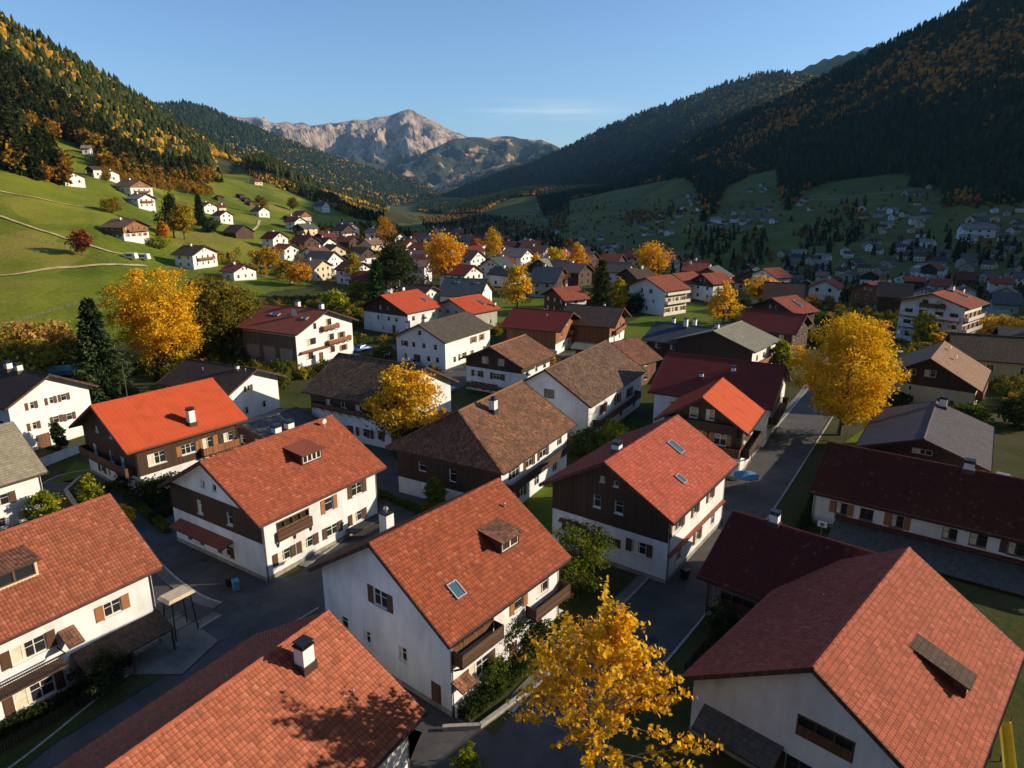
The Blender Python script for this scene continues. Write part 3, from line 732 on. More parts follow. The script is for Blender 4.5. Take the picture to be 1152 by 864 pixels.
        if flowers:
            fl = MB()
            for i in range(int((u1 - u0) / .22)):
                c = u0 + .1 + i * .22; hh = .12 + .1 * rnd.random(); s.boxf(fl, f, c, c + .2, z + rail - .1, z + rail + hh, depth - .05, depth + .16 + .06 * rnd.random())
            fl.build('flowers', 'flower_red', o)
        return o
    def canopy(s, f, u0, u1, z, depth, drop, mat, name='porch_roof', posts=False, thick=.14, wallfill=None):
        mb = MB(); t = thick; Sx = math.hypot(depth, drop)
        q = [s.P(f, u0, z, .01), s.P(f, u1, z, .01), s.P(f, u1, z - drop, depth), s.P(f, u0, z - drop, depth)]
        mb.poly(q, [(u0 + 50, 0), (u1 + 50, 0), (u1 + 50, Sx), (u0 + 50, Sx)])
        qd = [(a, b, c - t) for a, b, c in q]; mb.poly(qd, m=1)
        for i in range(4): j = (i + 1) % 4; mb.poly([q[i], q[j], qd[j], qd[i]], [(0, 0)] * 4, 1)
        o = mb.build(name, [mat, s.trim], s.root)
        if posts:
            p = MB(); n = max(1, int((u1 - u0) / 3))
            for i in range(n + 1):
                c = u0 + .12 + (u1 - u0 - .24) * i / n; s.boxf(p, f, c - .07, c + .07, 0, z - drop - t - .002, depth - .3, depth - .16)
            p.build('porch_posts', s.trim, o)
        if wallfill:
            p = MB(); s.boxf(p, f, u0 + .15, u1 - .15, s.zb, z - drop - t - .004, .06, depth - .25); p.build('porch_wall', wallfill, o)
        return o
    def on_slope(s, side, x, d):                  # d metres down the slope, horizontally
        sg = 1 if side == 'l' else -1
        return x, sg * d, s.hr - d * s.tp
    def chimney(s, side, x, d, wd=.75, dp=.75, above=1.1, mat='plaster_bright', cap='slab', pots=False):
        X, Y, Z = s.on_slope(side, x, d); top = max(Z + above, s.hr + .3 if d < 1.5 else 0)
        c = MB(); c.box(X - wd / 2, X + wd / 2, Y - dp / 2, Y + dp / 2, Z - dp / 2 * s.tp - .3, top)
        o = c.build('chimney', mat, s.roof)
        fl = MB(); fl.box(X - wd / 2 - .1, X + wd / 2 + .1, Y - dp / 2 - .1, Y + dp / 2 + .1, Z - dp / 2 * s.tp - .25, Z + dp / 2 * s.tp + .13 - 0.02)
        if s.lod < 2: fl.build('flashing', 'gutter_metal', o)
        k = MB(); k.box(X - wd / 2 - .06, X + wd / 2 + .06, Y - dp / 2 - .06, Y + dp / 2 + .06, top + .002, top + .09)
        if cap == 'slab':
            for a in (-1, 1):
                for b in (-1, 1): k.box(X + a * (wd / 2 - .08) - .04, X + a * (wd / 2 - .08) + .04, Y + b * (dp / 2 - .08) - .04, Y + b * (dp / 2 - .08) + .04, top + .09, top + .27)
            k.box(X - wd / 2 - .03, X + wd / 2 + .03, Y - dp / 2 - .03, Y + dp / 2 + .03, top + .27, top + .33)
        else:
            k.tube((X, Y, top + .09), (X, Y, top + .42), wd * .33, wd * .28, 10); k.tube((X, Y, top + .42), (X, Y, top + .5), wd * .4, wd * .1, 10)
        k.build('chimney_cap', 'dark_metal', o); return o
    def dormer(s, side, x, d, wd=2.2, ht=1.15, mat=None, pitch=.12, frame='frame_white', n=2, wallmat='wood_trim', over=.3):
        """shed dormer: front wall at d down the slope"""
        sg = 1 if side == 'l' else -1; zf = s.hr - d * s.tp; zt = zf + ht
        run = ht / (s.tp - pitch); db = d - run                      # where its roof meets the slope
        b = MB(); y = sg * d; yb = sg * (db + .3); zb_ = s.hr - (db + .3) * s.tp
        zb_t = zt + (d - db - .3) * pitch
        h0, h1, w2 = zf + .22, zt - .16, wd / 2
        for x0, x1, z0, z1 in ((-w2, w2, zf - .15, h0), (-w2, w2, h1, zt), (-w2, -w2 + .16, h0, h1), (w2 - .16, w2, h0, h1)):
            b.poly([(x + x0, y, z0), (x + x1, y, z0), (x + x1, y, z1), (x + x0, y, z1)])
        for sx in (-1, 1): b.poly([(x + sx * w2, y, zf - .15), (x + sx * w2, y, zt), (x + sx * w2, yb, zb_t), (x + sx * w2, yb, zb_ - .15)])
        o = b.build('dormer', wallmat, s.roof)
        r = MB(); yo = sg * (d + over); zo = zt - over * pitch; yi = sg * (db - .1); zi = zt + (d - db + .1) * pitch; e = w2 + .2
        q = [(x - e, yi, zi), (x + e, yi, zi), (x + e, yo, zo), (x - e, yo, zo)]; q1 = [(a, c, z + .1) for a, c, z in q]
        r.poly(q1, [(a[0] + 50, abs(a[1])) for a in q1]); r.poly(q, [(0, 0)] * 4, 1)
        for i in range(4): j = (i + 1) % 4; r.poly([q[i], q[j], q1[j], q1[i]], [(0, 0)] * 4, 1)
        r.build('dormer_roof', [mat or s.roofmat.replace('_geo', ''), s.trim], o)
        fr = MB(); yy = y - sg * .06
        for i in range(n):
            a0 = x - w2 + .16 + (wd - .32) * i / n; a1 = x - w2 + .16 + (wd - .32) * (i + 1) / n
            fr.box(a0, a1, yy - .04, yy + .04, h0, h0 + .07); fr.box(a0, a1, yy - .04, yy + .04, h1 - .07, h1)
            fr.box(a0, a0 + .07, yy - .04, yy + .04, h0 + .07, h1 - .07); fr.box(a1 - .07, a1, yy - .04, yy + .04, h0 + .07, h1 - .07)
        fo = fr.build('dormer_window', frame, o)
        g = MB(); g.poly([(x - w2 + .16, yy - sg * .02, h0), (x + w2 - .16, yy - sg * .02, h0), (x + w2 - .16, yy - sg * .02, h1), (x - w2 + .16, yy - sg * .02, h1)]); g.build('pane', 'glass', fo)
        return o
    def skylight(s, side, x, d, wd=.95, ht=1.3, open_=False):
        sg = 1 if side == 'l' else -1; cy = 1 / math.hypot(1, s.tp); cz = s.tp * cy
        def Q(a, m, o): return (x + a, sg * (d + m * cy + o * cz), s.hr - d * s.tp - m * cz + o * cy)
        fr = MB()
        def bx(mb, a0, a1, m0, m1, o0, o1):
            p = [(a0, m0), (a1, m0), (a1, m1), (a0, m1)]; mb.hexa([Q(a, m, o0) for a, m in p] + [Q(a, m, o1) for a, m in p])
        a, h = wd / 2, ht / 2
        bx(fr, -a, a, -h, -h + .1, 0, .2); bx(fr, -a, a, h - .1, h, 0, .2); bx(fr, -a, -a + .1, -h + .1, h - .1, 0, .2); bx(fr, a - .1, a, -h + .1, h - .1, 0, .2)
        o = fr.build('skylight', 'zinc', s.roof)
        g = MB(); bx(g, -a + .1, a - .1, -h + .1, h - .1, .1, .15); g.build('pane', 'glass_blue', o)
        return o
    def vent(s, side, x, d, k=1.):
        X, Y, Z = s.on_slope(side, x, d); v = MB(); v.tube((X, Y, Z - .05), (X, Y, Z + .4 * k), .07 * k, .07 * k, 8); v.tube((X, Y, Z + .4 * k), (X, Y, Z + .5 * k), .13 * k, .05 * k, 8)
        v.build('vent_pipe', 'zinc', s.roof)
    def antenna(s, x, h=2.2):
        v = MB(); v.tube((x, .2, s.hr), (x, .2, s.hr + h), .02, .02, 5)
        for i in range(5): v.box(x - .35 + .02 * i, x + .35 - .02 * i, .19, .21, s.hr + h - .15 - .16 * i, s.hr + h - .135 - .16 * i)
        v.build('antenna', 'zinc', s.roof)
    def dish(s, side, x, d, r=.4):
        X, Y, Z = s.on_slope(side, x, d); v = MB(); v.tube((X, Y, Z), (X, Y, Z + .6), .025, .025, 6)
        for i in range(12):
            a0, a1 = 2 * math.pi * i / 12, 2 * math.pi * (i + 1) / 12
            v.poly([(X, Y - .06, Z + .75), (X + r * math.cos(a0), Y, Z + .75 + r * math.sin(a0)), (X + r * math.cos(a1), Y, Z + .75 + r * math.sin(a1))])
        v.build('satellite_dish', 'frame_white', s.roof)

# ------------------------------------------------------------------ the houses
def auto(L, wd, he, hr, faces='ar', og=1., oe=.9, style='w', sp=3.0, ws=1.1, hs=1.25, rows=None):
    out = []
    rows = rows or ([1.6] if he < 4.6 else [1.6, 4.3] if he < 8 else [1.6, 4.3, 7.0])
    for f in faces:
        H = (wd - oe) if f in 'ab' else (L / 2 - og); n = max(1, int((2 * H - 1.2) / sp))
        zt = he + oe * (hr - he) / wd
        for z in rows:
            if z + hs / 2 > zt - .25 and f in 'rl': continue
            for i in range(n): out.append((f, (i + .5 - n / 2) * (2 * H - 1.) / n, z, ws, hs, style))
        if f in 'ab' and hr - he > 1.8:
            z = zt + .35 if zt + .35 - rows[-1] > 2 else rows[-1] + 2.3
            if z + hs / 2 < hr - .8 - .9 * (hr - he) / wd:
                for u in (-.9, .9): out.append((f, u, z, .8, .9, style))
    return out
W = lambda f, u, z, w_, h_, st='w': (f, u, z, w_, h_, st)

# white house in the middle foreground
h = House('white_house', 'white house with red roof, dormer and skylight, in the middle foreground behind the golden maple', 'house',
    (-10.3, 44.1), 51.5, 14.7, 7.8, 6.6, 11.6, 'tile_red_geo', lod=0, og=.75, oe=.7, windows=[
    W('a', 0, 6.7, 1.5, 1.45, 's'), W('a', -1.9, 2.5, .85, 1.1), W('a', 2.2, 2.9, .85, 1.2), W('a', -4.6, 2.6, .85, 1.1), W('a', 5.6, 1.05, 1.0, 2.1, 'd'),
    W('r', -4.1, 5.45, 4.4, 1.5, 'l'), W('r', -3.6, 2.2, 2.3, 1.4, 's'), W('r', 1.1, 5.3, 1.1, 1.3, 'S'), W('r', 4.3, 5.2, 1.6, 1.4, 'c'), W('r', 3.4, 2.1, 1.6, 1.4), W('r', .4, 1.05, 1.0, 2.1, 'd'), W('l', -3, 5, 1.1, 1.3), W('l', 3, 5, 1.1, 1.3), W('b', -2, 5, 1.1, 1.3), W('b', 2, 5, 1.1, 1.3)])
h.dormer('r', 2.7, 5.0, 2.3, 1.2, mat='tile_brown', n=2, over=.35); h.skylight('r', -4.0, 5.3, 1.0, 1.35)
h.balcony('r', -6.4, -1.9, 4.45, 1.0, 'wood_boards'); h.balcony('r', 1.9, 6.7, 3.75, 1.15, 'wood_boards', .9, flowers=False)
h.canopy('r', -6.6, -5.0, 2.9, 1.1, .35, 'tile_brown', 'door_canopy'); h.vent('r', 5.4, 2.2)
# white house left of it
h = House('white_house', 'white house with two white chimneys on its red roof ridge and dark wooden gable band', 'house',
    (-30, 61), 57, 16.8, 8.2, 6.4, 11, 'tile_red_geo', lod=0, og=.8, oe=.85, clad={'a': (4.0, 6.9)}, windows=[
    W('a', -1.3, 8.1, .6, .75), W('a', .6, 8.1, .6, .75), W('a', -2.2, 5.35, .8, 1.5), W('a', 2.6, 5.35, .8, 1.3), W('a', -3.8, 1.5, 1.5, 1.2, 's'), W('a', 1.2, 1.5, 1.4, 1.2, 's'),
    W('r', -5.4, 1.8, 1.5, 1.2, 's'), W('r', -2.5, 1.8, 1.5, 1.2, 's'), W('r', .8, 1.8, 1.5, 1.2, 's'), W('r', 4.4, 1.8, 1.5, 1.2, 's'),
    W('r', -4.0, 4.75, 4.0, 1.5, 'l'), W('r', .6, 4.8, 1.1, 1.5, 'S'), W('r', 4.6, 5.0, 1.5, 1.4, 's'), W('l', -3, 4.6, 1.1, 1.3), W('l', 3, 4.6, 1.1, 1.3), W('b', 0, 4.6, 1.1, 1.3)])
h.dormer('r', 1.4, 4.4, 2.7, 1.2, mat='metal_rust', n=4, frame='frame_white', over=.4)
h.chimney('l', .9, .35, .8, .7, .9); h.chimney('l', 2.6, .35, .8, .7, .9)
h.balcony('r', -6.1, -1.9, 3.75, .35, 'wood_boards', .85); h.canopy('a', -6.2, 2.6, 3.0, 1.3, .45, 'metal_rust', 'window_canopy'); h.dish('r', 6.2, 1.2, .3)
h.canopy('r', 2.6, 7.2, 1.0, 1.2, .1, 'metal_dark', 'terrace_roof', posts=False)
# bottom-left foreground
h = House('large_house', 'white house with orange red roof and dormer, cut by the left edge of the foreground', 'house',
    (-33.6, 52.4), -123, 15.6, 6.6, 6.9, 11.6, 'tile_coral_geo', lod=0, og=.7, oe=.7, windows=[
    W('l', -1.9, 5.0, 2.2, 1.3, 's'), W('l', 3.9, 5.1, 1.3, 1.2, 'S'), W('l', -2.1, 1.5, 2.6, 1.4, 'sc'), W('l', -5.4, 1.5, 1.1, 2.2, 'd'), W('l', 4.6, 1.6, 1.7, 1.1, 'c'), W('l', -5.3, 5.0, 1.4, 1.3),
    W('a', -2, 5, 1.1, 1.3), W('a', 2, 5, 1.1, 1.3)])
h.dormer('l', 1.1, 3.7, 3.0, 1.35, mat='tile_brown', n=2, over=.4, frame='frame_brown', wallmat='plaster_cream')
h.balcony('l', -6.6, -.2, 3.25, 1.3, 'dark_metal', .95, solid=False)
h.canopy('l', .5, 7.2, 3.1, 2.2, .9, 'tile_darkbrown', 'porch_roof', posts=True)
h.canopy('l', .0, 1.1, 5.3, 1.4, .8, 'tile_brown', 'gable_canopy')
# bottom centre roof with chimney
h = House('tiled_roof_house', 'nearest orange red roof with one white chimney, its house mostly below the bottom edge', 'house',
    (-12, 39), -120, 24, 7.7, 4.9, 9.5, 'tile_coral_geo', lod=0, og=.8, oe=.8, windows=auto(24, 7.7, 4.9, 9.5, 'al', rows=[1.7]))
h.chimney('l', -8.2, 1.7, .85, .8, 1.5); h.vent('l', -9.3, 4.4, .6); h.vent('l', -3.2, 5, .6)
# bottom right, big roof
h = House('large_house', 'house with the largest red roof and a dark wedge dormer, in the bottom right corner', 'house',
    (17.2, 33.2), 46, 19.0, 8.1, 4.5, 9.7, 'tile_coral_geo', wall='plaster_white', lod=0, og=.7, oe=.6, frame='frame_brown', windows=[
    W('a', 1.0, 5.0, 3.3, 1.5, 'l'), W('a', .2, 1.8, 2.4, 1.5, 's'), W('a', -3.8, 1.2, 1.1, 2.2, 'd'), W('r', -2, 1.8, 1.4, 1.2, 's'), W('r', 2, 1.8, 1.4, 1.2, 's'), W('l', -6, 2.2, 1.2, 1.2), W('l', -1, 2.2, 1.2, 1.2)])
h.dormer('r', .3, 6.3, 1.5, .95, mat='tile_darkbrown', n=1, over=.2, pitch=.36); h.vent('l', 1.5, 3.2, .7)
h.canopy('a', -6.6, -1.2, 2.9, 1.6, .9, 'tile_slate', 'porch_roof')
# the wing behind it
h = House('low_house', 'low house with dark maroon tiled roof and white chimney, adjoining the largest red roof', 'house',
    (20.5, 57.6), -40, 15.4, 7.0, 3.9, 7.5, 'tile_maroon_geo', wall='wood_grey', lod=0, og=.6, oe=.9, windows=[
    W('r', -3.9, 2.2, 4.0, 1.5, 'l'), W('a', -1.5, 2.2, 1.1, 1.2), W('l', -4, 2.2, 1.1, 1.2), W('l', 0, 2.2, 1.1, 1.2)])
h.chimney('r', -3.9, .1, .75, .7, 1.0)
# long row house right
h = House('long_house', 'long white house with brown maroon roof at the right edge, windows in one row', 'house',
    (37.3, 75.7), -36, 28, 7.6, 3.9, 7.5, 'tile_maroon_geo', lod=0, og=.5, oe=.8, frame='frame_brown', windows=[
    W('r', -10.6, 2.55, 1.2, 1.35, 'Sc'), W('r', -8.1, 2.55, 1.3, 1.3), W('r', -5.2, 2.6, 1.2, 1.4, 'Sc'), W('r', -.5, 2.65, 1.3, 1.25), W('r', 1.9, 2.7, 1.5, 1.3), W('r', 5, 2.7, 1.4, 1.3, 's'),
    W('a', -2, 2.4, 1.1, 1.2), W('a', 2, 2.4, 1.1, 1.2)], cladmat='wood_dark')
h.chimney('r', .0, .3, .95, .9, 1.0); h.canopy('r', -11, 13, 1.35, 4.4, 1.0, 'tile_slate', 'veranda_roof', posts=True)
h.canopy('r', -11.1, 13.2, 1.75, .5, .1, 'metal_maroon', 'wall_coping', thick=.2)
# chalet with smooth bright red roof
h = House('wooden_chalet', 'wooden chalet with smooth bright red metal roof and a single white chimney', 'house',
    (-51.2, 79.0), 53, 15.8, 7.9, 6.5, 10.9, 'metal_red', lod=0, og=1.3, oe=.9, clad={'a': (2.9, 12), 'r': (2.9, 8)}, windows=[
    W('a', -2.6, 7.0, .75, .75), W('a', 1.2, 7.0, .75, .75), W('a', -3.2, 1.5, 1.1, 1.1, 's'), W('a', -1.2, 1.5, .7, 1.1), W('a', 2.1, 1.6, 1.0, 1.2, 's'), W('a', -4.2, 4.0, 1.0, 1.3), W('a', .4, 4.0, 1.0, 1.5), W('a', 3.4, 4.0, 1.0, 1.3),
    W('r', -4.2, 4.6, 2.2, 1.5, 'c'), W('r', -.2, 4.6, 1.9, 1.3, 'S'), W('r', 2.4, 4.6, 1.4, 1.5, 'Sc'), W('r', 5.3, 4.6, 1.4, 1.3, 'c'), W('r', -4.2, 1.2, 1.6, 1.1), W('r', 0, 1.5, 1.4, 1.2), W('r', 4, 1.05, 1.1, 2.1, 'd'), W('l', 0, 4.4, 1.1, 1.2)])
h.chimney('r', 1.0, 6.3, .8, .8, 1.9); h.balcony('a', -6.6, 6.2, 3.15, 1.1, 'wood_brown'); h.balcony('r', 1.3, 6.4, 3.3, .9, 'wood_orange')
# far left white house, gable in the sun
h = House('tall_house', 'tall white house at the left edge, six small windows in its half sunlit gable', 'house',
    (-66.3, 94.6), 154, 14.7, 6.6, 7.3, 10.7, 'tile_darkbrown', wall='plaster_bright', lod=1, windows=[
    W('a', -2.7, 6.6, .85, 1.05, 's'), W('a', 0, 6.6, .85, 1.05, 's'), W('a', 1.9, 6.6, .85, 1.05, 's'), W('a', -2.9, 3.6, .9, 1.1, 's'), W('a', .3, 3.6, .9, 1.1, 's'), W('a', 2.2, 3.5, .9, 1.1, 's'), W('a', -2.0, 1.05, 1.9, 2.1, 'd')] + auto(14.7, 6.6, 7.3, 10.7, 'l'))
h.chimney('l', -1, .6, .8, .8, 1.1); h.chimney('l', 1.6, .6, .8, .8, 1.1)
h = House('grey_roofed_house', 'white house with weathered grey roof at the left edge, below the tall white house', 'house',
    (-57.9, 75.0), -123, 10.5, 6.6, 5.5, 10.2, 'tile_grey', wall='plaster_bright', lod=0, og=.6, oe=.6, windows=[
    W('l', .5, 3.7, 1.7, 1.3, 's'), W('l', -1.6, 1.2, 1.0, 1.1), W('l', .1, 1.2, 1.0, 1.1), W('l', 2.4, 1.2, 1.2, 1.1), W('a', 0, 3.6, 1.1, 1.2)])
h = House('brown_roofed_house', 'white house with flat dark brown roof directly behind the bright red metal roof', 'house',
    (-41.2, 106.8), 155, 16.0, 6.4, 5.6, 8.3, 'tile_darkbrown', wall='plaster_bright', lod=1, og=1.3, windows=[W('a', -1.0, 5.2, .9, .9, 's'), W('a', 1.8, 1.6, 1.4, 1.2), W('a', -2, 1.6, 1.2, 1.2)] + auto(16, 5.7, 6, 8.6, 'l'))
h.chimney('l', -4.5, .8, .5, .5, .5, cap='pot'); h.vent('l', 2, 2); h.vent('l', -6.3, .8)
h = House('weathered_house', 'white house with mottled grey brown shingle roof, behind the bright yellow tree', 'house',
    (-27.9, 107.0), -30, 17.5, 8.4, 6.6, 10.9, 'tile_mottled', lod=1, clad={'r': (4.6, 8)}, windows=[
    W('r', -4.4, 1.7, 1.2, 1.3, 's'), W('r', -.8, 1.7, 1.4, 1.3, 's'), W('r', 2.4, 1.7, 1.4, 1.3, 's'), W('r', 5.2, 1.7, 1.4, 1.3, 's'), W('r', -4, 5.4, 1.2, .9), W('r', -1, 5.4, 1.2, .9), W('r', 1.9, 5.4, 1.2, .9), W('r', 5, 5.4, 1.2, .9), W('a', 0, 4, 1.1, 1.2)])
h.balcony('r', -7, 7.3, 4.55, .8, 'wood_brown', .6)
h = House('guest_house', 'big cream guest house with red brown roof and sunlit gable full of windows', 'guest house',
    (-39.5, 145.2), 152, 17.8, 9.6, 7.7, 11.4, 'metal_rust', wall='plaster_bright', lod=1, og=1.2, clad={'l': (.5, 7)}, cladmat='wood_grey', frame='frame_brown', shut='shutter_ochre', windows=[
    W('a', -3.0, 8.3, .9, 1.3), W('a', 1.1, 8.5, 2.0, 1.4, 'c'), W('a', -4.4, 5.2, 2.8, 1.4, 'c'), W('a', 1.5, 5.1, 2.2, 1.4, 'c'), W('a', 5.0, 5.0, 1.2, 1.3, 's'), W('a', -5.2, 2.2, 2.2, 1.4, 'c'), W('a', 1.6, 2.3, 2.0, 1.4, 'c'), W('a', 5.4, 2.0, 1.3, 1.3, 's'), W('a', -1.8, 1.2, 1.3, 2.3, 'd'),
    W('l', 4.8, 2.4, 3.6, 3.6, 'g'), W('l', -.2, 2.4, 3.4, 3.6, 'g'), W('l', -5, 2.4, 3.6, 3.6, 'g')])
h.balcony('a', -1.3, 3.6, 7.2, 1.0, 'wood_orange', .8); h.balcony('a', .0, 7.2, 3.8, 1.0, 'wood_orange', .8); h.canopy('a', -8, 1, 1.0 + 2.6, .9, .2, 'metal_rust', 'entrance_canopy')
h.dish('l', -2.5, 3.5, .9); h.chimney('r', -6.4, .8, .8, .8, 1.3); h.chimney('r', .5, .8, .9, .8, 1.3); h.skylight('l', 3, 3.6, 2.4, 1.0); h.skylight('l', -5.8, 3.8, 1.6, 1.0)
h = House('chalet', 'white and dark wood chalet with vivid red roof, right behind the big cream guest house', 'house',
    (-34, 176), 55, 14.2, 9.0, 6.1, 10, 'metal_red', lod=1, og=1.3, clad={'a': (5.0, 12)}, windows=[W('a', 1.2, 3.8, .9, 1.1), W('a', 4, 3.8, .9, 1.1), W('a', -2.6, 3.8, .8, 1.2), W('a', -1, 1.2, .8, 1.0), W('a', 3, 1.2, 1.2, 2.2, 'd'), W('a', -1.4, 6.6, .9, .9), W('a', 1.4, 6.6, .9, .9)] + auto(14.2, 9, 6.1, 10, 'r'))
h.dish('l', 2, .4, .5); h.skylight('r', 4.2, 4.8, .8, 2.0)
h = House('chalet', 'small pale grey house with vivid red roof, behind the cream house with olive grey roof', 'house',
    (-17, 183), 48, 12.2, 8.2, 4.8, 8, 'metal_red', wall='plaster_grey', lod=1, windows=auto(12, 8, 4.8, 8, 'ar'))
h.skylight('r', 2.4, 4, .8, 2.6); h.chimney('r', 5, 6.5, .6, .6, 1.0)
h = House('plain_house', 'cream house with olive grey roof and regular rows of small windows', 'house',
    (-19.7, 140.8), 60, 18.8, 6.9, 5.9, 9.1, 'tile_olive', wall='plaster_bright', lod=1, og=.6, oe=.5, windows=[
    W('a', -.1, 7.2, .9, 1.1), W('a', -4.2, 4.5, .9, 1.2, 's'), W('a', -1.8, 4.5, .9, 1.2), W('a', .9, 4.5, .9, 1.2), W('a', 3.9, 4.5, .9, 1.2), W('a', -4.2, 1.8, .9, 1.2), W('a', -1, 1.4, 1.8, 2.0, 'd'), W('a', 2.0, 1.8, .9, 1.2), W('a', 4.3, 1.8, .9, 1.2),
    W('r', 1.9, 4.4, 1.5, 1.4, 'S'), W('r', 5.3, 4.4, 1.1, 1.4, 'S'), W('r', -5.4, 1.5, 1.0, 1.3), W('r', -2.5, 1.6, 1.8, 1.4, 's'), W('r', 1.3, 1.5, 1.4, 1.4), W('r', 6, 1.5, 1.4, 1.3)])
h.chimney('l', -6.4, .6, .8, .8, 1.0); h.chimney('l', -8.2, 3.6, .7, .7, 1.6)
h = House('barn_house', 'low house under a large blue grey roof behind the small vivid red roofs', 'house', (-7.6, 218), 165, 14.6, 8.2, 4.4, 9, 'tile_teal', lod=1, wall='plaster_bright', windows=auto(14, 8, 4.4, 9, 'al'))
h.skylight('l', 2.5, 2, 1.6, .8); h.skylight('l', -4, 2, 1.6, .8)
h = House('barn_house', 'house with broad dark grey brown roof left of the large blue grey roof', 'house', (-24.5, 212), 150, 11, 8, 4.0, 7.6, 'tile_darkbrown', lod=1, windows=auto(11, 8, 4, 7.6, 'al'))
h = House('barn', 'brown wooden barn with maroon metal roof and sunlit gable, white base, in the village centre', 'barn',
    (14.2, 156.7), 155, 15.2, 8.0, 5.7, 9, 'metal_maroon', wall='plaster_bright', lod=1, og=1.5, clad={'a': (2.6, 12), 'l': (1.4, 7), 'b': (1.4, 12), 'r': (1.4, 7)}, cladmat='wood_orange', windows=[W('a', 0, 6.5, 1.2, 1.2), W('a', -2, 1.5, 1, 1.2), W('a', 1.5, 1.5, 1, 1.2), W('a', 3.6, 4.2, 1, 1.3), W('a', -3.4, 4.2, 1, 1.3)])
h.balcony('a', 1, 6.4, 3.4, 1.2, 'wood_orange'); h.vent('l', -2, 2.4)
h = House('barn', 'dark roofed wooden barn with decorated sunlit gable, right of the maroon roofed barn', 'barn',
    (27, 163), 157, 14.5, 8.2, 5.5, 9, 'tile_darkbrown', wall='plaster_bright', lod=1, og=1.5, clad={'a': (2.8, 12), 'l': (.6, 7)}, cladmat='wood_orange', windows=[W('a', 0, 6.5, 1.2, 1.2), W('a', -2.6, 1.5, 1.2, 1.2), W('a', 2.6, 1.5, 1.2, 1.2), W('a', -2.6, 4.3, 1.2, 1.2), W('a', 2.6, 4.3, 1.2, 1.2)])
h.balcony('a', -5, 5, 3.2, 1.1, 'wood_orange'); h.chimney('r', -2, 1, .5, .5, .8)
h = House('dark_chalet', 'dark wood chalet with rusty brown roof in front of the maroon roofed barn', 'house',
    (-4, 120), 59, 12.9, 6.9, 5.9, 9, 'tile_brown', lod=1, og=1.1, clad={'a': (4.5, 12), 'r': (4.5, 8)}, windows=[
    W('a', -1.7, 6.1, 1.4, 1.3), W('a', 1.7, 6.1, 1.4, 1.3), W('a', -3.5, 3.3, 1.4, 1.2, 's'), W('a', .9, 3.3, 1.9, 1.2, 's'), W('a', -3.4, 1.1, 1.8, 1.3, 'S'), W('a', -.6, 1.1, 1.9, 1.3, 'S')] + auto(12.9, 6.9, 5.9, 9, 'r'))
h.balcony('a', -5.4, 4.6, 1.0, 1.0, 'wood_brown', .6)
h = House('hipped_house', 'white and dark wood house with mottled brown hipped roof, centre of the picture', 'house',
    (1.4 - 19.0 * .5, 89.8 - 19.0 * .866), 60, 19.0, 8.3, 6.2, 11.1, 'tile_brown', lod=1, hip=3.6, og=1.0, oe=.9, clad={'a': (2.2, 8), 'l': (2.2, 8)}, windows=[
    W('r', -5.6, 4.7, 2.6, 1.4), W('r', -2.0, 4.8, 1.6, 1.4, 's'), W('r', 1.6, 4.8, 1.8, 1.4, 's'), W('r', 6.2, 4.8, 1.4, 1.3), W('r', -4, 1.6, 1.3, 1.3, 's'), W('r', 0, 1.6, 1.3, 1.3), W('r', 5, 1.6, 1.3, 1.3), W('a', .8, 4.0, .9, 1.6), W('a', -3.6, 4.2, 1.1, 1.2)])
h.chimney('r', -1.2, 1.9, .8, .8, 1.5, cap='pot'); h.balcony('r', -8.2, 8.3, 3.4, 1.2, 'wood_dark', .95)
h = House('gabled_house', 'long white house with weathered brown shingle roof and a single window in its shaded gable', 'house',
    (4.8, 96.9), 60, 23.6, 7.5, 6.2, 10.8, 'tile_mottled', lod=1, og=.6, oe=.6, frame='frame_brown', windows=[
    W('a', .5, 7.0, 1.7, 1.4), W('r', -5.6, 4.2, 1.6, 1.5, 's'), W('r', .2, 4.2, 1.5, 1.5, 's'), W('r', 5.6, 3.9, 1.5, 1.5, 's'), W('r', -3.7, 1.4, 1.2, 1.3), W('r', 2.2, 1.4, 1.2, 1.3), W('r', 8, 1.4, 1.2, 1.3)])
h.balcony('r', -9.6, 8, 2.7, 1.2, 'wood_dark', .9)
h = House('cottage', 'small cottage with rust coloured roof tucked behind the weathered shingle roof', 'house', (19, 128), 43, 8.2, 6.4, 4.7, 8, 'tile_brown', lod=1, wall='wood_brown', windows=auto(8, 6, 4.7, 8, 'ar'))
h = House('chalet', 'chalet with two skylights in its red roof and a black wooden gable, beside the road', 'house',
    (8.7, 60.1), 54, 17.5, 7.3, 7.1, 11.3, 'tile_red_geo', lod=0, og=1.2, oe=.9, clad={'a': (4.3, 13)}, windows=[
    W('a', -.7, 9.0, .5, .6), W('a', .8, 8.9, .5, .6), W('a', -1.2, 6.5, .8, 1.3), W('a', 1.2, 6.5, .9, 1.3), W('a', 3.5, 2.9, 1.5, 1.3, 's'), W('a', -.4, 2.6, 2.6, .9, 's'), W('a', -4, 2.7, 1.2, 1.1, 's'), W('a', -2.6, 1.05, 1.1, 2.0, 'd'),
    W('r', -5.6, 5.5, 2.4, 1.6, 's'), W('r', -1, 5.3, 1.1, 1.3, 's'), W('r', 3.2, 5.3, 1.2, 1.3, 's'), W('r', -4.6, 1.7, 1.2, 1.2), W('r', .2, 1.7, 1.2, 1.2, 's'), W('r', 4.6, 1.7, 1.2, 1.2), W('l', 0, 5, 1, 1.2)])
h.chimney('l', -4.4, .9, .8, .8, .8); h.skylight('r', 2.4, 2.5, 1.1, 1.9); h.skylight('r', -2.0, 5.0, .85, 1.2)
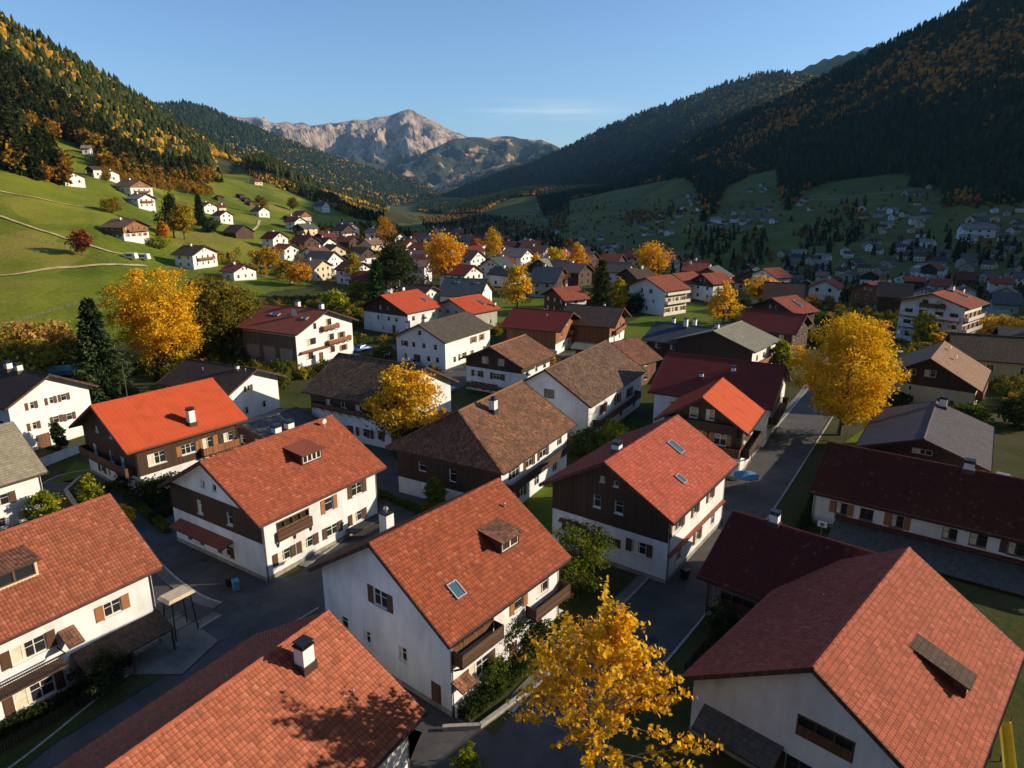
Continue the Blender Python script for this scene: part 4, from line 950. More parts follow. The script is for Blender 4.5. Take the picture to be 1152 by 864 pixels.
h.canopy('a', -5.4, -2.2, 3.5, .5, .15, 'wood_boards', 'window_canopy'); h.canopy('r', -7.6, 7.4, 3.1, .35, .1, 'metal_rust', 'string_course')
h = House('long_house', 'long house with smooth dark maroon roof above the narrow road, two small chimneys', 'house',
    (41.3, 99.8), 150, 18.3, 8.8, 6.1, 10.6, 'metal_maroon', lod=1, og=.8, oe=.8, windows=[W('a', -2, 4.4, 1.2, 1.3, 's'), W('a', 2, 4.4, 1.2, 1.3, 's'), W('a', -2.8, 1.6, 1.2, 1.3), W('a', 2.2, 1.6, 1.2, 1.3), W('a', 0, 7.2, 1, 1)] + auto(18, 8.6, 6.2, 11, 'l'))
h.chimney('l', -2.1, 2.7, .6, .6, .8); h.chimney('l', 2.2, 4.6, .5, .5, .7); h.balcony('a', -6, 6, 3.1, 1.2, 'wood_dark')
h = House('timber_chalet', 'small timber chalet with bright red roof and balconies before the long maroon roof', 'house',
    (24.1, 82.8), 60, 10.9, 6.0, 6.9, 10.8, 'metal_red', lod=0, og=1.2, oe=1.0, wall='plaster_white', clad={'a': (3.2, 12), 'r': (3.2, 8)}, cladmat='wood_dark', windows=[
    W('a', -1.2, 8.3, 1.1, 1.4), W('a', .9, 8.3, 1.1, 1.4), W('a', -2.9, 5.2, 1.4, 1.5, 'S'), W('a', -.6, 5.2, 1.4, 1.5, 'S'), W('a', 2.4, 5.2, 1.6, 1.5, 'S'), W('a', -2.2, 1.5, 1.6, 1.5), W('a', 1.8, 1.1, 1.2, 2.1, 'd'), W('r', -2, 5.2, 1.3, 1.3), W('r', 2, 5.2, 1.3, 1.3), W('r', 0, 1.6, 1.3, 1.3)])
h.balcony('a', -4.6, 4.6, 6.6, 1.0, 'wood_dark'); h.balcony('a', -4.9, 5.2, 3.7, 1.5, 'wood_brown'); h.balcony('r', -4.5, 4, 3.5, 1.2, 'wood_dark')
h = House('teal_roof_house', 'house with dark blue green roof and two white chimneys beside the village green', 'house', (32, 150), -34, 13.5, 7.6, 5.2, 8, 'tile_teal', lod=1, wall='wood_dark', windows=auto(13, 7.6, 5.2, 8, 'ar'))
h.chimney('r', .5, 1, .8, .8, 1.8); h.chimney('l', 1.8, 1, .7, .7, 1.6); h.chimney('l', -3, 1, .7, .7, 1.3)
h = House('board_gable_house', 'house with pale taupe roof and big dark boarded gable behind the long maroon roof', 'house', (39.8, 132.9), 50, 14.5, 8.8, 6.3, 9.3, 'tile_grey', lod=1, wall='plaster_bright', clad={'a': (1.5, 12)}, windows=auto(14, 8.6, 6.3, 9.3, 'r'))
h.chimney('l', -4, .6, .7, .7, 1.0); h.balcony('r', -5, 5, 3, 1.1, 'wood_orange')
h = House('maroon_roof_house', 'dark wooden house with deep maroon roof left of the big golden tree', 'house', (66.9, 153.1), 143, 14, 7.5, 5.6, 9, 'metal_maroon', lod=1, wall='wood_dark', windows=auto(14, 7.5, 5.6, 9, 'al'))
h = House('chalet', 'dark gabled chalet with orange red roof just above the deep maroon one', 'house', (68, 178), 32, 10.2, 7.6, 5.8, 9, 'tile_red', lod=1, wall='wood_dark', windows=auto(10, 7.6, 5.8, 9, 'ar'))
h.skylight('r', 1, 3.5, .9, 3.2)
h = House('brown_roof_house', 'dark house with wide brown roof next to the flagpole', 'house', (89, 207), 160, 12, 8, 4.6, 9, 'tile_darkbrown', lod=1, wall='plaster_cream', windows=auto(12, 8, 4.6, 9, 'al'))
h = House('red_roof_house', 'white house with small red roof at the village edge, right of the low golden tree', 'house', (90.6, 248.8), 25, 8.8, 6.8, 6.2, 9, 'tile_red', lod=1, windows=auto(8, 6.8, 6.2, 9, 'ar'))
h = House('wooden_house', 'brown wooden house with coral roof above and left of the white hotel', 'house', (112, 216), 32, 11, 6.4, 6.2, 9, 'tile_red', lod=1, wall='wood_brown', windows=auto(11, 6.4, 6.2, 9, 'a') + auto(11, 6.4, 6.2, 9, 'r'))
h.balcony('r', -4, 4, 3, 1.3, 'frame_white')
h = House('hotel', 'four storey white hotel with coral red roof and rows of balconies at the right', 'hotel',
    (100.5, 163), 40, 14.2, 8.3, 9.7, 12.4, 'tile_red', wall='plaster_bright', lod=1, og=1.3, oe=1.2, frame='frame_brown', shut='shutter_ochre', windows=
    [W('a', u, z, 1.8, 1.3, 'w') for z in (1.8, 4.6, 7.4) for u in (-5, -1.8, 1.8, 5)] + [W('a', -1.6, 10, 1.4, 1.2), W('a', 1.8, 10, 1.8, 1.2)] + [W('r', u, z, 1.3, 1.3, 'S') for z in (1.8, 4.6, 7.4) for u in (-4.6, -1.6, 1.4, 4.4)])
for z in (3.6, 6.4): h.balcony('a', -6.6, 6.4, z, 1.2, 'frame_white', .9); h.balcony('r', -5.6, 5.6, z, 1.0, 'frame_white', .9)
h.balcony('a', -2.6, 3, 9.1, .8, 'wood_brown', .8); h.chimney('r', 3, .9, .9, .9, 1.2); h.dish('r', 5, 3, .5); h.skylight('r', 3.6, 3.6, .9, 2.2)
h = House('gabled_house', 'cream house with dusty pink brown roof and dark gable, right of the big golden tree', 'house',
    (70, 111), 52, 17.8, 7.9, 4.6, 9, 'tile_taupe', wall='plaster_cream', lod=1, og=1.2, clad={'a': (3.9, 12)}, windows=[
    W('a', -2.4, 6.1, 1.0, 1.1), W('a', .2, 6.2, 1.7, 1.2), W('a', -2.4, 3.2, .5, .8), W('a', -3.2, 1.3, 1.8, 1.2, 's'), W('a', 3, 1.5, 1.2, 1.2, 's'), W('r', -4, 1.8, 1.4, 1.3, 'S'), W('r', 1, 1.8, 1.4, 1.3, 'S'), W('r', 5, 1.8, 1.4, 1.3)])
h.dish('r', 4, 1.6, .4); h.dish('r', 0, 3, .4); h.balcony('r', -7, 3, 2.9, 1.1, 'wood_orange')
h = House('cream_house', 'cream house with dark brown roof at the right edge, behind the dusty pink brown roof', 'house', (90, 138), -22, 18, 6.6, 4.0, 8, 'tile_darkbrown', wall='plaster_cream', lod=1, windows=[W('r', -2.6, 2.3, 2.0, 1.5, 'c'), W('r', 3, 2.3, 2.0, 1.5, 'c'), W('r', -6, 2.2, 1.1, 1.2)])
h = House('grey_roof_house', 'house with roof half black and half pale grey, behind the long brown maroon roof', 'house',
    (50, 78), 55, 19, 7.2, 4.5, 7.0, 'tile_slate', wall='wood_dark', lod=1, og=2.2, oe=.8, windows=[W('a', 0, 4.6, 2.2, .7), W('a', -3, 1.8, 1.2, 1.2), W('a', 2.5, 1.8, 1.2, 1.2)] + auto(18, 7.2, 4.5, 7, 'rl'))
h.chimney('r', 7.6, .9, 1.1, .9, 1.3)
h = House('red_gabled_house', 'small house with orange red roof beside its near twin, behind the village green', 'house', (64, 232), 31, 10.4, 5.6, 6.1, 9, 'tile_red', lod=1, windows=auto(10, 5.6, 6.1, 9, 'ar'), clad={'a': (4.8, 12)})
h = House('red_gabled_house', 'orange red roofed house overlapped by its near twin, right of the broad white chalet', 'house', (55, 236), 39, 12.3, 6.4, 5.6, 8.6, 'tile_red', lod=1, windows=auto(12, 6.4, 5.6, 8.6, 'ar'))
h = House('white_chalet', 'broad white chalet with red roof and long sunlit balcony front above the village green', 'house', (40, 206), 38, 12.2, 8.0, 7.6, 11, 'tile_red', wall='plaster_bright', lod=1, windows=[W('a', -2.2, 6.9, 1.5, 1.5), W('a', 1.6, 6.9, 1.4, 1.4), W('a', -3, 4, 1.2, 1.2), W('a', 2.6, 4, 1.2, 1.2), W('a', 0, 1.6, 1.4, 1.4)] + [W('r', u, z, 1.6, 1.3, 'S') for z in (1.7, 4.6) for u in (-3.6, 0, 3.6)])
h.balcony('r', -5, 5.5, 3.6, 1.2, 'frame_white', .9); h.balcony('r', -5, 5.5, 6.3, 1.1, 'frame_white', .8)
h = House('taupe_house', 'house with taupe roof and small white gable just left of the round golden tree', 'house', (49.3, 281), 150, 11, 6.2, 4.4, 8, 'tile_taupe', lod=1, wall='plaster_bright', windows=auto(11, 6, 4.4, 8, 'al'))
h = House('small_house', 'small house with dark gable and coral roof, above the brown barns', 'house', (12, 205), 28, 9.4, 7.0, 5.0, 8, 'tile_red', lod=1, wall='plaster_bright', clad={'a': (.8, 12)}, windows=auto(9, 7, 5, 8, 'ar'))
h = House('maroon_wall_house', 'dark red walled house with coral roof next to the narrow dark spruce', 'house', (21, 252), 170, 8.6, 5.4, 5.3, 8, 'tile_red', wall='wood_brown', lod=1, windows=auto(8, 5.4, 5.3, 8, 'al'))
h = House('white_block_house', 'plain white house with taupe roof, two rows of windows, right of the dark broad tree', 'house', (-33.3, 281), 168, 10, 5.5, 6.6, 9, 'tile_taupe', wall='plaster_bright', lod=1, windows=auto(10, 5.5, 6.6, 9, 'al', sp=2.2, rows=[1.6, 4.6]))
h = House('shed', 'low dark lean-to barn with slate coloured roof beside the flat dark brown roof', 'shed', (-38, 91), 60, 10, 4.6, 3.0, 4.1, 'tile_slate', wall='wood_dark', lod=1, windows=auto(10, 4.6, 3, 4.1, 'ar', rows=[1.5]))
h = House('shed', 'small rust roofed shed behind the mottled hipped roof, by the yellow tree', 'shed', (-10.5, 94), -30, 7, 3.6, 3.8, 5.4, 'tile_brown', wall='wood_brown', lod=1, windows=auto(7, 3.6, 3.8, 5.4, 'ar', rows=[1.8]))
h = House('annex', 'low annex with pale blue metal roof beside the small dark wood chalet', 'shed', (6, 113), -30, 9, 4, 2.8, 3.6, 'metal_dark', wall='plaster_white', lod=1, windows=auto(9, 4, 2.8, 3.6, 'ar', rows=[1.5]))
h = House('shed', 'pale roofed lean-to between the two brown barns', 'shed', (19.5, 147), 155, 6, 3, 2.6, 3.5, 'tile_grey', wall='wood_brown', lod=1)

# ---------------- village houses further off: base point in the photo, width across, length, angle, roof, wall
FAR = [
 (345, 284, 11, 11, 150, 'tile_maroon', 'wood_dark', 'dark maroon roofed house of the crowded rise, leftmost in its upper row'),
 (366, 283, 10, 10, 148, 'tile_darkbrown', 'plaster_bright', 'white gabled house with brown roof in the crowded rise, under the meadow corner'),
 (388, 268, 12, 10, 152, 'tile_darkbrown', 'plaster_bright', 'white house with wide dark roof topping the crowded rise'),
 (376, 292, 10, 9, 140, 'tile_brown', 'plaster_cream', 'brown tiled house in the middle of the crowded rise'),
 (355, 296, 11, 10, 60, 'tile_brown', 'plaster_bright', 'low white house with pale brown roof at the lower left of the crowded rise'),
 (366, 308, 15, 12, 160, 'tile_slate', 'plaster_bright', 'wide house with dark grey roof and bluish shaded front below the crowded rise'),
 (311, 280, 10, 9, 150, 'metal_maroon', 'plaster_bright', 'small white house with maroon roof beside the orange bush on the slope'),
 (323, 292, 9, 9, 148, 'metal_red', 'plaster_bright', 'small chalet with orange front and red roof edge, right of the orange bush'),
 (409, 296, 10, 10, 145, 'tile_brown', 'plaster_bright', 'white house with rusty roof left of the dark broad tree'),
 (395, 305, 9, 8, 60, 'tile_darkbrown', 'plaster_bright', 'small white house half hidden by the pointed yellow tree'),
 (422, 270, 10, 9, 150, 'tile_taupe', 'plaster_bright', 'small white house above the dark broad tree'),
 (446, 276, 9, 9, 145, 'tile_maroon', 'plaster_bright', 'little white house between the dark broad tree and the round golden one'),
 (457, 286, 10, 8, 155, 'tile_red', 'plaster_cream', 'cream house with coral roof right of the dark broad tree'),
 (475, 275, 9, 9, 150, 'metal_red', 'plaster_bright', 'white cottage with bright red roof touching the large golden tree'),
 (391, 259, 9, 8, 148, 'tile_taupe', 'plaster_bright', 'bright white cottage on the skyline of the crowded rise'),
 (340, 247, 12, 11, 150, 'tile_brown', 'plaster_bright', 'chalet with sunlit orange gable on the meadow rim, right of the hillside barns'),
 (325, 249, 8, 8, 60, 'tile_darkbrown', 'wood_dark', 'dark hut beside the chalet with sunlit orange gable'),
 (294, 244, 13, 10, 155, 'tile_darkbrown', 'plaster_bright', 'white house with dark flat roof halfway up the green slope'),
 (270, 268, 14, 9, 160, 'tile_darkbrown', 'wood_dark', 'lone dark barn in the bright green field'),
 (234, 240, 12, 10, 150, 'metal_rust', 'plaster_bright', 'white house with rusty roof behind the dark and golden trees of the slope'),
 (252, 251, 12, 9, 155, 'tile_darkbrown', 'plaster_bright', 'white house with dark roof below the rusty roofed one on the slope'),
 (247, 240, 8, 8, 60, 'metal_maroon', 'plaster_cream', 'small cream house beside the rusty roofed one on the slope'),
 (277, 228, 7, 7, 150, 'tile_darkbrown', 'wood_dark', 'uppermost of the dark hay barns on the slope'),
 (270, 224, 7, 6, 60, 'tile_darkbrown', 'wood_dark', 'left hand one of the dark hay barns on the slope'),
 (283, 232, 8, 7, 150, 'tile_darkbrown', 'wood_brown', 'lowest of the dark hay barns on the slope'),
 (247, 226, 7, 6, 150, 'tile_darkbrown', 'wood_dark', 'single dark hay barn left of the other barns'),
 (289, 208, 14, 11, 150, 'metal_red', 'plaster_cream', 'large chalet with red roof at the forest edge, highest on the slope'),
 (363, 238, 16, 10, 170, 'tile_teal', 'plaster_bright', 'long pale blue building below the row of orange trees'),
 (81, 209, 13, 11, 150, 'tile_darkbrown', 'plaster_bright', 'white farmhouse with dark roof at the top of the steep meadow'),
 (126, 204, 9, 8, 150, 'tile_grey', 'plaster_bright', 'small grey roofed house among the autumn bushes at the meadow top'),
 (106, 199, 8, 7, 60, 'tile_darkbrown', 'plaster_bright', 'small dark roofed house hidden in the autumn bushes'),
 (56, 168, 9, 8, 150, 'tile_grey', 'plaster_bright', 'tiny white house by the upper clearing'),
 (98, 174, 11, 7, 20, 'tile_grey', 'plaster_bright', 'flat grey and white building at the rim of the upper clearing'),
 (144, 170, 16, 9, 10, 'tile_grey', 'plaster_bright', 'bright white building standing inside the hillside forest'),
 (528, 303, 13, 12, 150, 'tile_brown', 'plaster_bright', 'house with brown roof and white edge right of the large golden tree'),
 (541, 288, 12, 10, 150, 'tile_maroon', 'plaster_bright', 'white gabled house between the two round golden trees'),
 (558, 314, 13, 10, 60, 'tile_teal', 'plaster_bright', 'house with blue green roof and white gable behind the leafy yellow tree'),
 (583, 300, 13, 12, 150, 'tile_grey', 'plaster_bright', 'large white house with pale roof above the leafy yellow tree'),
 (600, 289, 13, 10, 155, 'tile_red', 'wood_dark', 'coral roof on a dark house behind the large pale roofed one'),
 (575, 286, 9, 9, 150, 'tile_red', 'plaster_bright', 'coral roof peeping out left of the small pointed yellow tree'),
 (612, 314, 11, 10, 60, 'tile_grey', 'plaster_bright', 'white house with light roof left of the slate blue one'),
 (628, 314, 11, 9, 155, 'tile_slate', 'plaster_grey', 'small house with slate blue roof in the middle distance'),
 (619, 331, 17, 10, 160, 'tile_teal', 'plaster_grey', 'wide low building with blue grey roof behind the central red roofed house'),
 (632, 300, 10, 8, 60, 'tile_red', 'wood_dark', 'dark gabled house with coral roof under the middle yellow tree'),
 (658, 304, 13, 10, 150, 'tile_taupe', 'wood_dark', 'dark house with taupe and red roof left of the narrow dark spruce'),
 (660, 285, 10, 9, 150, 'tile_red', 'plaster_cream', 'coral roofed house under the right one of the paired yellow trees'),
 (690, 307, 10, 9, 150, 'tile_red', 'wood_dark', 'dark little house tucked behind the narrow dark spruce'),
 (752, 306, 12, 9, 150, 'tile_taupe', 'plaster_cream', 'cream house with taupe roof between the round golden trees'),
 (714, 326, 11, 9, 30, 'tile_darkbrown', 'wood_dark', 'dark roofed outbuilding left of the broad white chalet'),
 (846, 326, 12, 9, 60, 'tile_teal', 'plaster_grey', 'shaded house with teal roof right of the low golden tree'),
 (925, 318, 10, 8, 150, 'tile_taupe', 'plaster_cream', 'tan roofed house behind the flagpole'),
 (906, 327, 8, 7, 60, 'tile_taupe', 'plaster_bright', 'little tan roofed house below the flagpole'),
 (1047, 316, 11, 10, 32, 'tile_red', 'plaster_bright', 'lone white three storey house in the shade above the hotel'),
 (1085, 324, 13, 10, 150, 'tile_maroon', 'wood_brown', 'shaded house with dark red roof above the hotel'),
 (1115, 372, 17, 12, 160, 'tile_grey', 'canvas_beige', 'low building with beige curved looking roof right of the hotel'),
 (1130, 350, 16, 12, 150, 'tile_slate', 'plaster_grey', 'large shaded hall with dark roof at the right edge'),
 (1005, 352, 12, 9, 150, 'tile_darkbrown', 'wood_dark', 'dark shaded house left of the hotel'),
 (1142, 408, 10, 9, -25, 'tile_slate', 'plaster_grey', 'small slate roofed shed at the right edge behind the yellow hedge'),
]
for i, (X, Y, wd, ln, an, rf, wl, lab) in enumerate(FAR):
    x, y, z = hit(X, Y); rr = random.Random(i)
    if Y < 256 and X < 335: wd *= .8; ln *= .8
    three = 'three storey' in lab; he = 8.2 if three else rr.uniform(4.6, 5.8) if 'barn' not in lab and 'hut' not in lab else 3.2; hr = he + wd * .5 * rr.uniform(.5, .62) + .3
    if Y < 256 and X < 335: he *= .82; hr *= .84
    a = R(an); cx, cy = x - math.cos(a) * ln / 2, y - math.sin(a) * ln / 2
    if math.hypot(x, y) > 650: he *= 1.1
    nm = 'hay_barn' if 'barn' in lab else 'hut' if 'hut' in lab else 'chalet' if 'chalet' in lab else 'farmhouse' if 'farm' in lab else 'house'
    wins = auto(ln, wd / 2 + .5, he, hr, 'ar' if an < 90 else 'al', og=.8, oe=.6, sp=3.4) if 'barn' not in lab else []
    h = House(nm, lab, nm.replace('_', ' '), (cx, cy), an, ln + 1, wd / 2 + .8, he, hr, rf, wall=wl, og=.9, oe=.8, lod=2, zg=z - .1, zbase=-5., windows=wins,
        clad={'a': (he * .55, 20)} if rr.random() < .35 and 'plaster' in wl else None, cladmat='wood_orange' if 'orange' in lab else 'wood_dark')
    if rr.random() < .6 and 'barn' not in lab: h.chimney('r', ln * .2, .8, .8, .8, 1.1)
# hillside houses in the meadow
for (X, Y, an, ln, wd, he, hr, rf, wl, clad, cm, lab) in [
    (222, 300, 165, 11, 8.2, 5.4, 8.6, 'tile_darkbrown', 'plaster_bright', None, 'wood_dark', 'white house with black roof standing above the golden tree and the dull green one'),
    (143, 268, 163, 13, 7.6, 4.9, 8.0, 'tile_taupe', 'plaster_bright', {'a': (2.4, 12), 'l': (2.0, 9), 'r': (2, 9)}, 'wood_orange', 'chalet with glowing orange gable in the steep meadow, above the red bush'),
    (270, 314, 150, 9, 6.2, 3.6, 6.2, 'tile_red', 'plaster_bright', None, 'wood_dark', 'low white cottage with coral roof right of the black roofed white house'),
    (152, 222, 160, 14, 8.6, 6.4, 10.2, 'tile_taupe', 'plaster_bright', {'a': (5.5, 14)}, 'wood_orange', 'big white farmhouse with brown gable boards, upper one of the pair on the slope'),
    (160, 234, 160, 10, 6.6, 5.0, 7.8, 'tile_grey', 'plaster_bright', None, 'wood_dark', 'white farmhouse, lower one of the pair on the slope')]:
    x, y, z = hit(X, Y); a = R(an); sc_ = 1
    h = House('hillside_house', lab, 'house', (x - math.cos(a) * ln / 2, y - math.sin(a) * ln / 2), an, ln, wd, he, hr, rf, wall=wl, og=1.2, oe=1.0, lod=1, zg=z - .3, zbase=-4, clad=clad, cladmat=cm,
        windows=auto(ln, wd, he, hr, 'al', style='S' if 'orange' in lab else 'w'))
    h.chimney('l', 1, 1.2, .8, .8, 1.2)
    if he > 4.5: h.balcony('a', -wd * .6, wd * .6, 3.1, 1.1, 'wood_orange', .9)

# ---------------- infill of the village between the named houses
MARKS = [((501, 300), 'large golden orange tree'), ((555, 275), 'oval yellow tree'), ((582, 325), 'leafy yellow tree'), ((446, 310), 'dark broad tree'), ((400, 310), 'slim pointed yellow tree'), ((637, 285), 'paired yellow trees'),
 ((733, 288), 'round golden tree'), ((777, 293), 'wide low yellow tree'), ((676, 320), 'narrow dark spruce'), ((852, 322), 'low spreading golden tree'), ((937, 315), 'two slim poplars'), ((434, 245), 'brownish orange skyline tree'), ((337, 305), 'orange bushy tree'),
 ((366, 298), 'wide dark grey roof'), ((1055, 350), 'white hotel'), ((740, 330), 'broad white chalet'), ((530, 322), 'large blue grey roof'), ((805, 315), 'twin red roofs'), ((620, 325), 'blue grey roofed building'), ((980, 320), 'wooden house with coral roof'), ((880, 325), 'wide brown roof'), ((313, 290), 'yellow and green bushy tree')]
placed = [(o.location.x, o.location.y) for o in col.objects if o.parent is None and o.type == 'EMPTY']
used_l = set(); gi = np.random.default_rng(77); cnt = 0
GREENS = [(495, 325, 605, 374), (698, 336, 822, 394), (585, 333, 642, 352), (268, 200, 330, 300)]
RF_ = [('tile_red', 'coral'), ('tile_brown', 'rusty brown'), ('tile_darkbrown', 'dark brown'), ('tile_red', 'orange red'), ('tile_maroon', 'maroon'), ('tile_slate', 'slate grey'), ('tile_taupe', 'taupe'), ('metal_red', 'bright red')]
WL_ = [('plaster_bright', 'white'), ('plaster_bright', 'white'), ('plaster_cream', 'cream'), ('wood_dark', 'dark wooden')]
for tr in range(900):
    if tr % 3 == 0: X, Y = gi.uniform(840, 1150), gi.uniform(318, 352)
    elif tr % 3 == 1: X, Y = gi.uniform(420, 860), gi.uniform(270, 330)
    else: X, Y = gi.uniform(330, 640), gi.uniform(258, 345)
    if any(a < X < c and b < Y < d for a, b, c, d in GREENS) or cnt >= 62: continue
    x, y, z = hit(X, Y)
    if math.hypot(x, y) > 640 or any((x - a) ** 2 + (y - b) ** 2 < 17.5 ** 2 for a, b in placed): continue
    (rf, rn), (wl, wn_) = RF_[gi.integers(0, 8)], WL_[gi.integers(0, 4)]
    mk = sorted(MARKS, key=lambda q: math.hypot(q[0][0] - X, q[0][1] - Y)); lab = None
    for (mx, my), ph in mk[:4]:
        rel = ('left of' if X < mx else 'right of') if abs(X - mx) > abs(Y - my) else ('behind' if Y < my else 'in front of')
        for q in ('%s house with %s roof %s the %s' % (wn_, rn, rel, ph), 'small %s house with %s roof %s the %s' % (wn_, rn, rel, ph)):
            if q not in used_l and lab is None: lab = q
    if not lab: continue
    used_l.add(lab); placed.append((x, y)); cnt += 1
    wd = gi.uniform(9, 12); ln = gi.uniform(9, 13); an = gi.choice([55, 60, 150, 155]) + gi.uniform(-8, 8); he = gi.uniform(4.4, 6.2); hr = he + wd * gi.uniform(.26, .33)
    h = House('village_house', lab, 'house', (x - math.cos(R(an)) * ln / 2, y - math.sin(R(an)) * ln / 2), an, ln + 1, wd / 2 + .8, he, hr, rf, wall=wl, og=.9, oe=.8, lod=2, zg=z - .1, zbase=-5.,
        windows=auto(ln, wd / 2 + .5, he, hr, 'ar' if an < 90 else 'al', og=.8, oe=.6, sp=3.3), clad={'a': (he * .6, 20)} if gi.random() < .4 and wl != 'wood_dark' else None)
    h.chimney('r' if gi.random() < .5 else 'l', ln * gi.uniform(-.3, .3), .9, .8, .8, 1.1)
print('infill', cnt)

# ------------------------------------------------------------------ trees
def rdir(n, g):
    v = g.normal(size=(n, 3)); return v / np.linalg.norm(v, axis=1)[:, None]
GOLD = [(.78, .42, .02), (.84, .50, .03), (.66, .42, .03), (.60, .28, .02)]
GOLDGREEN = [(.62, .36, .02), (.40, .30, .02), (.72, .42, .03), (.20, .20, .02)]
YELLOW = [(.86, .52, .03), (.78, .44, .02), (.60, .42, .04)]
ORANGE = [(.62, .22, .02), (.50, .17, .02), (.70, .32, .03)]
DULL = [(.17, .15, .02), (.22, .17, .025), (.11, .12, .02)]
GREEN = [(.06, .10, .015), (.09, .13, .02), (.12, .15, .02)]
YGREEN = [(.26, .30, .02), (.36, .34, .02), (.16, .20, .02)]
DARKG = [(.025, .045, .015), (.035, .06, .02), (.05, .065, .02)]
SPRUCE = [(.055, .085, .035), (.075, .105, .045), (.035, .06, .025)]
REDB = [(.26, .06, .03), (.33, .09, .03), (.20, .07, .03)]
TAN = [(.50, .30, .08), (.42, .22, .05), (.55, .38, .12)]
MAPLE = np.array([(0, 1), (.13, .55), (.42, .72), (.36, .36), (.95, .30), (.55, .02), (.62, -.32), (.22, -.28), (0, -.55),
                  (-.22, -.28), (-.62, -.32), (-.55, .02), (-.95, .30), (-.36, .36), (-.42, .72), (-.13, .55)], float)
LEAF4 = np.array([(-.42, -.15), (0, -.6), (.42, -.05), (.1, .6)], float)
NEEDLE = np.array([(-.16, 0), (.16, 0), (.1, 1.), (-.1, 1.)], float)
def leaf_cloud(name, P, C, size, shape, g, mat='leaves', out=None, dirs=None, flat=.0):
    n = len(P); k = len(shape); nrm = rdir(n, g)
    if out is not None: nrm = nrm + out * .7; nrm[:, 2] += .25
    nrm /= np.linalg.norm(nrm, axis=1)[:, None]
    if dirs is None: t = np.cross(nrm, rdir(n, g))
    else: t = dirs; nrm = np.cross(t, rdir(n, g) * .6 + np.array([0, 0, .0])); nrm /= np.linalg.norm(nrm, axis=1)[:, None] + 1e-9
    t = t / (np.linalg.norm(t, axis=1)[:, None] + 1e-9); b = np.cross(nrm, t)
    sz = size * (.65 + .7 * g.random(n))[:, None, None]
    V = P[:, None, :] + sz * (shape[None, :, 0, None] * b[:, None, :] + shape[None, :, 1, None] * t[:, None, :])
    if k > 6: V = V + (sz * (np.abs(shape[None, :, 0, None]) * -.22)) * nrm[:, None, :]
    V = V.reshape(-1, 3); F = np.arange(n * k).reshape(n, k); return np_mesh(name, V, F, mat, colr=np.repeat(C, k, 0))
def palette(pal, n, g, jit=.18):
    p = np.array(pal); a = p[g.integers(0, len(p), n)]; b = p[g.integers(0, len(p), n)]; t = g.random(n)[:, None]
    return (a * t + b * (1 - t)) * (1 + jit * (g.random(n)[:, None] * 2 - 1))
def tube_path(mb, pts, rad, k=6):
    for i in range(len(pts) - 1): mb.tube(pts[i], pts[i + 1], rad[i], rad[i + 1], k, cap=(i == len(pts) - 2))
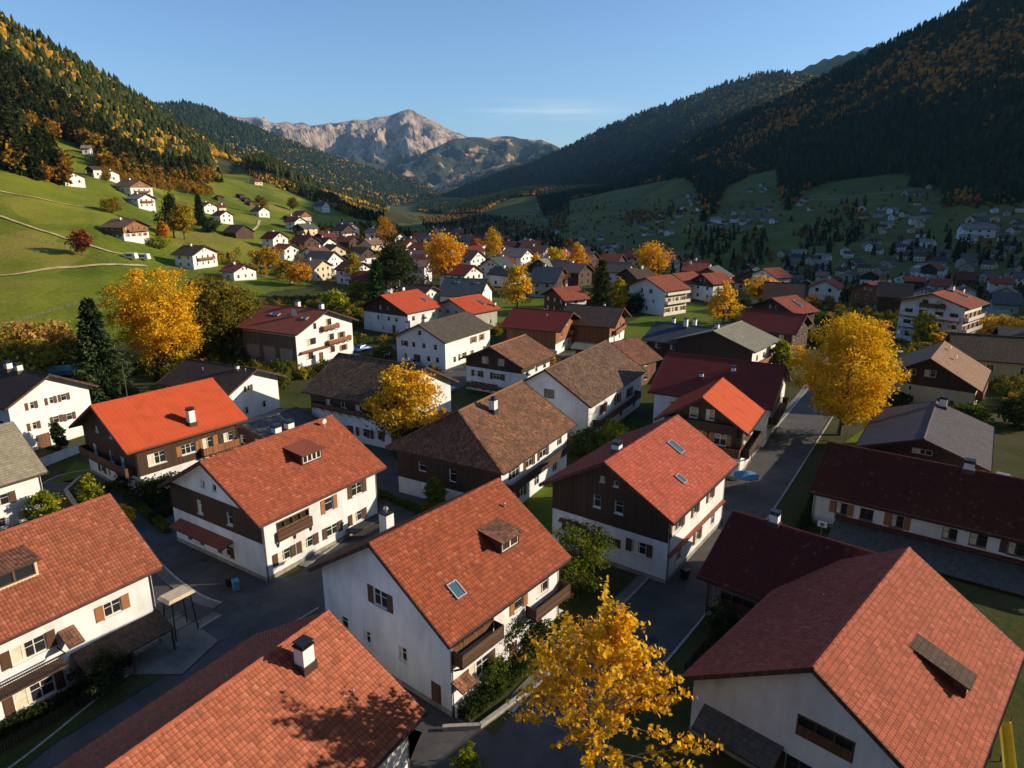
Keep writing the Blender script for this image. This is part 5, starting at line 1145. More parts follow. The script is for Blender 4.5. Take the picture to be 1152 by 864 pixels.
def broadleaf(seed, H, Rad, cb, nclump, nleaf, leaf, pal, shape='round', lean=(0, 0), leafshape=None, bark='bark', clr=None, lowpal=None, spike=0.):
    g = np.random.default_rng(seed); zc_ = (cb + H) / 2; zr = (H - cb) / 2
    d = rdir(nclump, g); rr = .35 + .65 * g.random(nclump) ** .6
    lump = 1 + .30 * np.sin(d[:, 0] * 3.1 + seed) * np.cos(d[:, 1] * 2.7 + seed * 1.7) + .13 * np.sin(d[:, 2] * 5 + seed)
    hz = d[:, 2] * rr
    prof = {'round': lambda z: 1 + 0 * z, 'poplar': lambda z: 1 - .35 * z, 'cone': lambda z: np.clip(.95 - .75 * z, .1, 1.6), 'wide': lambda z: 1 + .1 * z}[shape](hz)
    Cc = np.stack([d[:, 0] * rr * Rad * lump * prof, d[:, 1] * rr * Rad * lump * prof, zc_ + hz * zr * (1 + .12 * (lump - 1))], -1)
    Cc[:, 0] += lean[0] * (Cc[:, 2] / H); Cc[:, 1] += lean[1] * (Cc[:, 2] / H)
    cr = (clr or Rad * .24) * (.6 + .8 * g.random(nclump)); cc = palette(pal, nclump, g, .12)
    if lowpal is not None:
        lo = palette(lowpal, nclump, g); m_ = (hz < -.45 + .25 * g.random(nclump))[:, None]; cc = np.where(m_, lo, cc)
    ci = g.integers(0, nclump, nleaf); o = g.normal(size=(nleaf, 3)) * .5; ln = np.linalg.norm(o, axis=1)[:, None]; o = o / np.maximum(1, ln / 1.1)
    o[:, 2] *= .7
    P = Cc[ci] + o * cr[ci][:, None]; C = cc[ci] * (1 + .25 * (g.random(nleaf)[:, None] * 2 - 1)) * (1 + .05 * (g.random((nleaf, 3)) * 2 - 1))
    if spike:
        dv = d[ci] * np.array([1, 1, .4]) + np.array([0, 0, .35]); P = P * 1.0 + dv * (g.random(nleaf)[:, None] ** 1.5 * 2 - .6) * spike
    outv = P - np.array([0, 0, zc_]); outv /= np.linalg.norm(outv, axis=1)[:, None] + 1e-6
    crown = leaf_cloud('crown', P, np.clip(C, 0, 1), leaf, LEAF4 if leafshape is None else leafshape, g, out=outv)
    tb = MB(); r0 = max(.1, H * .018); top = H * .72; segs = 6; axis = []
    for i in range(segs + 1):
        t = i / segs; axis.append((lean[0] * t * .7 + .25 * math.sin(t * 4 + seed) * t, lean[1] * t * .7 + .25 * math.cos(t * 3 + seed) * t, t * top - (.3 if i == 0 else 0)))
    tube_path(tb, axis, [r0 * (1.35 if i == 0 else 1) * (1 - .8 * i / segs) for i in range(segs + 1)], 8)
    nb = min(nclump, 90)
    for i in range(nb):
        c = Cc[i]; zs = min(top * .97, max(cb * .75, c[2] - (.35 + .3 * g.random()) * math.hypot(c[0], c[1]) - .5)); t = zs / top; j = min(segs - 1, int(t * segs)); f = t * segs - j
        a = np.array(axis[j]) * (1 - f) + np.array(axis[j + 1]) * f; mid = a * .5 + c * .5 + np.array([0, 0, .12 * np.linalg.norm(c - a)]) * (.3 + .5 * g.random()) + g.normal(size=3) * .15
        rb = r0 * (.34 * (1 - t) + .09); tube_path(tb, [a, (a + mid) / 2 + g.normal(size=3) * .06, mid, c], [rb, rb * .75, rb * .5, rb * .15], 5)
    return tb.mesh('trunk', bark), crown
def conifer(seed, H, Rad, n, pal, tiers=None, cb=.06, size=.5):
    g = np.random.default_rng(seed); tiers = tiers or int(H / .55); tb = MB(); tube_path(tb, [(0, 0, -.3), (0.05, 0, H * .5), (0, 0, H * .97)], [H * .018, H * .011, .02], 7)
    Ps, Ds, Cs = [], [], []
    per = max(6, n // (tiers * 7))
    for i in range(tiers):
        t = (i + .5 * g.random()) / tiers; z = H * (cb + (1 - cb) * t); r = Rad * (1 - t) ** .85 * (.8 + .35 * g.random()) + .12
        nbz = 7 if t < .8 else 5
        for b in range(nbz):
            a = 2 * math.pi * (b + g.random() * .9) / nbz + i * 1.3; rl = r * (.6 + .55 * g.random()); dx, dy = math.cos(a), math.sin(a)
            s = (g.random(per) ** .7); px = dx * rl * s; py = dy * rl * s; pz = z - .28 * rl * s ** 1.5 + .10 * rl * (s ** 3)
            w_ = .16 * rl * (1 - .5 * s) + .08; q = g.normal(size=(per, 3)) * np.stack([w_, w_, w_ * .45], -1)
            Ps.append(np.stack([px, py, pz - .05], -1) + q)
            sd_ = g.normal(size=(per, 3)) * .55 + np.array([dx, dy, -.25]); Ds.append(sd_)
            c = palette(pal, 1, g)[0]; Cs.append(np.tile(c, (per, 1)) * (1 + .3 * (g.random((per, 1)) * 2 - 1)))
            if b % 2 == 0: tb.tube((0, 0, z), (dx * rl * .7, dy * rl * .7, z - .14 * rl), .035, .012, 4, cap=False)
    return tb.mesh('trunk', 'bark'), leaf_cloud('crown', np.concatenate(Ps), np.clip(np.concatenate(Cs), 0, 1), size, NEEDLE, g, 'needles', dirs=np.concatenate(Ds))
PROTO = {}
def plant(name, label, cat, meshes, x, y, z=None, rz=0., s=1., group=None, parts=('trunk', 'crown')):
    if z is None: z = hgt(x, y) if math.hypot(x, y) > 175 else 0.
    o = empty(name, (x, y, z), rz, label, cat, group); o.scale = (s, s, s) if not isinstance(s, tuple) else s
    for nm, me in zip(parts, meshes): link(nm, me, o)
    return o
def base(X, Y): return hit(X, Y) if Y < 400 else (*at(X, Y, 0.), 0.)

# the nearest maple
plant('maple_tree', 'small golden maple with lobed leaves, nearest tree at the bottom of the picture', 'tree',
      broadleaf(3, 14.2, 3.9, 3.2, 170, 8200, .17, [(.88, .50, .03), (.92, .58, .04), (.78, .44, .02), (.84, .54, .05), (.60, .40, .03)], 'cone', leafshape=MAPLE, bark='bark_pale', clr=.36, spike=.95), 5.4, 33.2, 0)
plant('broadleaf_tree', 'largest golden tree, full round crown beside the narrow road on the right', 'tree',
      broadleaf(8, 18.6, 7.3, 2.0, 270, 26000, .31, [(.90, .58, .03), (.86, .50, .02), (.74, .50, .03), (.50, .36, .02)], 'round', lean=(.6, 0), clr=1.5), *base(944, 489)[:2])
x, y, z = base(457, 503)
plant('broadleaf_tree', 'bright yellow tree with darker green foot in front of the mottled shingle roof', 'tree',
      broadleaf(21, 12.2, 4.6, .8, 190, 12000, .34, YELLOW, 'round', lowpal=DULL, clr=1.2), x, y, 0)
x, y, z = base(186, 424)
plant('broadleaf_tree', 'big golden orange tree at the foot of the green slope, behind the tall spruce', 'tree',
      broadleaf(5, 22.0, 8.6, 3.2, 250, 23000, .36, [(.84, .47, .02), (.88, .54, .03), (.72, .42, .02), (.50, .34, .02)], 'round', clr=1.7), x, y, 0)
x, y, z = base(250, 402)
plant('broadleaf_tree', 'dull olive green tree just right of the big golden orange one', 'tree', broadleaf(13, 19, 7.2, 1, 240, 15000, .5, DULL + [(.26, .2, .03)], 'round', clr=1.8), x, y)
x, y, z = base(119, 462)
plant('spruce_tree', 'tall dark spruce standing between the tall white house and the bright red metal roof', 'tree', conifer(4, 19.0, 5.4, 26000, SPRUCE, size=.62), x, y, 0)
MID = [  # X, Y of the foot, height, radius, kind, palette, label, shape
 (501, 322, 21, 8.5, 'b', [(.78, .40, .02), (.70, .32, .02), (.78, .46, .03)], 'large golden orange tree in the middle distance, above the blue grey roof', 'round'),
 (555, 300, 19, 5.4, 'b', [(.66, .38, .02), (.52, .34, .02), (.74, .45, .03)], 'oval yellow tree standing against the dark valley, upper centre', 'poplar'),
 (582, 352, 15, 5.2, 'b', YELLOW + [(.42, .32, .03)], 'leafy yellow tree with green tinge beside the blue green roof', 'poplar'),
 (434, 282, 21, 6.6, 'b', [(.42, .22, .03), (.50, .25, .03)], 'brownish orange tree on the skyline, left of the large golden orange one', 'poplar'),
 (446, 340, 22, 8.2, 'b', DARKG + [(.07, .07, .025)], 'dark broad green tree in the middle of the village', 'cone'),
 (425, 344, 15, 3.4, 'c', [(.05, .10, .03), (.07, .12, .03)], 'pointed green conifer leaning against the dark broad tree', ''),
 (400, 334, 16, 3.0, 'b', [(.50, .34, .03), (.38, .32, .03)], 'slim pointed yellow tree left of the dark broad tree', 'cone'),
 (404, 340, 7, 4.2, 'b', YGREEN, 'round yellow green bush at the foot of the slim pointed yellow tree', 'round'),
 (624, 312, 13, 5.6, 'b', [(.70, .45, .03), (.55, .38, .03)], 'left one of the paired yellow trees by the coral roofs', 'round'),
 (650, 310, 14, 4.6, 'b', [(.75, .42, .03), (.68, .33, .02)], 'right one of the paired yellow trees by the coral roofs', 'poplar'),
 (603, 305, 8, 3.2, 'b', YELLOW, 'small pointed yellow tree left of the pair', 'cone'),
 (538, 291, 11, 3.4, 'b', ORANGE, 'small orange tree left of the oval yellow tree', 'round'),
 (640, 293, 12, 2.4, 'b', ORANGE, 'narrow rusty tree behind the paired yellow trees', 'poplar'),
 (733, 312, 15, 7.4, 'b', GOLD, 'round golden tree behind the broad white chalet', 'round'),
 (777, 308, 10, 6.2, 'b', [(.58, .38, .03), (.66, .36, .03), (.45, .3, .03)], 'wide low yellow tree behind the twin red roofs', 'wide'),
 (676, 345, 15, 4.0, 'c', [(.05, .075, .02), (.09, .09, .025)], 'narrow dark spruce by the village green', ''),
 (696, 352, 11, 3.3, 'b', [(.44, .34, .03), (.55, .36, .03)], 'slender yellow green tree next to the dark roofed barn', 'cone'),
 (813, 364, 12, 4.4, 'b', YELLOW, 'yellow tree at the far edge of the village green', 'cone'),
 (852, 342, 9, 5.4, 'b', YELLOW + [(.6, .3, .03)], 'low spreading golden tree before the shaded valley', 'wide'),
 (729, 350, 7.5, 4.0, 'b', [(.14, .15, .03), (.2, .18, .03)], 'dull green bush before the broad white chalet', 'round'),
 (713, 352, 5.5, 3.8, 'b', DARKG, 'dark bush left of the dull green one, before the broad white chalet', 'round'),
 (929, 328, 9, 2.2, 'b', YELLOW, 'left one of the two slim poplars by the flagpole', 'poplar'),
 (946, 332, 8, 1.7, 'b', YGREEN + YELLOW, 'right one of the two slim poplars by the flagpole', 'poplar'),
 (1037, 392, 8.5, 3.2, 'b', [(.28, .27, .03), (.45, .35, .03)], 'yellow green tree in front of the white hotel', 'round'),
 (1055, 395, 4.2, 2.4, 'b', YELLOW, 'small yellow bush under the hotel corner', 'round'),
 (301, 303, 9.5, 6.2, 'b', [(.60, .32, .02), (.35, .25, .02)], 'yellow and green bushy tree above the low white cottage', 'round'),
 (337, 322, 9, 5.2, 'b', [(.55, .26, .02), (.62, .33, .03)], 'orange bushy tree before the wide dark grey roof', 'round'),
 (376, 352, 6.5, 5.0, 'b', YGREEN, 'yellow green bush behind the big cream guest house', 'round'),
 (196, 268, 21, 6.8, 'b', DARKG + [(.09, .10, .02)], 'dark green tree on the slope, left of its golden neighbour', 'cone'),
 (208, 270, 18, 6.2, 'b', [(.50, .32, .02), (.36, .27, .02)], 'yellow green tree on the slope, right of its dark neighbour', 'round'),
 (226, 254, 17, 3.6, 'c', DARKG, 'dark conifer on the slope, right of the yellow green tree', ''),
 (237, 262, 8, 5.0, 'b', DARKG, 'dark bush under the dark conifer on the slope', 'round'),
 (184, 269, 8, 3.0, 'b', ORANGE, 'small orange bush between the orange gabled chalet and the dark green tree', 'cone'),
 (180, 280, 5, 4.8, 'b', YGREEN, 'low green bush right of the orange gabled chalet', 'wide'),
 (93, 288, 9.5, 4.0, 'b', REDB, 'isolated dark red bush on the steep green meadow', 'round'),
 (126, 240, 7.5, 4.8, 'b', [(.25, .20, .02), (.33, .22, .02)], 'yellow green bush left of the pair of white farmhouses', 'round'),
 (183, 200, 17, 6, 'b', [(.62, .30, .02), (.5, .25, .02)], 'golden tree at the lower rim of the hillside forest', 'round'),
 (207, 204, 12, 4.6, 'b', [(.62, .28, .02), (.45, .22, .02)], 'small golden tree right of the forest rim tree', 'round'),
 (61, 205, 20, 7, 'c', DARKG, 'dark conifer at the top of the steep meadow', ''),
 (247, 206, 15, 4, 'c', DARKG, 'dark conifer at the right end of the hillside forest', ''),
 (294, 240, 13, 5.5, 'b', [(.22, .14, .03)], 'brown tree behind the hay barns', 'round'),
 (330, 238, 12, 5.5, 'b', [(.2, .13, .03), (.12, .11, .03)], 'brown green tree above the chalet with sunlit gable', 'round'),
 (1108, 382, 6, 4.4, 'b', YELLOW, 'left bush of the yellow row behind the dark brown roof', 'wide'),
 (1126, 383, 6, 4.0, 'b', YELLOW, 'middle bush of the yellow row behind the dark brown roof', 'wide'),
 (1146, 384, 6, 4.2, 'b', YELLOW, 'right bush of the yellow row behind the dark brown roof', 'wide'),
 (878, 420, 7, 2.4, 'b', YGREEN, 'slim green tree between the pale taupe roof and the largest golden tree', 'cone'),
 (1005, 460, 3.0, 2.6, 'b', DARKG, 'dark shrub under the dusty pink roofed house', 'round'),
 (1088, 478, 3.6, 2.7, 'b', GREEN, 'green shrub right of the half black roof chimney', 'round'),
 (1146, 480, 5.0, 3.8, 'b', DARKG, 'dark tree at the right edge below the cream house', 'round'),
 (1148, 596, 5.6, 3.2, 'b', GREEN, 'green shrub at the right edge beside the long brown maroon roof', 'round'),
 (650, 672, 7.4, 3.1, 'b', GREEN + [(.2, .2, .03)], 'bushy green tree between the middle foreground house and the black gabled chalet', 'round'),
 (489, 577, 4.6, 1.5, 'c', [(.10, .15, .03), (.16, .19, .03)], 'little green conifer before the hipped roof house', ''),
 (52, 592, 4.6, 2.0, 'b', YGREEN, 'yellow green shrub by the grey roofed house at the left edge', 'cone'),
 (103, 566, 3.6, 1.9, 'b', YGREEN, 'yellow green shrub beside the curved lane', 'cone'),
 (140, 590, 2.4, 1.2, 'b', YELLOW, 'small yellow shrub behind the big orange red roof', 'cone'),
 (68, 508, 4.4, 1.5, 'b', DARKG, 'pointed dark shrub against the tall white house', 'cone'),
 (690, 500, 3.4, 2.6, 'b', YGREEN, 'yellow green shrub before the long white house with shingle roof', 'round'),
 (655, 510, 3.6, 3.2, 'b', GREEN, 'green shrub in the garden of the hipped roof house', 'round'),
 (158, 548, 3.2, 3.0, 'b', DARKG, 'dark green shrub at the corner of the wooden chalet', 'round'),
 (178, 566, 3.2, 3.0, 'b', DARKG, 'dark green shrub in the garden bed before the wooden chalet', 'round'),
 (815, 722, 3.4, 1.9, 'b', DARKG, 'dark shrub beside the low house with maroon roof', 'round'),
 (570, 742, 5.6, 1.9, 'b', DARKG, 'tall dark shrub against the sunlit side of the middle foreground house', 'cone'),
 (598, 728, 3.2, 1.6, 'b', DARKG, 'dark shrub next to the garden tables', 'round'),
 (552, 775, 2.6, 1.6, 'b', GREEN, 'green shrub at the end of the front garden bed', 'round'),
 (120, 775, 3.0, 2.2, 'b', DARKG, 'dark shrub below the porch roof at the left', 'round'),
 (525, 866, 1.7, 1.0, 'b', YGREEN, 'clipped yellow green bush at the bottom edge', 'round'),
 (24, 408, 8.5, 6.8, 'b', TAN, 'tan autumn shrub behind the tall white house', 'wide'),
 (58, 402, 8, 6.0, 'b', TAN + [(.3, .25, .05)], 'tan and green autumn shrub left of the tall spruce', 'wide'),
 (5, 420, 8.0, 6.0, 'b', [(.32, .26, .03), (.25, .22, .03)], 'olive shrub at the left edge behind the tall white house', 'wide'),
 (42, 424, 6.5, 6.8, 'b', [(.32, .26, .03), (.25, .22, .03)], 'olive shrub in front of the tan ones', 'wide'),
 (85, 415, 7, 5.0, 'b', [(.30, .20, .03), (.16, .14, .03)], 'brown olive shrub touching the tall spruce', 'wide'),
 (268, 433, 3.0, 1.6, 'b', ORANGE, 'small orange bush on the terrace behind the flat dark brown roof', 'round'),
]
for i, (X, Y, Ht, Rd, k, pal, lab, shp) in enumerate(MID):
    x, y, z = base(X, Y); d = math.hypot(x, y); near = d < 130
    if k == 'c': me = conifer(50 + i, Ht, Rd, 7000 if near else 5200, pal, tiers=int(Ht / .7), size=.45 if near else .9)
    else:
        lf = max(.16, min(.62, d * .0034)) * (1.15 if Ht > 6 else .9); area = Rd * Rd * 2.2 + Rd * Ht
        nl = int(min(15000, max(1400, area / (lf * lf) * 7))); nc = int(min(200, 40 + area * .8))
        me = broadleaf(50 + i, Ht, Rd * .92, Ht * (.04 if Ht < 9 else .14), nc, nl, lf, pal, shp, clr=Rd * .26)
    bush = Ht < 8.6 and k == 'b'
    nm = 'shrub' if ('shrub' in lab or 'bush' in lab) else 'conifer_tree' if k == 'c' else 'broadleaf_tree'
    plant(nm, lab, 'shrub' if nm == 'shrub' else 'tree', me, x, y, z if Y < 400 else 0, rz=i * 1.3)

# ------------------------------------------------------------------ woods on the hillsides
def in_poly(X, Y, P):
    P = np.array(P, float); c = np.zeros(len(X), bool); j = len(P) - 1
    for i in range(len(P)):
        a = (P[i, 1] > Y) != (P[j, 1] > Y)
        with np.errstate(divide='ignore', invalid='ignore'): xx = (P[j, 0] - P[i, 0]) * (Y - P[i, 1]) / (P[j, 1] - P[i, 1]) + P[i, 0]
        c ^= a & (X < xx); j = i
    return c
ICO_V = []; t_ = (1 + 5 ** .5) / 2
ICO_V = np.array([(-1, t_, 0), (1, t_, 0), (-1, -t_, 0), (1, -t_, 0), (0, -1, t_), (0, 1, t_), (0, -1, -t_), (0, 1, -t_), (t_, 0, -1), (t_, 0, 1), (-t_, 0, -1), (-t_, 0, 1)]); ICO_V = ICO_V / np.linalg.norm(ICO_V[0])
ICO_F = np.array([(0, 11, 5), (0, 5, 1), (0, 1, 7), (0, 7, 10), (0, 10, 11), (1, 5, 9), (5, 11, 4), (11, 10, 2), (10, 7, 6), (7, 1, 8), (3, 9, 4), (3, 4, 2), (3, 2, 6), (3, 6, 8), (3, 8, 9), (4, 9, 5), (2, 4, 11), (6, 2, 10), (8, 6, 7), (9, 8, 1)])
def far_trees(name, label, X, Y, Z, Hs, conif, C, g, seg=6, big=1.):
    Vs, Fs, Cs = [], [], []; off = 0
    i = np.where(conif)[0]
    if len(i):
        tiers = [(0.10, .45, .26), (.34, .72, .19), (.60, 1.0, .12)]
        tv = []; tf = []; o = 0
        for z0, z1, r in tiers:
            a = np.arange(seg) * 2 * math.pi / seg
            tv += [(math.cos(q) * r * (1.25 if j % 2 else .8), math.sin(q) * r * (1.25 if j % 2 else .8), z0 + (.03 if j % 2 else -.03)) for j, q in enumerate(a)] + [(0, 0, z1)]
            tf += [(o + j, o + (j + 1) % seg, o + seg) for j in range(seg)]; o += seg + 1
        tv = np.array(tv); tf = np.array(tf); n = len(i); rot = g.random(n) * 6.28; w_ = (.75 + .5 * g.random(n)) * big
        c, s_ = np.cos(rot), np.sin(rot)
        V = np.empty((n, len(tv), 3)); jx = 1 + .3 * (g.random((n, len(tv))) - .5)
        V[..., 0] = (tv[:, 0] * c[:, None] - tv[:, 1] * s_[:, None]) * (Hs[i] * w_)[:, None] * jx + X[i][:, None]
        V[..., 1] = (tv[:, 0] * s_[:, None] + tv[:, 1] * c[:, None]) * (Hs[i] * w_)[:, None] * jx + Y[i][:, None]
        V[..., 2] = tv[:, 2] * Hs[i][:, None] + Z[i][:, None] - .5
        Vs.append(V.reshape(-1, 3)); Fs.append((tf[None] + (np.arange(n) * len(tv))[:, None, None]).reshape(-1, 3)); Cs.append(np.repeat(C[i], len(tv), 0)); off = n * len(tv)
    i = np.where(~conif)[0]
    if len(i):
        rep = np.tile(i, 3); X = X.copy(); Y = Y.copy(); Z = Z.copy(); X = X[rep] + np.concatenate([0 * i, g.normal(size=2 * len(i)) * np.tile(Hs[i], 2) * .16]); Y = Y[rep] + np.concatenate([0 * i, g.normal(size=2 * len(i)) * np.tile(Hs[i], 2) * .16])
        Z = Z[rep] + np.concatenate([Hs[i] * .12, g.random(2 * len(i)) * np.tile(Hs[i], 2) * .1]); Hs = Hs[rep] * .68; C = C[rep]; i = np.arange(len(rep))
        n = len(i); V = np.empty((n, 12, 3)); jit = .62 + .75 * g.random((n, 12)); rw = (.30 + .14 * g.random(n)) * big
        V[..., 0] = ICO_V[:, 0] * jit * (Hs[i] * rw)[:, None] + X[i][:, None]; V[..., 1] = ICO_V[:, 1] * jit * (Hs[i] * rw)[:, None] + Y[i][:, None]
        V[..., 2] = (ICO_V[:, 2] * jit * .42 + .45) * Hs[i][:, None] + Z[i][:, None]
        Vs.append(V.reshape(-1, 3)); Fs.append((ICO_F[None] + (np.arange(n) * 12)[:, None, None]).reshape(-1, 3) + off); Cs.append(np.repeat(C[i], 12, 0) * (1 + .25 * (g.random((n * 12, 1)) - .5)))
    o = link(name, np_mesh(name, np.concatenate(Vs), np.concatenate(Fs), 'far_foliage', colr=np.clip(np.concatenate(Cs), 0, 1)))
    tag(o, label, 'forest', kind='stuff'); return o
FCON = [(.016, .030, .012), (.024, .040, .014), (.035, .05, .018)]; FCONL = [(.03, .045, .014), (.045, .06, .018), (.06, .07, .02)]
FORA = [(.40, .18, .02), (.46, .26, .03), (.26, .12, .02), (.26, .19, .03), (.16, .13, .02)]; FBRN = [(.20, .09, .025), (.14, .07, .02), (.30, .14, .03)]
def near_wood(name, label, X, Y, Z, Hs, conif, C, g):
    i = np.where(~conif)[0]; k = 170; n = len(i); d = rdir(n * k, g).reshape(n, k, 3); rr = (.55 + .45 * g.random((n, k)))[..., None]
    lump = 1 + .28 * np.sin(d[..., 0] * 4 + X[i][:, None]) * np.cos(d[..., 1] * 4 + Y[i][:, None]); W_ = (Hs[i] * (.30 + .12 * g.random(n)))[:, None, None]
    P = d * rr * lump[..., None] * np.concatenate([W_, W_, np.broadcast_to((Hs[i] * .44)[:, None, None], W_.shape)], -1) + np.stack([X[i], Y[i], Z[i] + Hs[i] * .5], -1)[:, None, :]
    Cb = np.repeat(C[i], k, 0) * (1 + .5 * (g.random((n * k, 1)) - .5)); S1 = np.repeat(Hs[i] * .085, k)
    j = np.where(conif)[0]; k2 = 150; m = len(j); t = g.random((m, k2)) ** 1.3; a = g.random((m, k2)) * 6.283; r_ = (Hs[j] * (.17 + .07 * g.random(m)))[:, None] * (1 - t) ** .9 * (.6 + .5 * g.random((m, k2))) + .15
    P2 = np.stack([X[j][:, None] + np.cos(a) * r_, Y[j][:, None] + np.sin(a) * r_, Z[j][:, None] + t * Hs[j][:, None] * .98], -1); C2 = np.repeat(C[j], k2, 0) * (1 + .5 * (g.random((m * k2, 1)) - .5)); S2 = np.repeat(Hs[j] * .085, k2)
    D2 = np.stack([np.cos(a), np.sin(a), -.5 + 0 * a], -1).reshape(-1, 3)
    PP = np.concatenate([P.reshape(-1, 3), P2.reshape(-1, 3)]); CC = np.clip(np.concatenate([Cb, C2]), 0, 1); SS = np.concatenate([S1, S2])[:, None, None]
    N_ = len(PP); nr = rdir(N_, g); t1 = rdir(N_, g); t1[len(P.reshape(-1, 3)):] = D2 + .5 * t1[len(P.reshape(-1, 3)):]; b1 = np.cross(nr, t1); b1 /= np.linalg.norm(b1, axis=1)[:, None] + 1e-9; t1 /= np.linalg.norm(t1, axis=1)[:, None] + 1e-9
    V = PP[:, None, :] + SS * (LEAF4[None, :, 0, None] * b1[:, None, :] * 1.5 + LEAF4[None, :, 1, None] * t1[:, None, :] * 1.5)
    o = link(name, np_mesh(name, V.reshape(-1, 3), np.arange(N_ * 4).reshape(N_, 4), 'leaves', colr=np.repeat(CC, 4, 0))); tag(o, label, 'forest', kind='stuff')
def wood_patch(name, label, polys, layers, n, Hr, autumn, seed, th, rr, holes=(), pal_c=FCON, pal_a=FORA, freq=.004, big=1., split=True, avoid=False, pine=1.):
    g = np.random.default_rng(seed); T = np.radians(g.uniform(th[0], th[1], n)); r = np.sqrt(g.uniform(rr[0] ** 2, rr[1] ** 2, n)); x = r * np.sin(T); y = r * np.cos(T)
    z, I = height_all(x, y); X, Y = proj(x, y, z); m = np.zeros(n, bool)
    for P in polys: m |= in_poly(X, Y, P)
    for P in holes: m &= ~in_poly(X, Y, P)
    if layers is not None: m &= np.isin(I, layers)
    if avoid:
        for a, b in HOUSES: m &= (x - a) ** 2 + (y - b) ** 2 > 10.3 ** 2
        for a, b, c, e in GREENS: m &= ~((X > a) & (X < c) & (Y > b) & (Y < e))
        for q in ROADPTS: m &= (x - q[0]) ** 2 + (y - q[1]) ** 2 > 4.6 ** 2
    x, y, z, Y = x[m], y[m], z[m], Y[m]; k = len(x); nz = fbm(x * freq, y * freq, 4); a = autumn(Y, nz) if callable(autumn) else autumn + nz * .9
    dec = g.random(k) < a; C = np.where(dec[:, None], palette(pal_a, k, g, .3), palette(pal_c, k, g, .3)); Hs = g.uniform(Hr[0], Hr[1], k) * np.where(dec, .72, 1)
    nr = np.hypot(x, y) < 760
    if nr.any() and split:
        q = nr; near_wood(name, label + ', nearer part', x[q], y[q], z[q], Hs[q], ~dec[q], C[q], g)
        q = ~nr; x, y, z, Hs, dec, C = x[q], y[q], z[q], Hs[q], dec[q], C[q]
    print(name, k, nr.sum())
    if not len(x): return
    return far_trees(name, label, x, y, z, Hs, ~dec, C, g, big=big)
LF = KEYS.index('left_forest_hill') + 1; RF = KEYS.index('right_forest_hill') + 1; HR = KEYS.index('hazy_ridge') + 1; FR = KEYS.index('far_ridge_right') + 1; WM = KEYS.index('wooded_mountain') + 1; LM = KEYS.index('low_mountain') + 1
left_poly = [(-300, -400), (0, -60), (440, 200), (436, 238), (392, 226), (340, 212), (300, 198), (262, 182), (236, 176), (244, 205), (200, 207), (172, 204), (150, 200), (120, 196), (118, 176), (64, 158), (30, 148), (-10, 140), (-300, 140)]
band = [(-40, 158), (30, 160), (58, 180), (74, 196), (72, 209), (48, 204), (0, 190), (-40, 178)]
clear1 = [(56, 165), (70, 155), (116, 178), (112, 196), (75, 188)]
HOUSES = [(o.location.x, o.location.y) for o in col.objects if o.parent is None and o.type == 'EMPTY' and o.get('category') in ('house', 'hotel', 'guest house', 'barn', 'shed', 'chalet', 'farmhouse', 'hut', 'hay barn')]
HOUSES += [(a + math.cos(R(t)) * 6, b + math.sin(R(t)) * 6) for a, b, t in [(o.location.x, o.location.y, math.degrees(o.rotation_euler.z) + k) for o in col.objects if o.parent is None and o.type == 'EMPTY' and o.get('category') in ('house', 'hotel', 'guest house', 'barn') and math.hypot(o.location.x, o.location.y) < 230 for k in (0, 180)]]
ROADPTS = [at(X, Y) for X, Y in ((812, 600), (830, 570), (858, 540), (878, 512), (896, 488), (910, 468), (925, 448), (944, 418), (962, 392), (418, 505), (425, 490), (438, 475), (460, 460), (480, 446), (500, 435), (516, 424), (500, 410), (480, 398), (455, 395), (430, 392), (405, 400), (610, 404), (650, 402), (700, 400), (740, 430), (930, 372), (880, 368), (850, 370), (820, 375), (560, 412))]
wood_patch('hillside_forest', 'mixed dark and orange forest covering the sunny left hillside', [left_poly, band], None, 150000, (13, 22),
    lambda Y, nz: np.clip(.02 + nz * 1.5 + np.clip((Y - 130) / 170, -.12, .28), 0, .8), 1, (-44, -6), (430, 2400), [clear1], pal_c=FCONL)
wood_patch('autumn_hedgerow', 'orange autumn bushes along the meadow tops of the left slope', [[(112, 188), (150, 196), (195, 207), (240, 212), (238, 222), (190, 216), (150, 207), (118, 205)], [(268, 186), (330, 205), (432, 240), (432, 252), (400, 246), (352, 226), (320, 215), (282, 198)], [(0, 250), (1, 250), (1, 251)]], None, 50000, (5, 10), .75, 2, (-42, -6), (400, 1800))
wood_patch('hedges', 'scattered shrubs and trees between the houses of the far village', [[(300, 262), (345, 256), (430, 252), (520, 270), (680, 288), (700, 318), (500, 326), (400, 320), (330, 318), (230, 300)], [(640, 290), (900, 315), (1152, 318), (1152, 350), (850, 345), (640, 312)]], None, 9000, (3, 6.5), .55, 12, (-24, 42), (230, 640), avoid=True, pal_a=[(.35, .22, .03), (.2, .18, .03), (.45, .2, .02)], pal_c=FCONL)
right_poly = [(470, 200), (700, 100), (1400, -400), (1400, 226), (1152, 228), (1062, 232), (1060, 212), (1020, 212), (1031, 200), (1000, 196), (935, 204), (905, 216), (884, 240), (876, 215), (874, 190), (845, 196), (815, 213), (803, 240), (790, 250), (783, 212), (770, 200), (735, 206), (700, 212), (640, 226), (628, 240), (612, 244), (604, 220), (575, 222), (540, 240), (500, 242), (470, 238)]
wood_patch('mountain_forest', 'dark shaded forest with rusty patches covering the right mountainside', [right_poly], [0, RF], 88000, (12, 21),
    lambda Y, nz: np.clip(-.08 + nz * 2.3 + np.clip((Y - 100) / 500, -.2, .25), 0, .75), 3, (-8, 47), (900, 3300), pal_a=[(.36, .13, .02), (.28, .11, .02), (.42, .19, .03)], freq=.006)
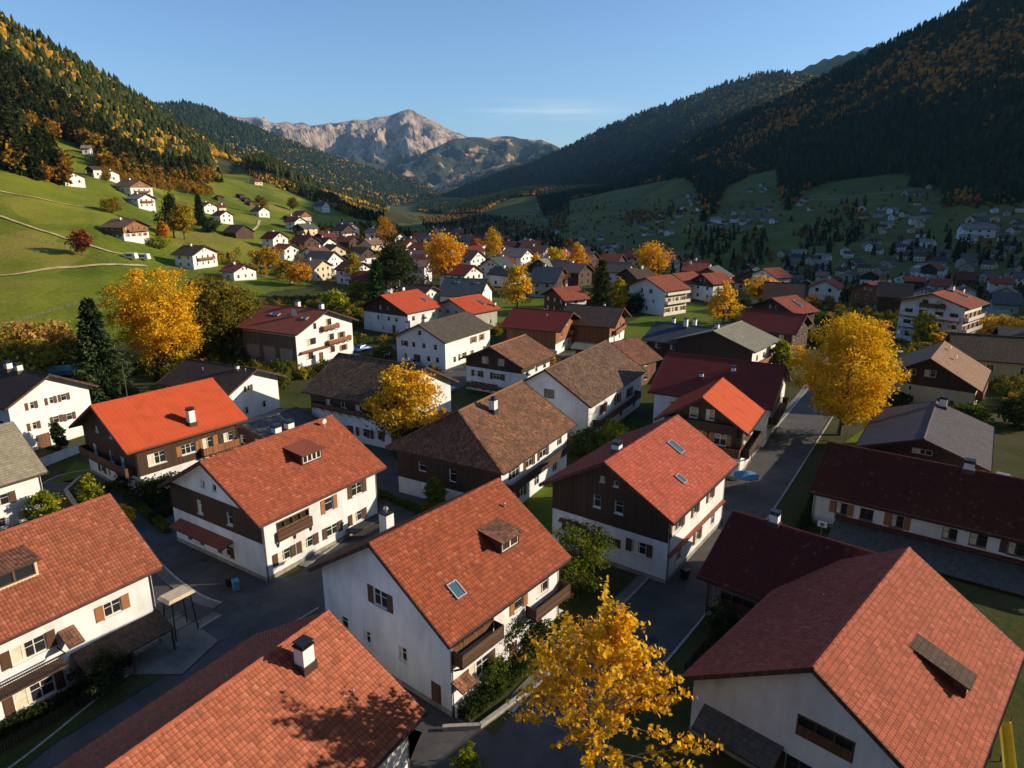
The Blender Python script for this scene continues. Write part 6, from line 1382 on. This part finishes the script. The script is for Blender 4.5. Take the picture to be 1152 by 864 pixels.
wood_patch('ridge_forest', 'hazy blue green forest on the second ridge at the right', [[(430, 120), (1100, -100), (1100, 300), (430, 300)]], [HR, FR], 34000, (17, 25), lambda Y, nz: np.clip(.08 + nz * 1.7 + np.clip((140 - Y) / 150, 0, .25), 0, .8), 4, (-10, 33), (2300, 5400), freq=.002, big=1.35)
wood_patch('far_forest', 'distant forest on the wooded mountain left of the rocky peak', [[(100, 80), (560, 100), (560, 300), (100, 300)]], [WM], 30000, (18, 28), lambda Y, nz: np.clip((Y - 165) / 160 + nz * 1.2, 0, .8), 5, (-32, -2), (2300, 5400), freq=.0016, big=1.35)
wood_patch('valley_trees', 'dark tree belts between the fields of the shaded valley', [
    [(768, 260), (800, 258), (862, 264), (868, 304), (790, 306), (770, 302)], [(890, 262), (935, 250), (944, 230), (978, 226), (990, 262), (950, 282), (900, 288)], [(470, 240), (560, 244), (620, 258), (650, 286), (560, 282), (480, 262)],
    [(1062, 224), (1152, 226), (1152, 238), (1060, 234)], [(1000, 268), (1090, 270), (1152, 282), (1152, 306), (1060, 300), (1000, 290)], [(880, 296), (960, 300), (960, 312), (880, 318)], [(700, 240), (770, 232), (772, 242), (705, 254)], [(622, 228), (640, 224), (640, 262), (615, 262)], [(1075, 178), (1152, 178), (1152, 230), (1068, 230)]],
    None, 15000, (7, 12), .6, 6, (-8, 42), (280, 2400), pal_a=FBRN + [(.3, .13, .03)])
wood_patch('valley_trees', 'single trees dotted over the shaded valley floor', [[(560, 235), (1152, 200), (1152, 330), (900, 320), (620, 290)]], None, 1100, (5, 9), .75, 7, (-2, 42), (380, 1800), pal_a=FBRN)

wood_patch('hedges', 'garden shrubs and small trees filling the gaps between the village houses', [[(330, 330), (560, 320), (900, 330), (1152, 350), (1152, 470), (1000, 440), (960, 400), (700, 400), (660, 440), (470, 440), (400, 420), (330, 430), (290, 470), (150, 420), (230, 370)]], None, 12000, (1.8, 4.4), .75, 22, (-36, 42), (85, 240), avoid=True,
    pal_a=[(.07, .10, .02), (.12, .14, .02), (.30, .25, .03), (.05, .08, .02), (.10, .12, .02), (.4, .22, .03)], pal_c=FCONL)

# ------------------------------------------------------------------ small far houses of the valley
def hut_mesh(rf, wl, L_, W_, he, hr):
    wm = MB(); rm = MB(); L2, W2 = L_ / 2, W_ / 2
    for sg in (1, -1):
        wm.poly([(-L2, sg * W2, -4), (L2, sg * W2, -4), (L2, sg * W2, he), (-L2, sg * W2, he)])
        wm.poly([(sg * L2, -W2, -4), (sg * L2, W2, -4), (sg * L2, W2, he), (sg * L2, 0, hr - .1), (sg * L2, -W2, he)])
        e = he - .6 * (hr - he) / W2; o = .8
        rm.poly([(-L2 - o, 0, hr), (-L2 - o, sg * (W2 + .6), e), (L2 + o, sg * (W2 + .6), e), (L2 + o, 0, hr)], [(0, 0), (0, 5), (L_, 5), (L_, 0)])
        rm.poly([(-L2 - o, 0, hr - .25), (-L2 - o, sg * (W2 + .6), e - .25), (L2 + o, sg * (W2 + .6), e - .25), (L2 + o, 0, hr - .25)], [(0, 0)] * 4)
        rm.poly([(-L2 - o, sg * (W2 + .6), e), (L2 + o, sg * (W2 + .6), e), (L2 + o, sg * (W2 + .6), e - .25), (-L2 - o, sg * (W2 + .6), e - .25)], [(0, 0)] * 4)
    ws = []
    for z in ([1.6, 4.4] if he > 5 else [1.7]):
        for u in (-.28, 0, .28):
            for sg in (1, -1):
                a = MB(); a.box(u * L_ - .6, u * L_ + .6, sg * W2 - .02, sg * W2 + .03, z - .6, z + .6); ws.append(a.mesh('window', 'glass'))
        a = MB(); a.box(-L2 - .03, -L2 + .02, -.6, .6, z - .6, z + .6); ws.append(a.mesh('window', 'glass'))
    return [('wall', wm.mesh('wall', wl)), ('roof', rm.mesh('roof', rf))] + [('window', q) for q in ws]
HUTS = [hut_mesh('tile_slate', 'plaster_grey', 12, 10, 5.6, 9), hut_mesh('tile_darkbrown', 'plaster_cream', 11, 9, 5.4, 8.4), hut_mesh('tile_maroon', 'plaster_white', 12, 9, 5.5, 8.6), hut_mesh('tile_grey', 'plaster_bright', 16, 10, 6.2, 9), hut_mesh('metal_dark', 'plaster_grey', 13, 11, 4.2, 7.5), hut_mesh('tile_teal', 'plaster_bright', 10, 9, 5.4, 8)]
CL = [((640, 262, 705, 288), 15, 'white houses scattered on the valley floor left of centre'), ((700, 240, 768, 266), 13, 'pale houses on the shaded field above the round golden tree'), ((768, 236, 872, 258), 20, 'cluster of pale houses below the triangular shaded field'),
 ((770, 222, 802, 238), 7, 'small houses climbing the shaded forest edge'), ((842, 208, 866, 218), 4, 'white houses at the top of the triangular shaded field'), ((884, 224, 912, 240), 4, 'white houses in the shaded valley beside the long meadow'),
 ((968, 236, 1046, 290), 26, 'pale houses of the shaded settlement right of the dark conifers'), ((1086, 238, 1152, 282), 20, 'pale houses of the shaded settlement at the right edge'),
 ((880, 286, 1000, 324), 20, 'shaded houses on the valley floor behind the flagpole'), ((1000, 288, 1152, 332), 22, 'shaded houses on the valley floor above the hotel'), ((590, 226, 620, 250), 4, 'distant white houses far down the valley'), ((560, 262, 640, 282), 9, 'white houses far beyond the coral roofs'), ((1010, 206, 1050, 232), 6, 'white houses by the end of the long meadow')]
seen = []
for (x0, y0, x1, y1), cnt, grp in CL:
    k = 0; tries = 0
    while k < cnt and tries < 400:
        tries += 1; X = rnd.uniform(x0, x1); Y = rnd.uniform(y0, y1); x, y, z = hit(X, Y)
        if math.hypot(x, y) > 2300 or any((x - a) ** 2 + (y - b) ** 2 < 225 for a, b in placed) or any(abs(x - a) + abs(y - b) < 17 for a, b in seen): continue
        seen.append((x, y)); hm = HUTS[rnd.choice([0, 0, 1, 1, 2, 3, 4, 5])]
        o = empty('valley_house', (x, y, z - .2), R(rnd.choice([30, 60, 120, 150]) + rnd.uniform(-12, 12)), 'one of the ' + grp, 'house', grp); s_ = rnd.uniform(.6, .86); o.scale = (s_, s_, s_)
        for nm, me in hm: link(nm, me, o)
        k += 1
x, y, z = hit(1097, 268); o = empty('long_hall', (x, y, z), R(-8), 'long white hall in the shaded settlement at the right edge', 'hall'); o.scale = (1.6, 1.1, 1.3)
for nm, me in HUTS[3]: link(nm, me, o)

# ------------------------------------------------------------------ roads, kerbs, paving, lawns
def smooth(P, n=8):
    P = [np.array(p, float) for p in P]; out = []
    for i in range(len(P) - 1):
        a = P[max(0, i - 1)]; b = P[i]; c = P[i + 1]; d = P[min(len(P) - 1, i + 2)]
        for k in range(n): t = k / n; out.append(.5 * (2 * b + (c - a) * t + (2 * a - 5 * b + 4 * c - d) * t * t + (3 * b - a - 3 * c + d) * t ** 3))
    return out + [P[-1]]
def strip(name, P, wl, wr, z, mat, kind='structure', zf=None, th=0.):
    """ribbon along points; wl / wr metres to the left and right"""
    mb = MB(); L_, R_ = [], []
    for i, p in enumerate(P):
        d = P[min(i + 1, len(P) - 1)] - P[max(i - 1, 0)]; d = d / np.linalg.norm(d); nrm = np.array([-d[1], d[0]])
        a = p + nrm * wl; b = p - nrm * wr
        za, zb = (z, z) if zf is None else (zf(*a) + z, zf(*b) + z)
        L_.append((a[0], a[1], za)); R_.append((b[0], b[1], zb))
    for i in range(len(P) - 1):
        mb.poly([R_[i], R_[i + 1], L_[i + 1], L_[i]])
        if th:
            for q in (L_, R_): mb.poly([q[i], q[i + 1], (q[i + 1][0], q[i + 1][1], 0), (q[i][0], q[i][1], 0)])
    return tag(mb.build(name, mat), kind=kind)
G = lambda *pp: [np.array(at(X, Y, 0)) for X, Y in pp]
STREETS = [('street', G((560, 905), (640, 800), (700, 735), (762, 668), (812, 600), (858, 540), (896, 488), (925, 448), (944, 418), (962, 392)), 3.2),
           ('street', G((-60, 960), (60, 872), (180, 770), (275, 705), (352, 660), (420, 608), (462, 566), (520, 520)), 3.0),
           ('street', G((345, 664), (262, 660), (196, 612), (150, 566), (118, 540), (78, 540), (60, 560)), 2.4),
           ('street', G((462, 566), (440, 540), (418, 505), (438, 475), (480, 446), (516, 424), (480, 398), (430, 392), (405, 400)), 2.6),
           ('street', G((560, 905), (500, 850), (440, 800), (400, 860)), 3.4),
           ('street', G((516, 424), (610, 404), (700, 400), (780, 470), (812, 600)), 2.0),
           ('street', G((962, 392), (930, 372), (880, 368), (820, 375)), 2.2)]
for i, (nm, P, wd) in enumerate(STREETS):
    P = smooth(P); strip('road', P, wd, wd, .03 + .004 * i, 'asphalt')
    if i in (0, 1, 2):
        oth = [(np.array(smooth(q, 8)), w2) for j, (_, q, w2) in enumerate(STREETS) if j != i]
        for sg in (1, -1):
            run = []; runs = []
            for k, p in enumerate(P):
                d = P[min(k + 1, len(P) - 1)] - P[max(k - 1, 0)]; d = d / np.linalg.norm(d); e = p + np.array([-d[1], d[0]]) * sg * (wd + .5)
                if all(np.linalg.norm(Q - e, axis=1).min() > w2 + 1.3 for Q, w2 in oth): run.append(p)
                else:
                    if len(run) > 2: runs.append(run)
                    run = []
            if len(run) > 2: runs.append(run)
            for run in runs:
                if sg > 0: strip('kerb', run, wd + .18, -wd, .11, 'kerb_stone', th=1); strip('pavement', run, wd + 1.1, -wd - .2, .09, 'paving', th=1)
                else: strip('kerb', run, -wd, wd + .18, .112, 'kerb_stone', th=1)
def patch(name, px, z, mat, kind='structure', zf=None):
    mb = MB(); pts = [at(*p) for p in px]; mb.poly([(a, b, z) for a, b in pts]); return tag(mb.build(name, mat), kind=kind)
patch('courtyard', [(430, 790), (505, 740), (520, 812), (640, 864), (560, 1000), (400, 1000)], .012, 'asphalt')
patch('courtyard', [(165, 620), (200, 600), (330, 690), (380, 650), (400, 690), (250, 800), (160, 700)], .016, 'asphalt')
patch('forecourt', [(120, 760), (200, 690), (246, 722), (205, 760)], .128, 'paving')
patch('lawn', [(-80, 880), (0, 836), (190, 738), (215, 742), (60, 838), (-80, 950)], .1, 'village_soil')
patch('lawn', [(500, 340), (580, 330), (600, 345), (560, 372), (505, 372)], .05, 'lawn')
patch('lawn', [(700, 366), (760, 340), (812, 345), (815, 372), (760, 380), (718, 392), (705, 384)], .05, 'lawn')
patch('lawn', [(600, 336), (640, 338), (640, 352), (585, 352)], .054, 'lawn')
patch('lawn', [(940, 505), (975, 480), (1010, 470), (1000, 520)], .05, 'lawn')
patch('lawn', [(135, 530), (85, 520), (60, 545), (120, 530), (150, 555)], .05, 'lawn')
patch('lawn', [(590, 560), (640, 530), (675, 560), (612, 625)], .05, 'lawn')
# tracks over the meadow
def track(name, px, wd, mat='dirt_track'):
    P = smooth([np.array(hit(X, Y)[:2]) for X, Y in px], 14); strip(name, P, wd / 2, wd / 2, .35, mat, zf=hgt)
track('path', [(-40, 318), (0, 311), (60, 303), (120, 299), (165, 300)], 2.2); track('path', [(-30, 240), (0, 245), (40, 258), (90, 274), (120, 283), (150, 290)], 1.3)
track('path', [(-20, 212), (0, 216), (50, 226), (100, 234), (116, 236)], 1.2); track('path', [(284, 303), (310, 300), (340, 302), (330, 320)], 2.2)
track('path', [(850, 232), (900, 226), (960, 222), (1010, 216), (1060, 210)], 5, 'paving'); track('path', [(283, 262), (292, 248)], 1.5)

# ------------------------------------------------------------------ walls, hedges, fences
def hedge(label, px, wd, ht, pal, seed, nm='hedge'):
    g = np.random.default_rng(seed); P = smooth(G(*px), 10); n = int(sum(np.linalg.norm(P[i + 1] - P[i]) for i in range(len(P) - 1)) * 420 * ht)
    i = g.integers(0, len(P) - 1, n); t = g.random(n)[:, None]; A = np.array(P)[i] * (1 - t) + np.array(P)[i + 1] * t
    d = np.array(P)[i + 1] - np.array(P)[i]; d /= np.linalg.norm(d, axis=1)[:, None]; s_ = (g.random(n) - .5) * wd; z = g.random(n) ** .7 * ht * (1 + .12 * np.sin(A[:, 0] * 2))
    V = np.stack([A[:, 0] - d[:, 1] * s_, A[:, 1] + d[:, 0] * s_, z], -1)
    o = link(nm, leaf_cloud(nm, V, np.clip(palette(pal, n, g, .3), 0, 1), .17, LEAF4, g)); tag(o, label, 'hedge'); return o
hedge('dark hedge along the garden of the middle foreground house', [(520, 812), (580, 760), (640, 700)], 1.1, 1.1, DARKG, 1)
hedge('hedge along the front garden at the bottom left', [(-40, 850), (60, 800), (150, 745)], .9, 1.0, DARKG, 2)
hedge('hedge beside the wooden chalet garden', [(170, 590), (205, 572), (238, 552)], .8, 1.1, DARKG, 3)
hedge('low hedge before the hipped roof house', [(392, 545), (430, 560), (500, 590)], .8, .9, GREEN, 4)
hedge('dark hedge right of the narrow road', [(880, 640), (905, 590), (935, 520)], 1.0, 1.0, DARKG, 5)
hedge('ragged hedge along the village green', [(700, 396), (740, 390), (800, 380)], 1.0, 1.2, GREEN, 6)
hedge('hedge around the curved lane garden bed', [(100, 562), (128, 548), (160, 575), (190, 600)], 1.0, .8, [(.08, .12, .02), (.2, .2, .03)], 7)
def wall_(label, px, ht, th, mat, nm='garden_wall'):
    P = G(*px); mb = MB()
    for i in range(len(P) - 1): mb.beam((*P[i], ht / 2), (*P[i + 1], ht / 2), th, ht)
    o = mb.build(nm, mat); tag(o, label, 'wall')
    cp_ = MB()
    for i in range(len(P) - 1): cp_.beam((*P[i], ht + .035), (*P[i + 1], ht + .035), th + .1, .06)
    cp_.build('coping', 'kerb_stone', o); return o
wall_('white garden wall below the tall white house', [(42, 528), (92, 508)], 1.2, .25, 'plaster_white')
wall_('low white wall at the corner of the middle foreground house', [(513, 808), (530, 800)], .9, .2, 'plaster_white')
wall_('low stone wall by the curved lane', [(88, 575), (75, 556), (92, 540)], .6, .3, 'stone')
wall_('low wall in front of the front garden bed', [(498, 822), (540, 820), (600, 776)], .35, .2, 'kerb_stone')
def fence(label, px, ht, mat='wood_dark'):
    P = smooth(G(*px), 6); o = empty('picket_fence', (0, 0, 0), 0, label, 'fence'); rails = MB(); pk = MB(); posts = []
    tot = 0
    for i in range(len(P) - 1):
        for z in (.3, ht - .15): rails.beam((*P[i], z), (*P[i + 1], z), .05, .08)
        L_ = np.linalg.norm(P[i + 1] - P[i]); n = max(1, int(L_ / .18))
        for k in range(n): q = P[i] + (P[i + 1] - P[i]) * k / n; rails.box(q[0] - .03, q[0] + .03, q[1] - .03, q[1] + .03, .02, ht)
    rails.build('pickets', mat, o)
    for i in range(0, len(P), 3): q = MB(); q.box(P[i][0] - .05, P[i][0] + .05, P[i][1] - .05, P[i][1] + .05, 0, ht + .08); q.build('post', mat, o)
fence('dark picket fence along the bottom left street', [(-20, 862), (60, 815), (140, 768)], 1.0)
fence('dark picket fence beside the low maroon roofed house', [(770, 760), (790, 735), (805, 722)], 1.1)

# ------------------------------------------------------------------ cars
def car(label, x, y, rz, paint, z=0., s=1., kind='parked_car'):
    o = empty(kind, (x, y, z), rz, label, 'car'); L_, W_ = 4.3, 1.75
    prof = [(-2.15, .35), (-2.15, .8), (-2.0, .92), (-1.55, .98), (-1.0, 1.42), (.55, 1.45), (1.15, 1.0), (1.95, .84), (2.15, .7), (2.15, .35)]
    b = MB(); inset = lambda z: .0 if z < 1.0 else .18
    for sg in (1, -1): b.poly([(px_, sg * (W_ / 2 - inset(pz)), pz) for px_, pz in prof])
    for i in range(len(prof)):
        j = (i + 1) % len(prof); (a, c), (d, e) = prof[i], prof[j]; wa, we = W_ / 2 - inset(c), W_ / 2 - inset(e); b.poly([(a, -wa, c), (a, wa, c), (d, we, e), (d, -we, e)])
    b.build('body', paint, o)
    g = MB(); g.poly([(1.12, -.66, 1.03), (1.12, .66, 1.03), (.6, .6, 1.42), (.6, -.6, 1.42)]); g.v = [(a + .02, b_, c + .012) for a, b_, c in g.v]; g.build('windscreen', 'glass', o)
    g = MB(); g.poly([(-1.5, -.66, 1.02), (-1.5, .66, 1.02), (-1.05, .6, 1.38), (-1.05, -.6, 1.38)]); g.v = [(a - .02, b_, c + .012) for a, b_, c in g.v]; g.build('rear_window', 'glass', o)
    for sg in (1, -1):
        g = MB(); y0, y1 = sg * (W_ / 2 - .075), sg * (W_ / 2 - .15); g.poly([(-1.35, y0, 1.05), (1.0, y0, 1.05), (.5, y1, 1.36), (-.95, y1, 1.36)]); g.build('side_window', 'glass', o)
        for px_ in (-1.35, 1.35):
            t = MB(); t.tube((px_, sg * (W_ / 2 - .2), .32), (px_, sg * (W_ / 2 + .01), .32), .32, .32, 16); wh = t.build('wheel', 'rubber', o)
            t = MB(); t.tube((px_, sg * (W_ / 2 + .0), .32), (px_, sg * (W_ / 2 + .03), .32), .19, .17, 10); t.build('rim', 'zinc', wh)
        t = MB(); t.box(2.13, 2.17, sg * .8, sg * .5, .6, .74); t.build('headlight', 'frame_white', o); t = MB(); t.box(-2.17, -2.13, sg * .8, sg * .55, .68, .84); t.build('taillight', 'flower_red', o)
    return o
x, y, z = base(160, 412); car('blue car parked under the big golden orange tree', x, y, R(20), 'car_blue', z)
x, y, z = base(1126, 545); car('pale silver car at the right edge behind the long brown maroon roof', x, y, R(50), 'car_silver')
x, y, z = base(1138, 500); 
car('white car parked behind the hotel shrubs', *base(860, 412)[:2], R(60), 'car_white')
car('dark silver car parked by the hipped roof house', *base(500, 440)[:2], R(-30), 'car_silver')
for X, Y, an, pt, lab in ((432, 402, 60, 'car_white', 'white car parked in the yard left of the cream house with olive grey roof'), (462, 412, -30, 'car_silver', 'grey car parked before the cream house with olive grey roof'), (408, 395, 55, 'car_blue', 'dark blue car beside the big cream guest house'),
    (1010, 402, 40, 'car_white', 'white car parked in front of the white hotel')):
    car(lab, *at(X, Y, 0), R(an), pt, .06)
# blue trailer with white hood
x, y, z = base(74, 424); o = empty('trailer', (x, y, z), R(15), 'blue and white covered trailer left of the tall spruce', 'trailer')
m_ = MB(); m_.box(-3.6, 3.6, -1.1, 1.1, .6, 1.5); m_.build('box', 'fabric_blue', o); m_ = MB(); m_.hexa([(-3.6, -1.1, 1.504), (3.6, -1.1, 1.504), (3.6, 1.1, 1.504), (-3.6, 1.1, 1.504), (-3.2, -.7, 2.3), (3.2, -.7, 2.3), (3.2, .7, 2.3), (-3.2, .7, 2.3)]); m_.build('hood', 'fabric_teal', o)
for px_ in (-1.5, 1.5):
    for sg in (1, -1): m_ = MB(); m_.tube((px_, sg * .8, .4), (px_, sg * 1.08, .4), .4, .4, 14); m_.build('wheel', 'rubber', o)
for X, dx, lab in ((148, 0, 'left one of the white caravans on the meadow rim'), (162, 0, 'right one of the white caravans on the meadow rim')):
    x, y, z = hit(X, 293); o = empty('caravan', (x, y, z), R(-5), lab, 'caravan'); m_ = MB(); m_.hexa([(-2.4, -1.1, .5), (2.4, -1.1, .5), (2.4, 1.1, .5), (-2.4, 1.1, .5), (-2.1, -1, 2.5), (2.0, -1, 2.5), (2.0, 1, 2.5), (-2.1, 1, 2.5)]); m_.build('body', 'car_white', o)
    m_ = MB(); m_.box(-1.2, 1.0, -1.12, -1.06, 1.4, 2.0); m_.build('window', 'glass', o); m_ = MB(); m_.tube((0, -1.1, .35), (0, -.85, .35), .35, .35, 12); m_.build('wheel', 'rubber', o)
    m_ = MB(); m_.beam((2.3, 0, .5), (3.4, 0, .4), .1, .1); m_.build('drawbar', 'dark_metal', o)

# ------------------------------------------------------------------ street furniture and garden things
x, y = at(205, 712); o = empty('bus_shelter', (x, y, 0), R(57), 'tall metal framed shelter with beige top at the street corner, lower left', 'shelter')
for sx in (-1, 1):
    for sy in (-1, 1): m_ = MB(); m_.tube((sx * 1.0, sy * .8, 0), (sx * .8, sy * .6, 3.6), .05, .05, 6); m_.build('post', 'dark_metal', o)
m_ = MB(); m_.hexa([(-1.2, -.85, 3.6), (1.2, -.85, 3.6), (1.2, .85, 3.6), (-1.2, .85, 3.6), (-1.0, -.7, 3.85), (1.0, -.7, 3.85), (1.0, .7, 3.85), (-1.0, .7, 3.85)]); m_.build('roof', 'canvas_beige', o)
for z_ in (1.0, 2.4):
    m_ = MB(); m_.beam((-.95, -.75, z_), (.95, -.75, z_), .04, .04); m_.build('rail', 'dark_metal', o); m_ = MB(); m_.beam((-.95, .75, z_), (.95, .75, z_), .04, .04); m_.build('rail', 'dark_metal', o)
for X, Y, lab, cl_ in ((603, 724, 'set table nearest the shrubs on the garden terrace', 'fabric_teal'), (616, 712, 'middle set table on the garden terrace', 'fabric_white'), (628, 700, 'set table furthest back on the garden terrace', 'fabric_white')):
    x, y = at(X, Y); o = empty('garden_table', (x, y, .02), R(51), lab, 'table'); m_ = MB(); m_.box(-.75, .75, -.45, .45, .72, .76); m_.build('tabletop', cl_, o)
    for sx in (-1, 1):
        for sy in (-1, 1): m_ = MB(); m_.tube((sx * .62, sy * .34, 0), (sx * .62, sy * .34, .72), .03, .03, 6); m_.build('leg', 'dark_metal', o)
    for sy in (-1, 1):
        for sx in (-.4, .4):
            c = empty('garden_chair', tuple(o.matrix_basis @ __import__('mathutils').Vector((sx, sy * .85, 0))), R(51) + (0 if sy > 0 else math.pi), 'white garden chair at one of the terrace tables', 'chair', 'white chairs of the garden terrace')
            m_ = MB(); m_.box(-.22, .22, -.22, .22, .42, .46); m_.build('seat', 'fabric_white', c); m_ = MB(); m_.box(-.22, .22, .2, .24, .48, .9); m_.build('backrest', 'fabric_white', c)
            for ax in (-1, 1):
                for ay in (-1, 1): m_ = MB(); m_.box(ax * .2 - .018, ax * .2 + .018, ay * .19 - .018, ay * .19 + .018, 0, .42); m_.build('leg', 'dark_metal', c)
def parasol(X, Y, lab, mat, rad=1.6, zb=0.):
    x, y = at(X, Y); o = empty('parasol', (x, y, zb), 0, lab, 'parasol'); m_ = MB(); m_.tube((0, 0, 0), (0, 0, 2.6), .03, .03, 6); m_.build('pole', 'dark_metal', o)
    m_ = MB(); k = 8
    for i in range(k):
        a, b_ = 2 * math.pi * i / k, 2 * math.pi * (i + 1) / k; m_.poly([(0, 0, 2.62), (rad * math.cos(a), rad * math.sin(a), 2.1), (rad * math.cos(b_), rad * math.sin(b_), 2.1)]); m_.poly([(rad * math.cos(a), rad * math.sin(a), 2.1), (rad * math.cos(b_), rad * math.sin(b_), 2.1), (rad * math.cos(b_), rad * math.sin(b_), 1.97), (rad * math.cos(a), rad * math.sin(a), 1.97)])
    m_.build('canopy', mat, o)
parasol(838, 552, 'blue parasol on the terrace below the timber chalet', 'fabric_blue')
x, y = at(436, 606); o = empty('chimney_stack', (x, y, 0), R(54), 'free standing white boiler chimney with round cap between two foreground houses', 'chimney')
m_ = MB(); m_.box(-.55, .55, -.55, .55, 0, 3.0); m_.build('shaft', 'plaster_bright', o); m_ = MB(); m_.box(-.6, .6, -.6, .6, 3.002, 3.12); m_.build('cap', 'dark_metal', o); m_ = MB(); m_.tube((0, 0, 3.12), (0, 0, 3.5), .12, .12, 8); m_.tube((0, 0, 3.5), (0, 0, 3.75), .28, .2, 10); m_.build('cowl', 'zinc', o)
# yellow slide at the right corner
x, y = at(1128, 880); o = empty('playground_slide', (x, y, 0), R(68), 'bright yellow slide at the bottom right corner behind the large house', 'slide')
m_ = MB()
for sg in (1, -1): m_.beam((-2.2, sg * .3, .5), (1.8, sg * .3, 3.2), .06, .32)
m_.beam((-2.2, 0, .4), (1.8, 0, 3.1), .6, .05); m_.build('chute', 'plastic_yellow', o)
for sg in (1, -1): m_ = MB(); m_.beam((1.9, sg * .3, 0), (1.9, sg * .3, 3.6), .07, .07); m_.build('leg', 'dark_metal', o)
# poles
def pole(nm, lab, X, Y, ht, r=.08, flag=None, cat='pole', arm=False):
    x, y, z = base(X, Y); o = empty(nm, (x, y, z), 0, lab, cat); m_ = MB(); m_.tube((0, 0, -.3), (0, 0, ht), r, r * .5, 8); m_.build('pole', 'zinc' if flag else 'wood_grey', o)
    if flag: m_ = MB(); m_.poly([(0, 0, ht), (1.2, .5, ht - .1), (1.2, .5, ht - 2.4), (0, 0, ht - 2.2)]); m_.build('flag', flag, o); m_ = MB(); m_.tube((0, 0, ht), (0, 0, ht + .25), .12, .05, 8); m_.build('finial', 'zinc', o)
    if arm:
        m_ = MB(); m_.beam((0, 0, ht - .2), (1.1, 0, ht), .06, .06); a_ = m_.build('arm', 'dark_metal', o); m_ = MB(); m_.box(.9, 1.6, -.14, .14, ht - .1, ht + .03); m_.build('lamp', 'frame_white', a_)
pole('flagpole', 'thin tall mast rising beside the brown roof before the shaded valley', 919, 330, 17, .12, cat='mast')
pole('mast', 'thin mast with slight tilt behind the bright red metal roof', 147, 470, 9, .07, cat='mast')
pole('power_pole', 'wooden pole in the shaded valley behind the narrow dark spruce', 701, 300, 12, .18)
# road sign
x, y = at(922, 612); o = empty('street_sign', (x, y, 0), R(-36), 'small blue and white sign at the corner of the long brown maroon roofed house', 'sign')
m_ = MB(); m_.tube((0, 0, 0), (0, 0, 2.6), .035, .035, 6); m_.build('post', 'zinc', o); m_ = MB(); m_.box(-.45, .45, -.05, -.02, 2.0, 2.6); p_ = m_.build('sign_panel', 'frame_white', o); m_ = MB(); m_.tube((0, -.051, 2.3), (0, -.056, 2.3), .22, .22, 16); m_.build('emblem', 'sign_blue', p_)

# ------------------------------------------------------------------ haze
m = bpy.data.materials.new('haze'); m.use_nodes = True; n = m.node_tree; n.nodes.clear(); MATS['haze'] = m
pv = N(n, 'ShaderNodeVolumePrincipled'); pv.inputs['Color'].default_value = (.34, .66, 1, 1); pv.inputs['Density'].default_value = HAZE_DENSITY; pv.inputs['Anisotropy'].default_value = .2
om = N(n, 'ShaderNodeOutputMaterial'); n.links.new(pv.outputs[0], om.inputs['Volume'])
if HAZE_DENSITY > 0:
    hb = MB().box(-15000, 15000, -15000, 15000, -500, 1400).build('haze', 'haze'); tag(hb, kind='stuff')
    hb['label'] = 'thin bluish mountain air filling the valley'

# ------------------------------------------------------------------ post and wire fences across the meadow
for px, lab in (([(0, 262), (60, 276), (110, 292), (150, 306)], 'wire fence on thin posts beside the middle meadow path'), ([(0, 372), (60, 352), (120, 334), (190, 316)], 'wire fence on thin posts across the lower meadow'), ([(175, 240), (215, 262), (235, 285)], 'wire fence on thin posts behind the dark green tree of the slope')):
    P = smooth([np.array(hit(X, Y)[:2]) for X, Y in px], 8); o = empty('wire_fence', (0, 0, 0), 0, lab, 'fence'); wr = MB()
    for i in range(len(P) - 1):
        a, b = (*P[i], hgt(*P[i])), (*P[i + 1], hgt(*P[i + 1]))
        for k in (.5, .9): wr.beam((a[0], a[1], a[2] + k), (b[0], b[1], b[2] + k), .03, .03)
        q = MB(); q.box(a[0] - .07, a[0] + .07, a[1] - .07, a[1] + .07, a[2] - .3, a[2] + 1.1); q.build('post', 'wood_grey', o)
    wr.build('wire', 'zinc', o)

for X, Y, lab in ((735, 720, 'round manhole cover in the narrow road beside the black gabled chalet'), (848, 575, 'round manhole cover further up the narrow road'), (300, 715, 'round manhole cover on the bottom left street'), (230, 630, 'round manhole cover at the lane junction')):
    x, y = at(X, Y); m_ = MB(); m_.tube((x, y, .02), (x, y, .075), .36, .36, 20); o = m_.build('manhole_cover', 'dark_metal'); tag(o, lab, 'manhole cover')
for X, Y, lab, mt in ((258, 660, 'dark waste bin at the plinth of the house with two ridge chimneys', 'dark_metal'), (266, 665, 'green teal waste bin next to the dark one', 'fabric_teal'), (770, 652, 'dark waste bin at the road side of the black gabled chalet', 'dark_metal')):
    x, y = at(X, Y); o = empty('waste_bin', (x, y, .1), .6, lab, 'bin'); m_ = MB(); m_.hexa([(-.24, -.28, .06), (.24, -.28, .06), (.24, .28, .06), (-.24, .28, .06), (-.29, -.34, 1.0), (.29, -.34, 1.0), (.29, .34, 1.0), (-.29, .34, 1.0)]); m_.build('bin_body', mt, o)
    m_ = MB(); m_.box(-.31, .31, -.37, .36, 1.003, 1.06); m_.build('lid', mt, o)
    for sg in (1, -1): m_ = MB(); m_.tube((sg * .2, .3, .08), (sg * .26, .3, .08), .09, .09, 10); m_.build('wheel', 'rubber', o)
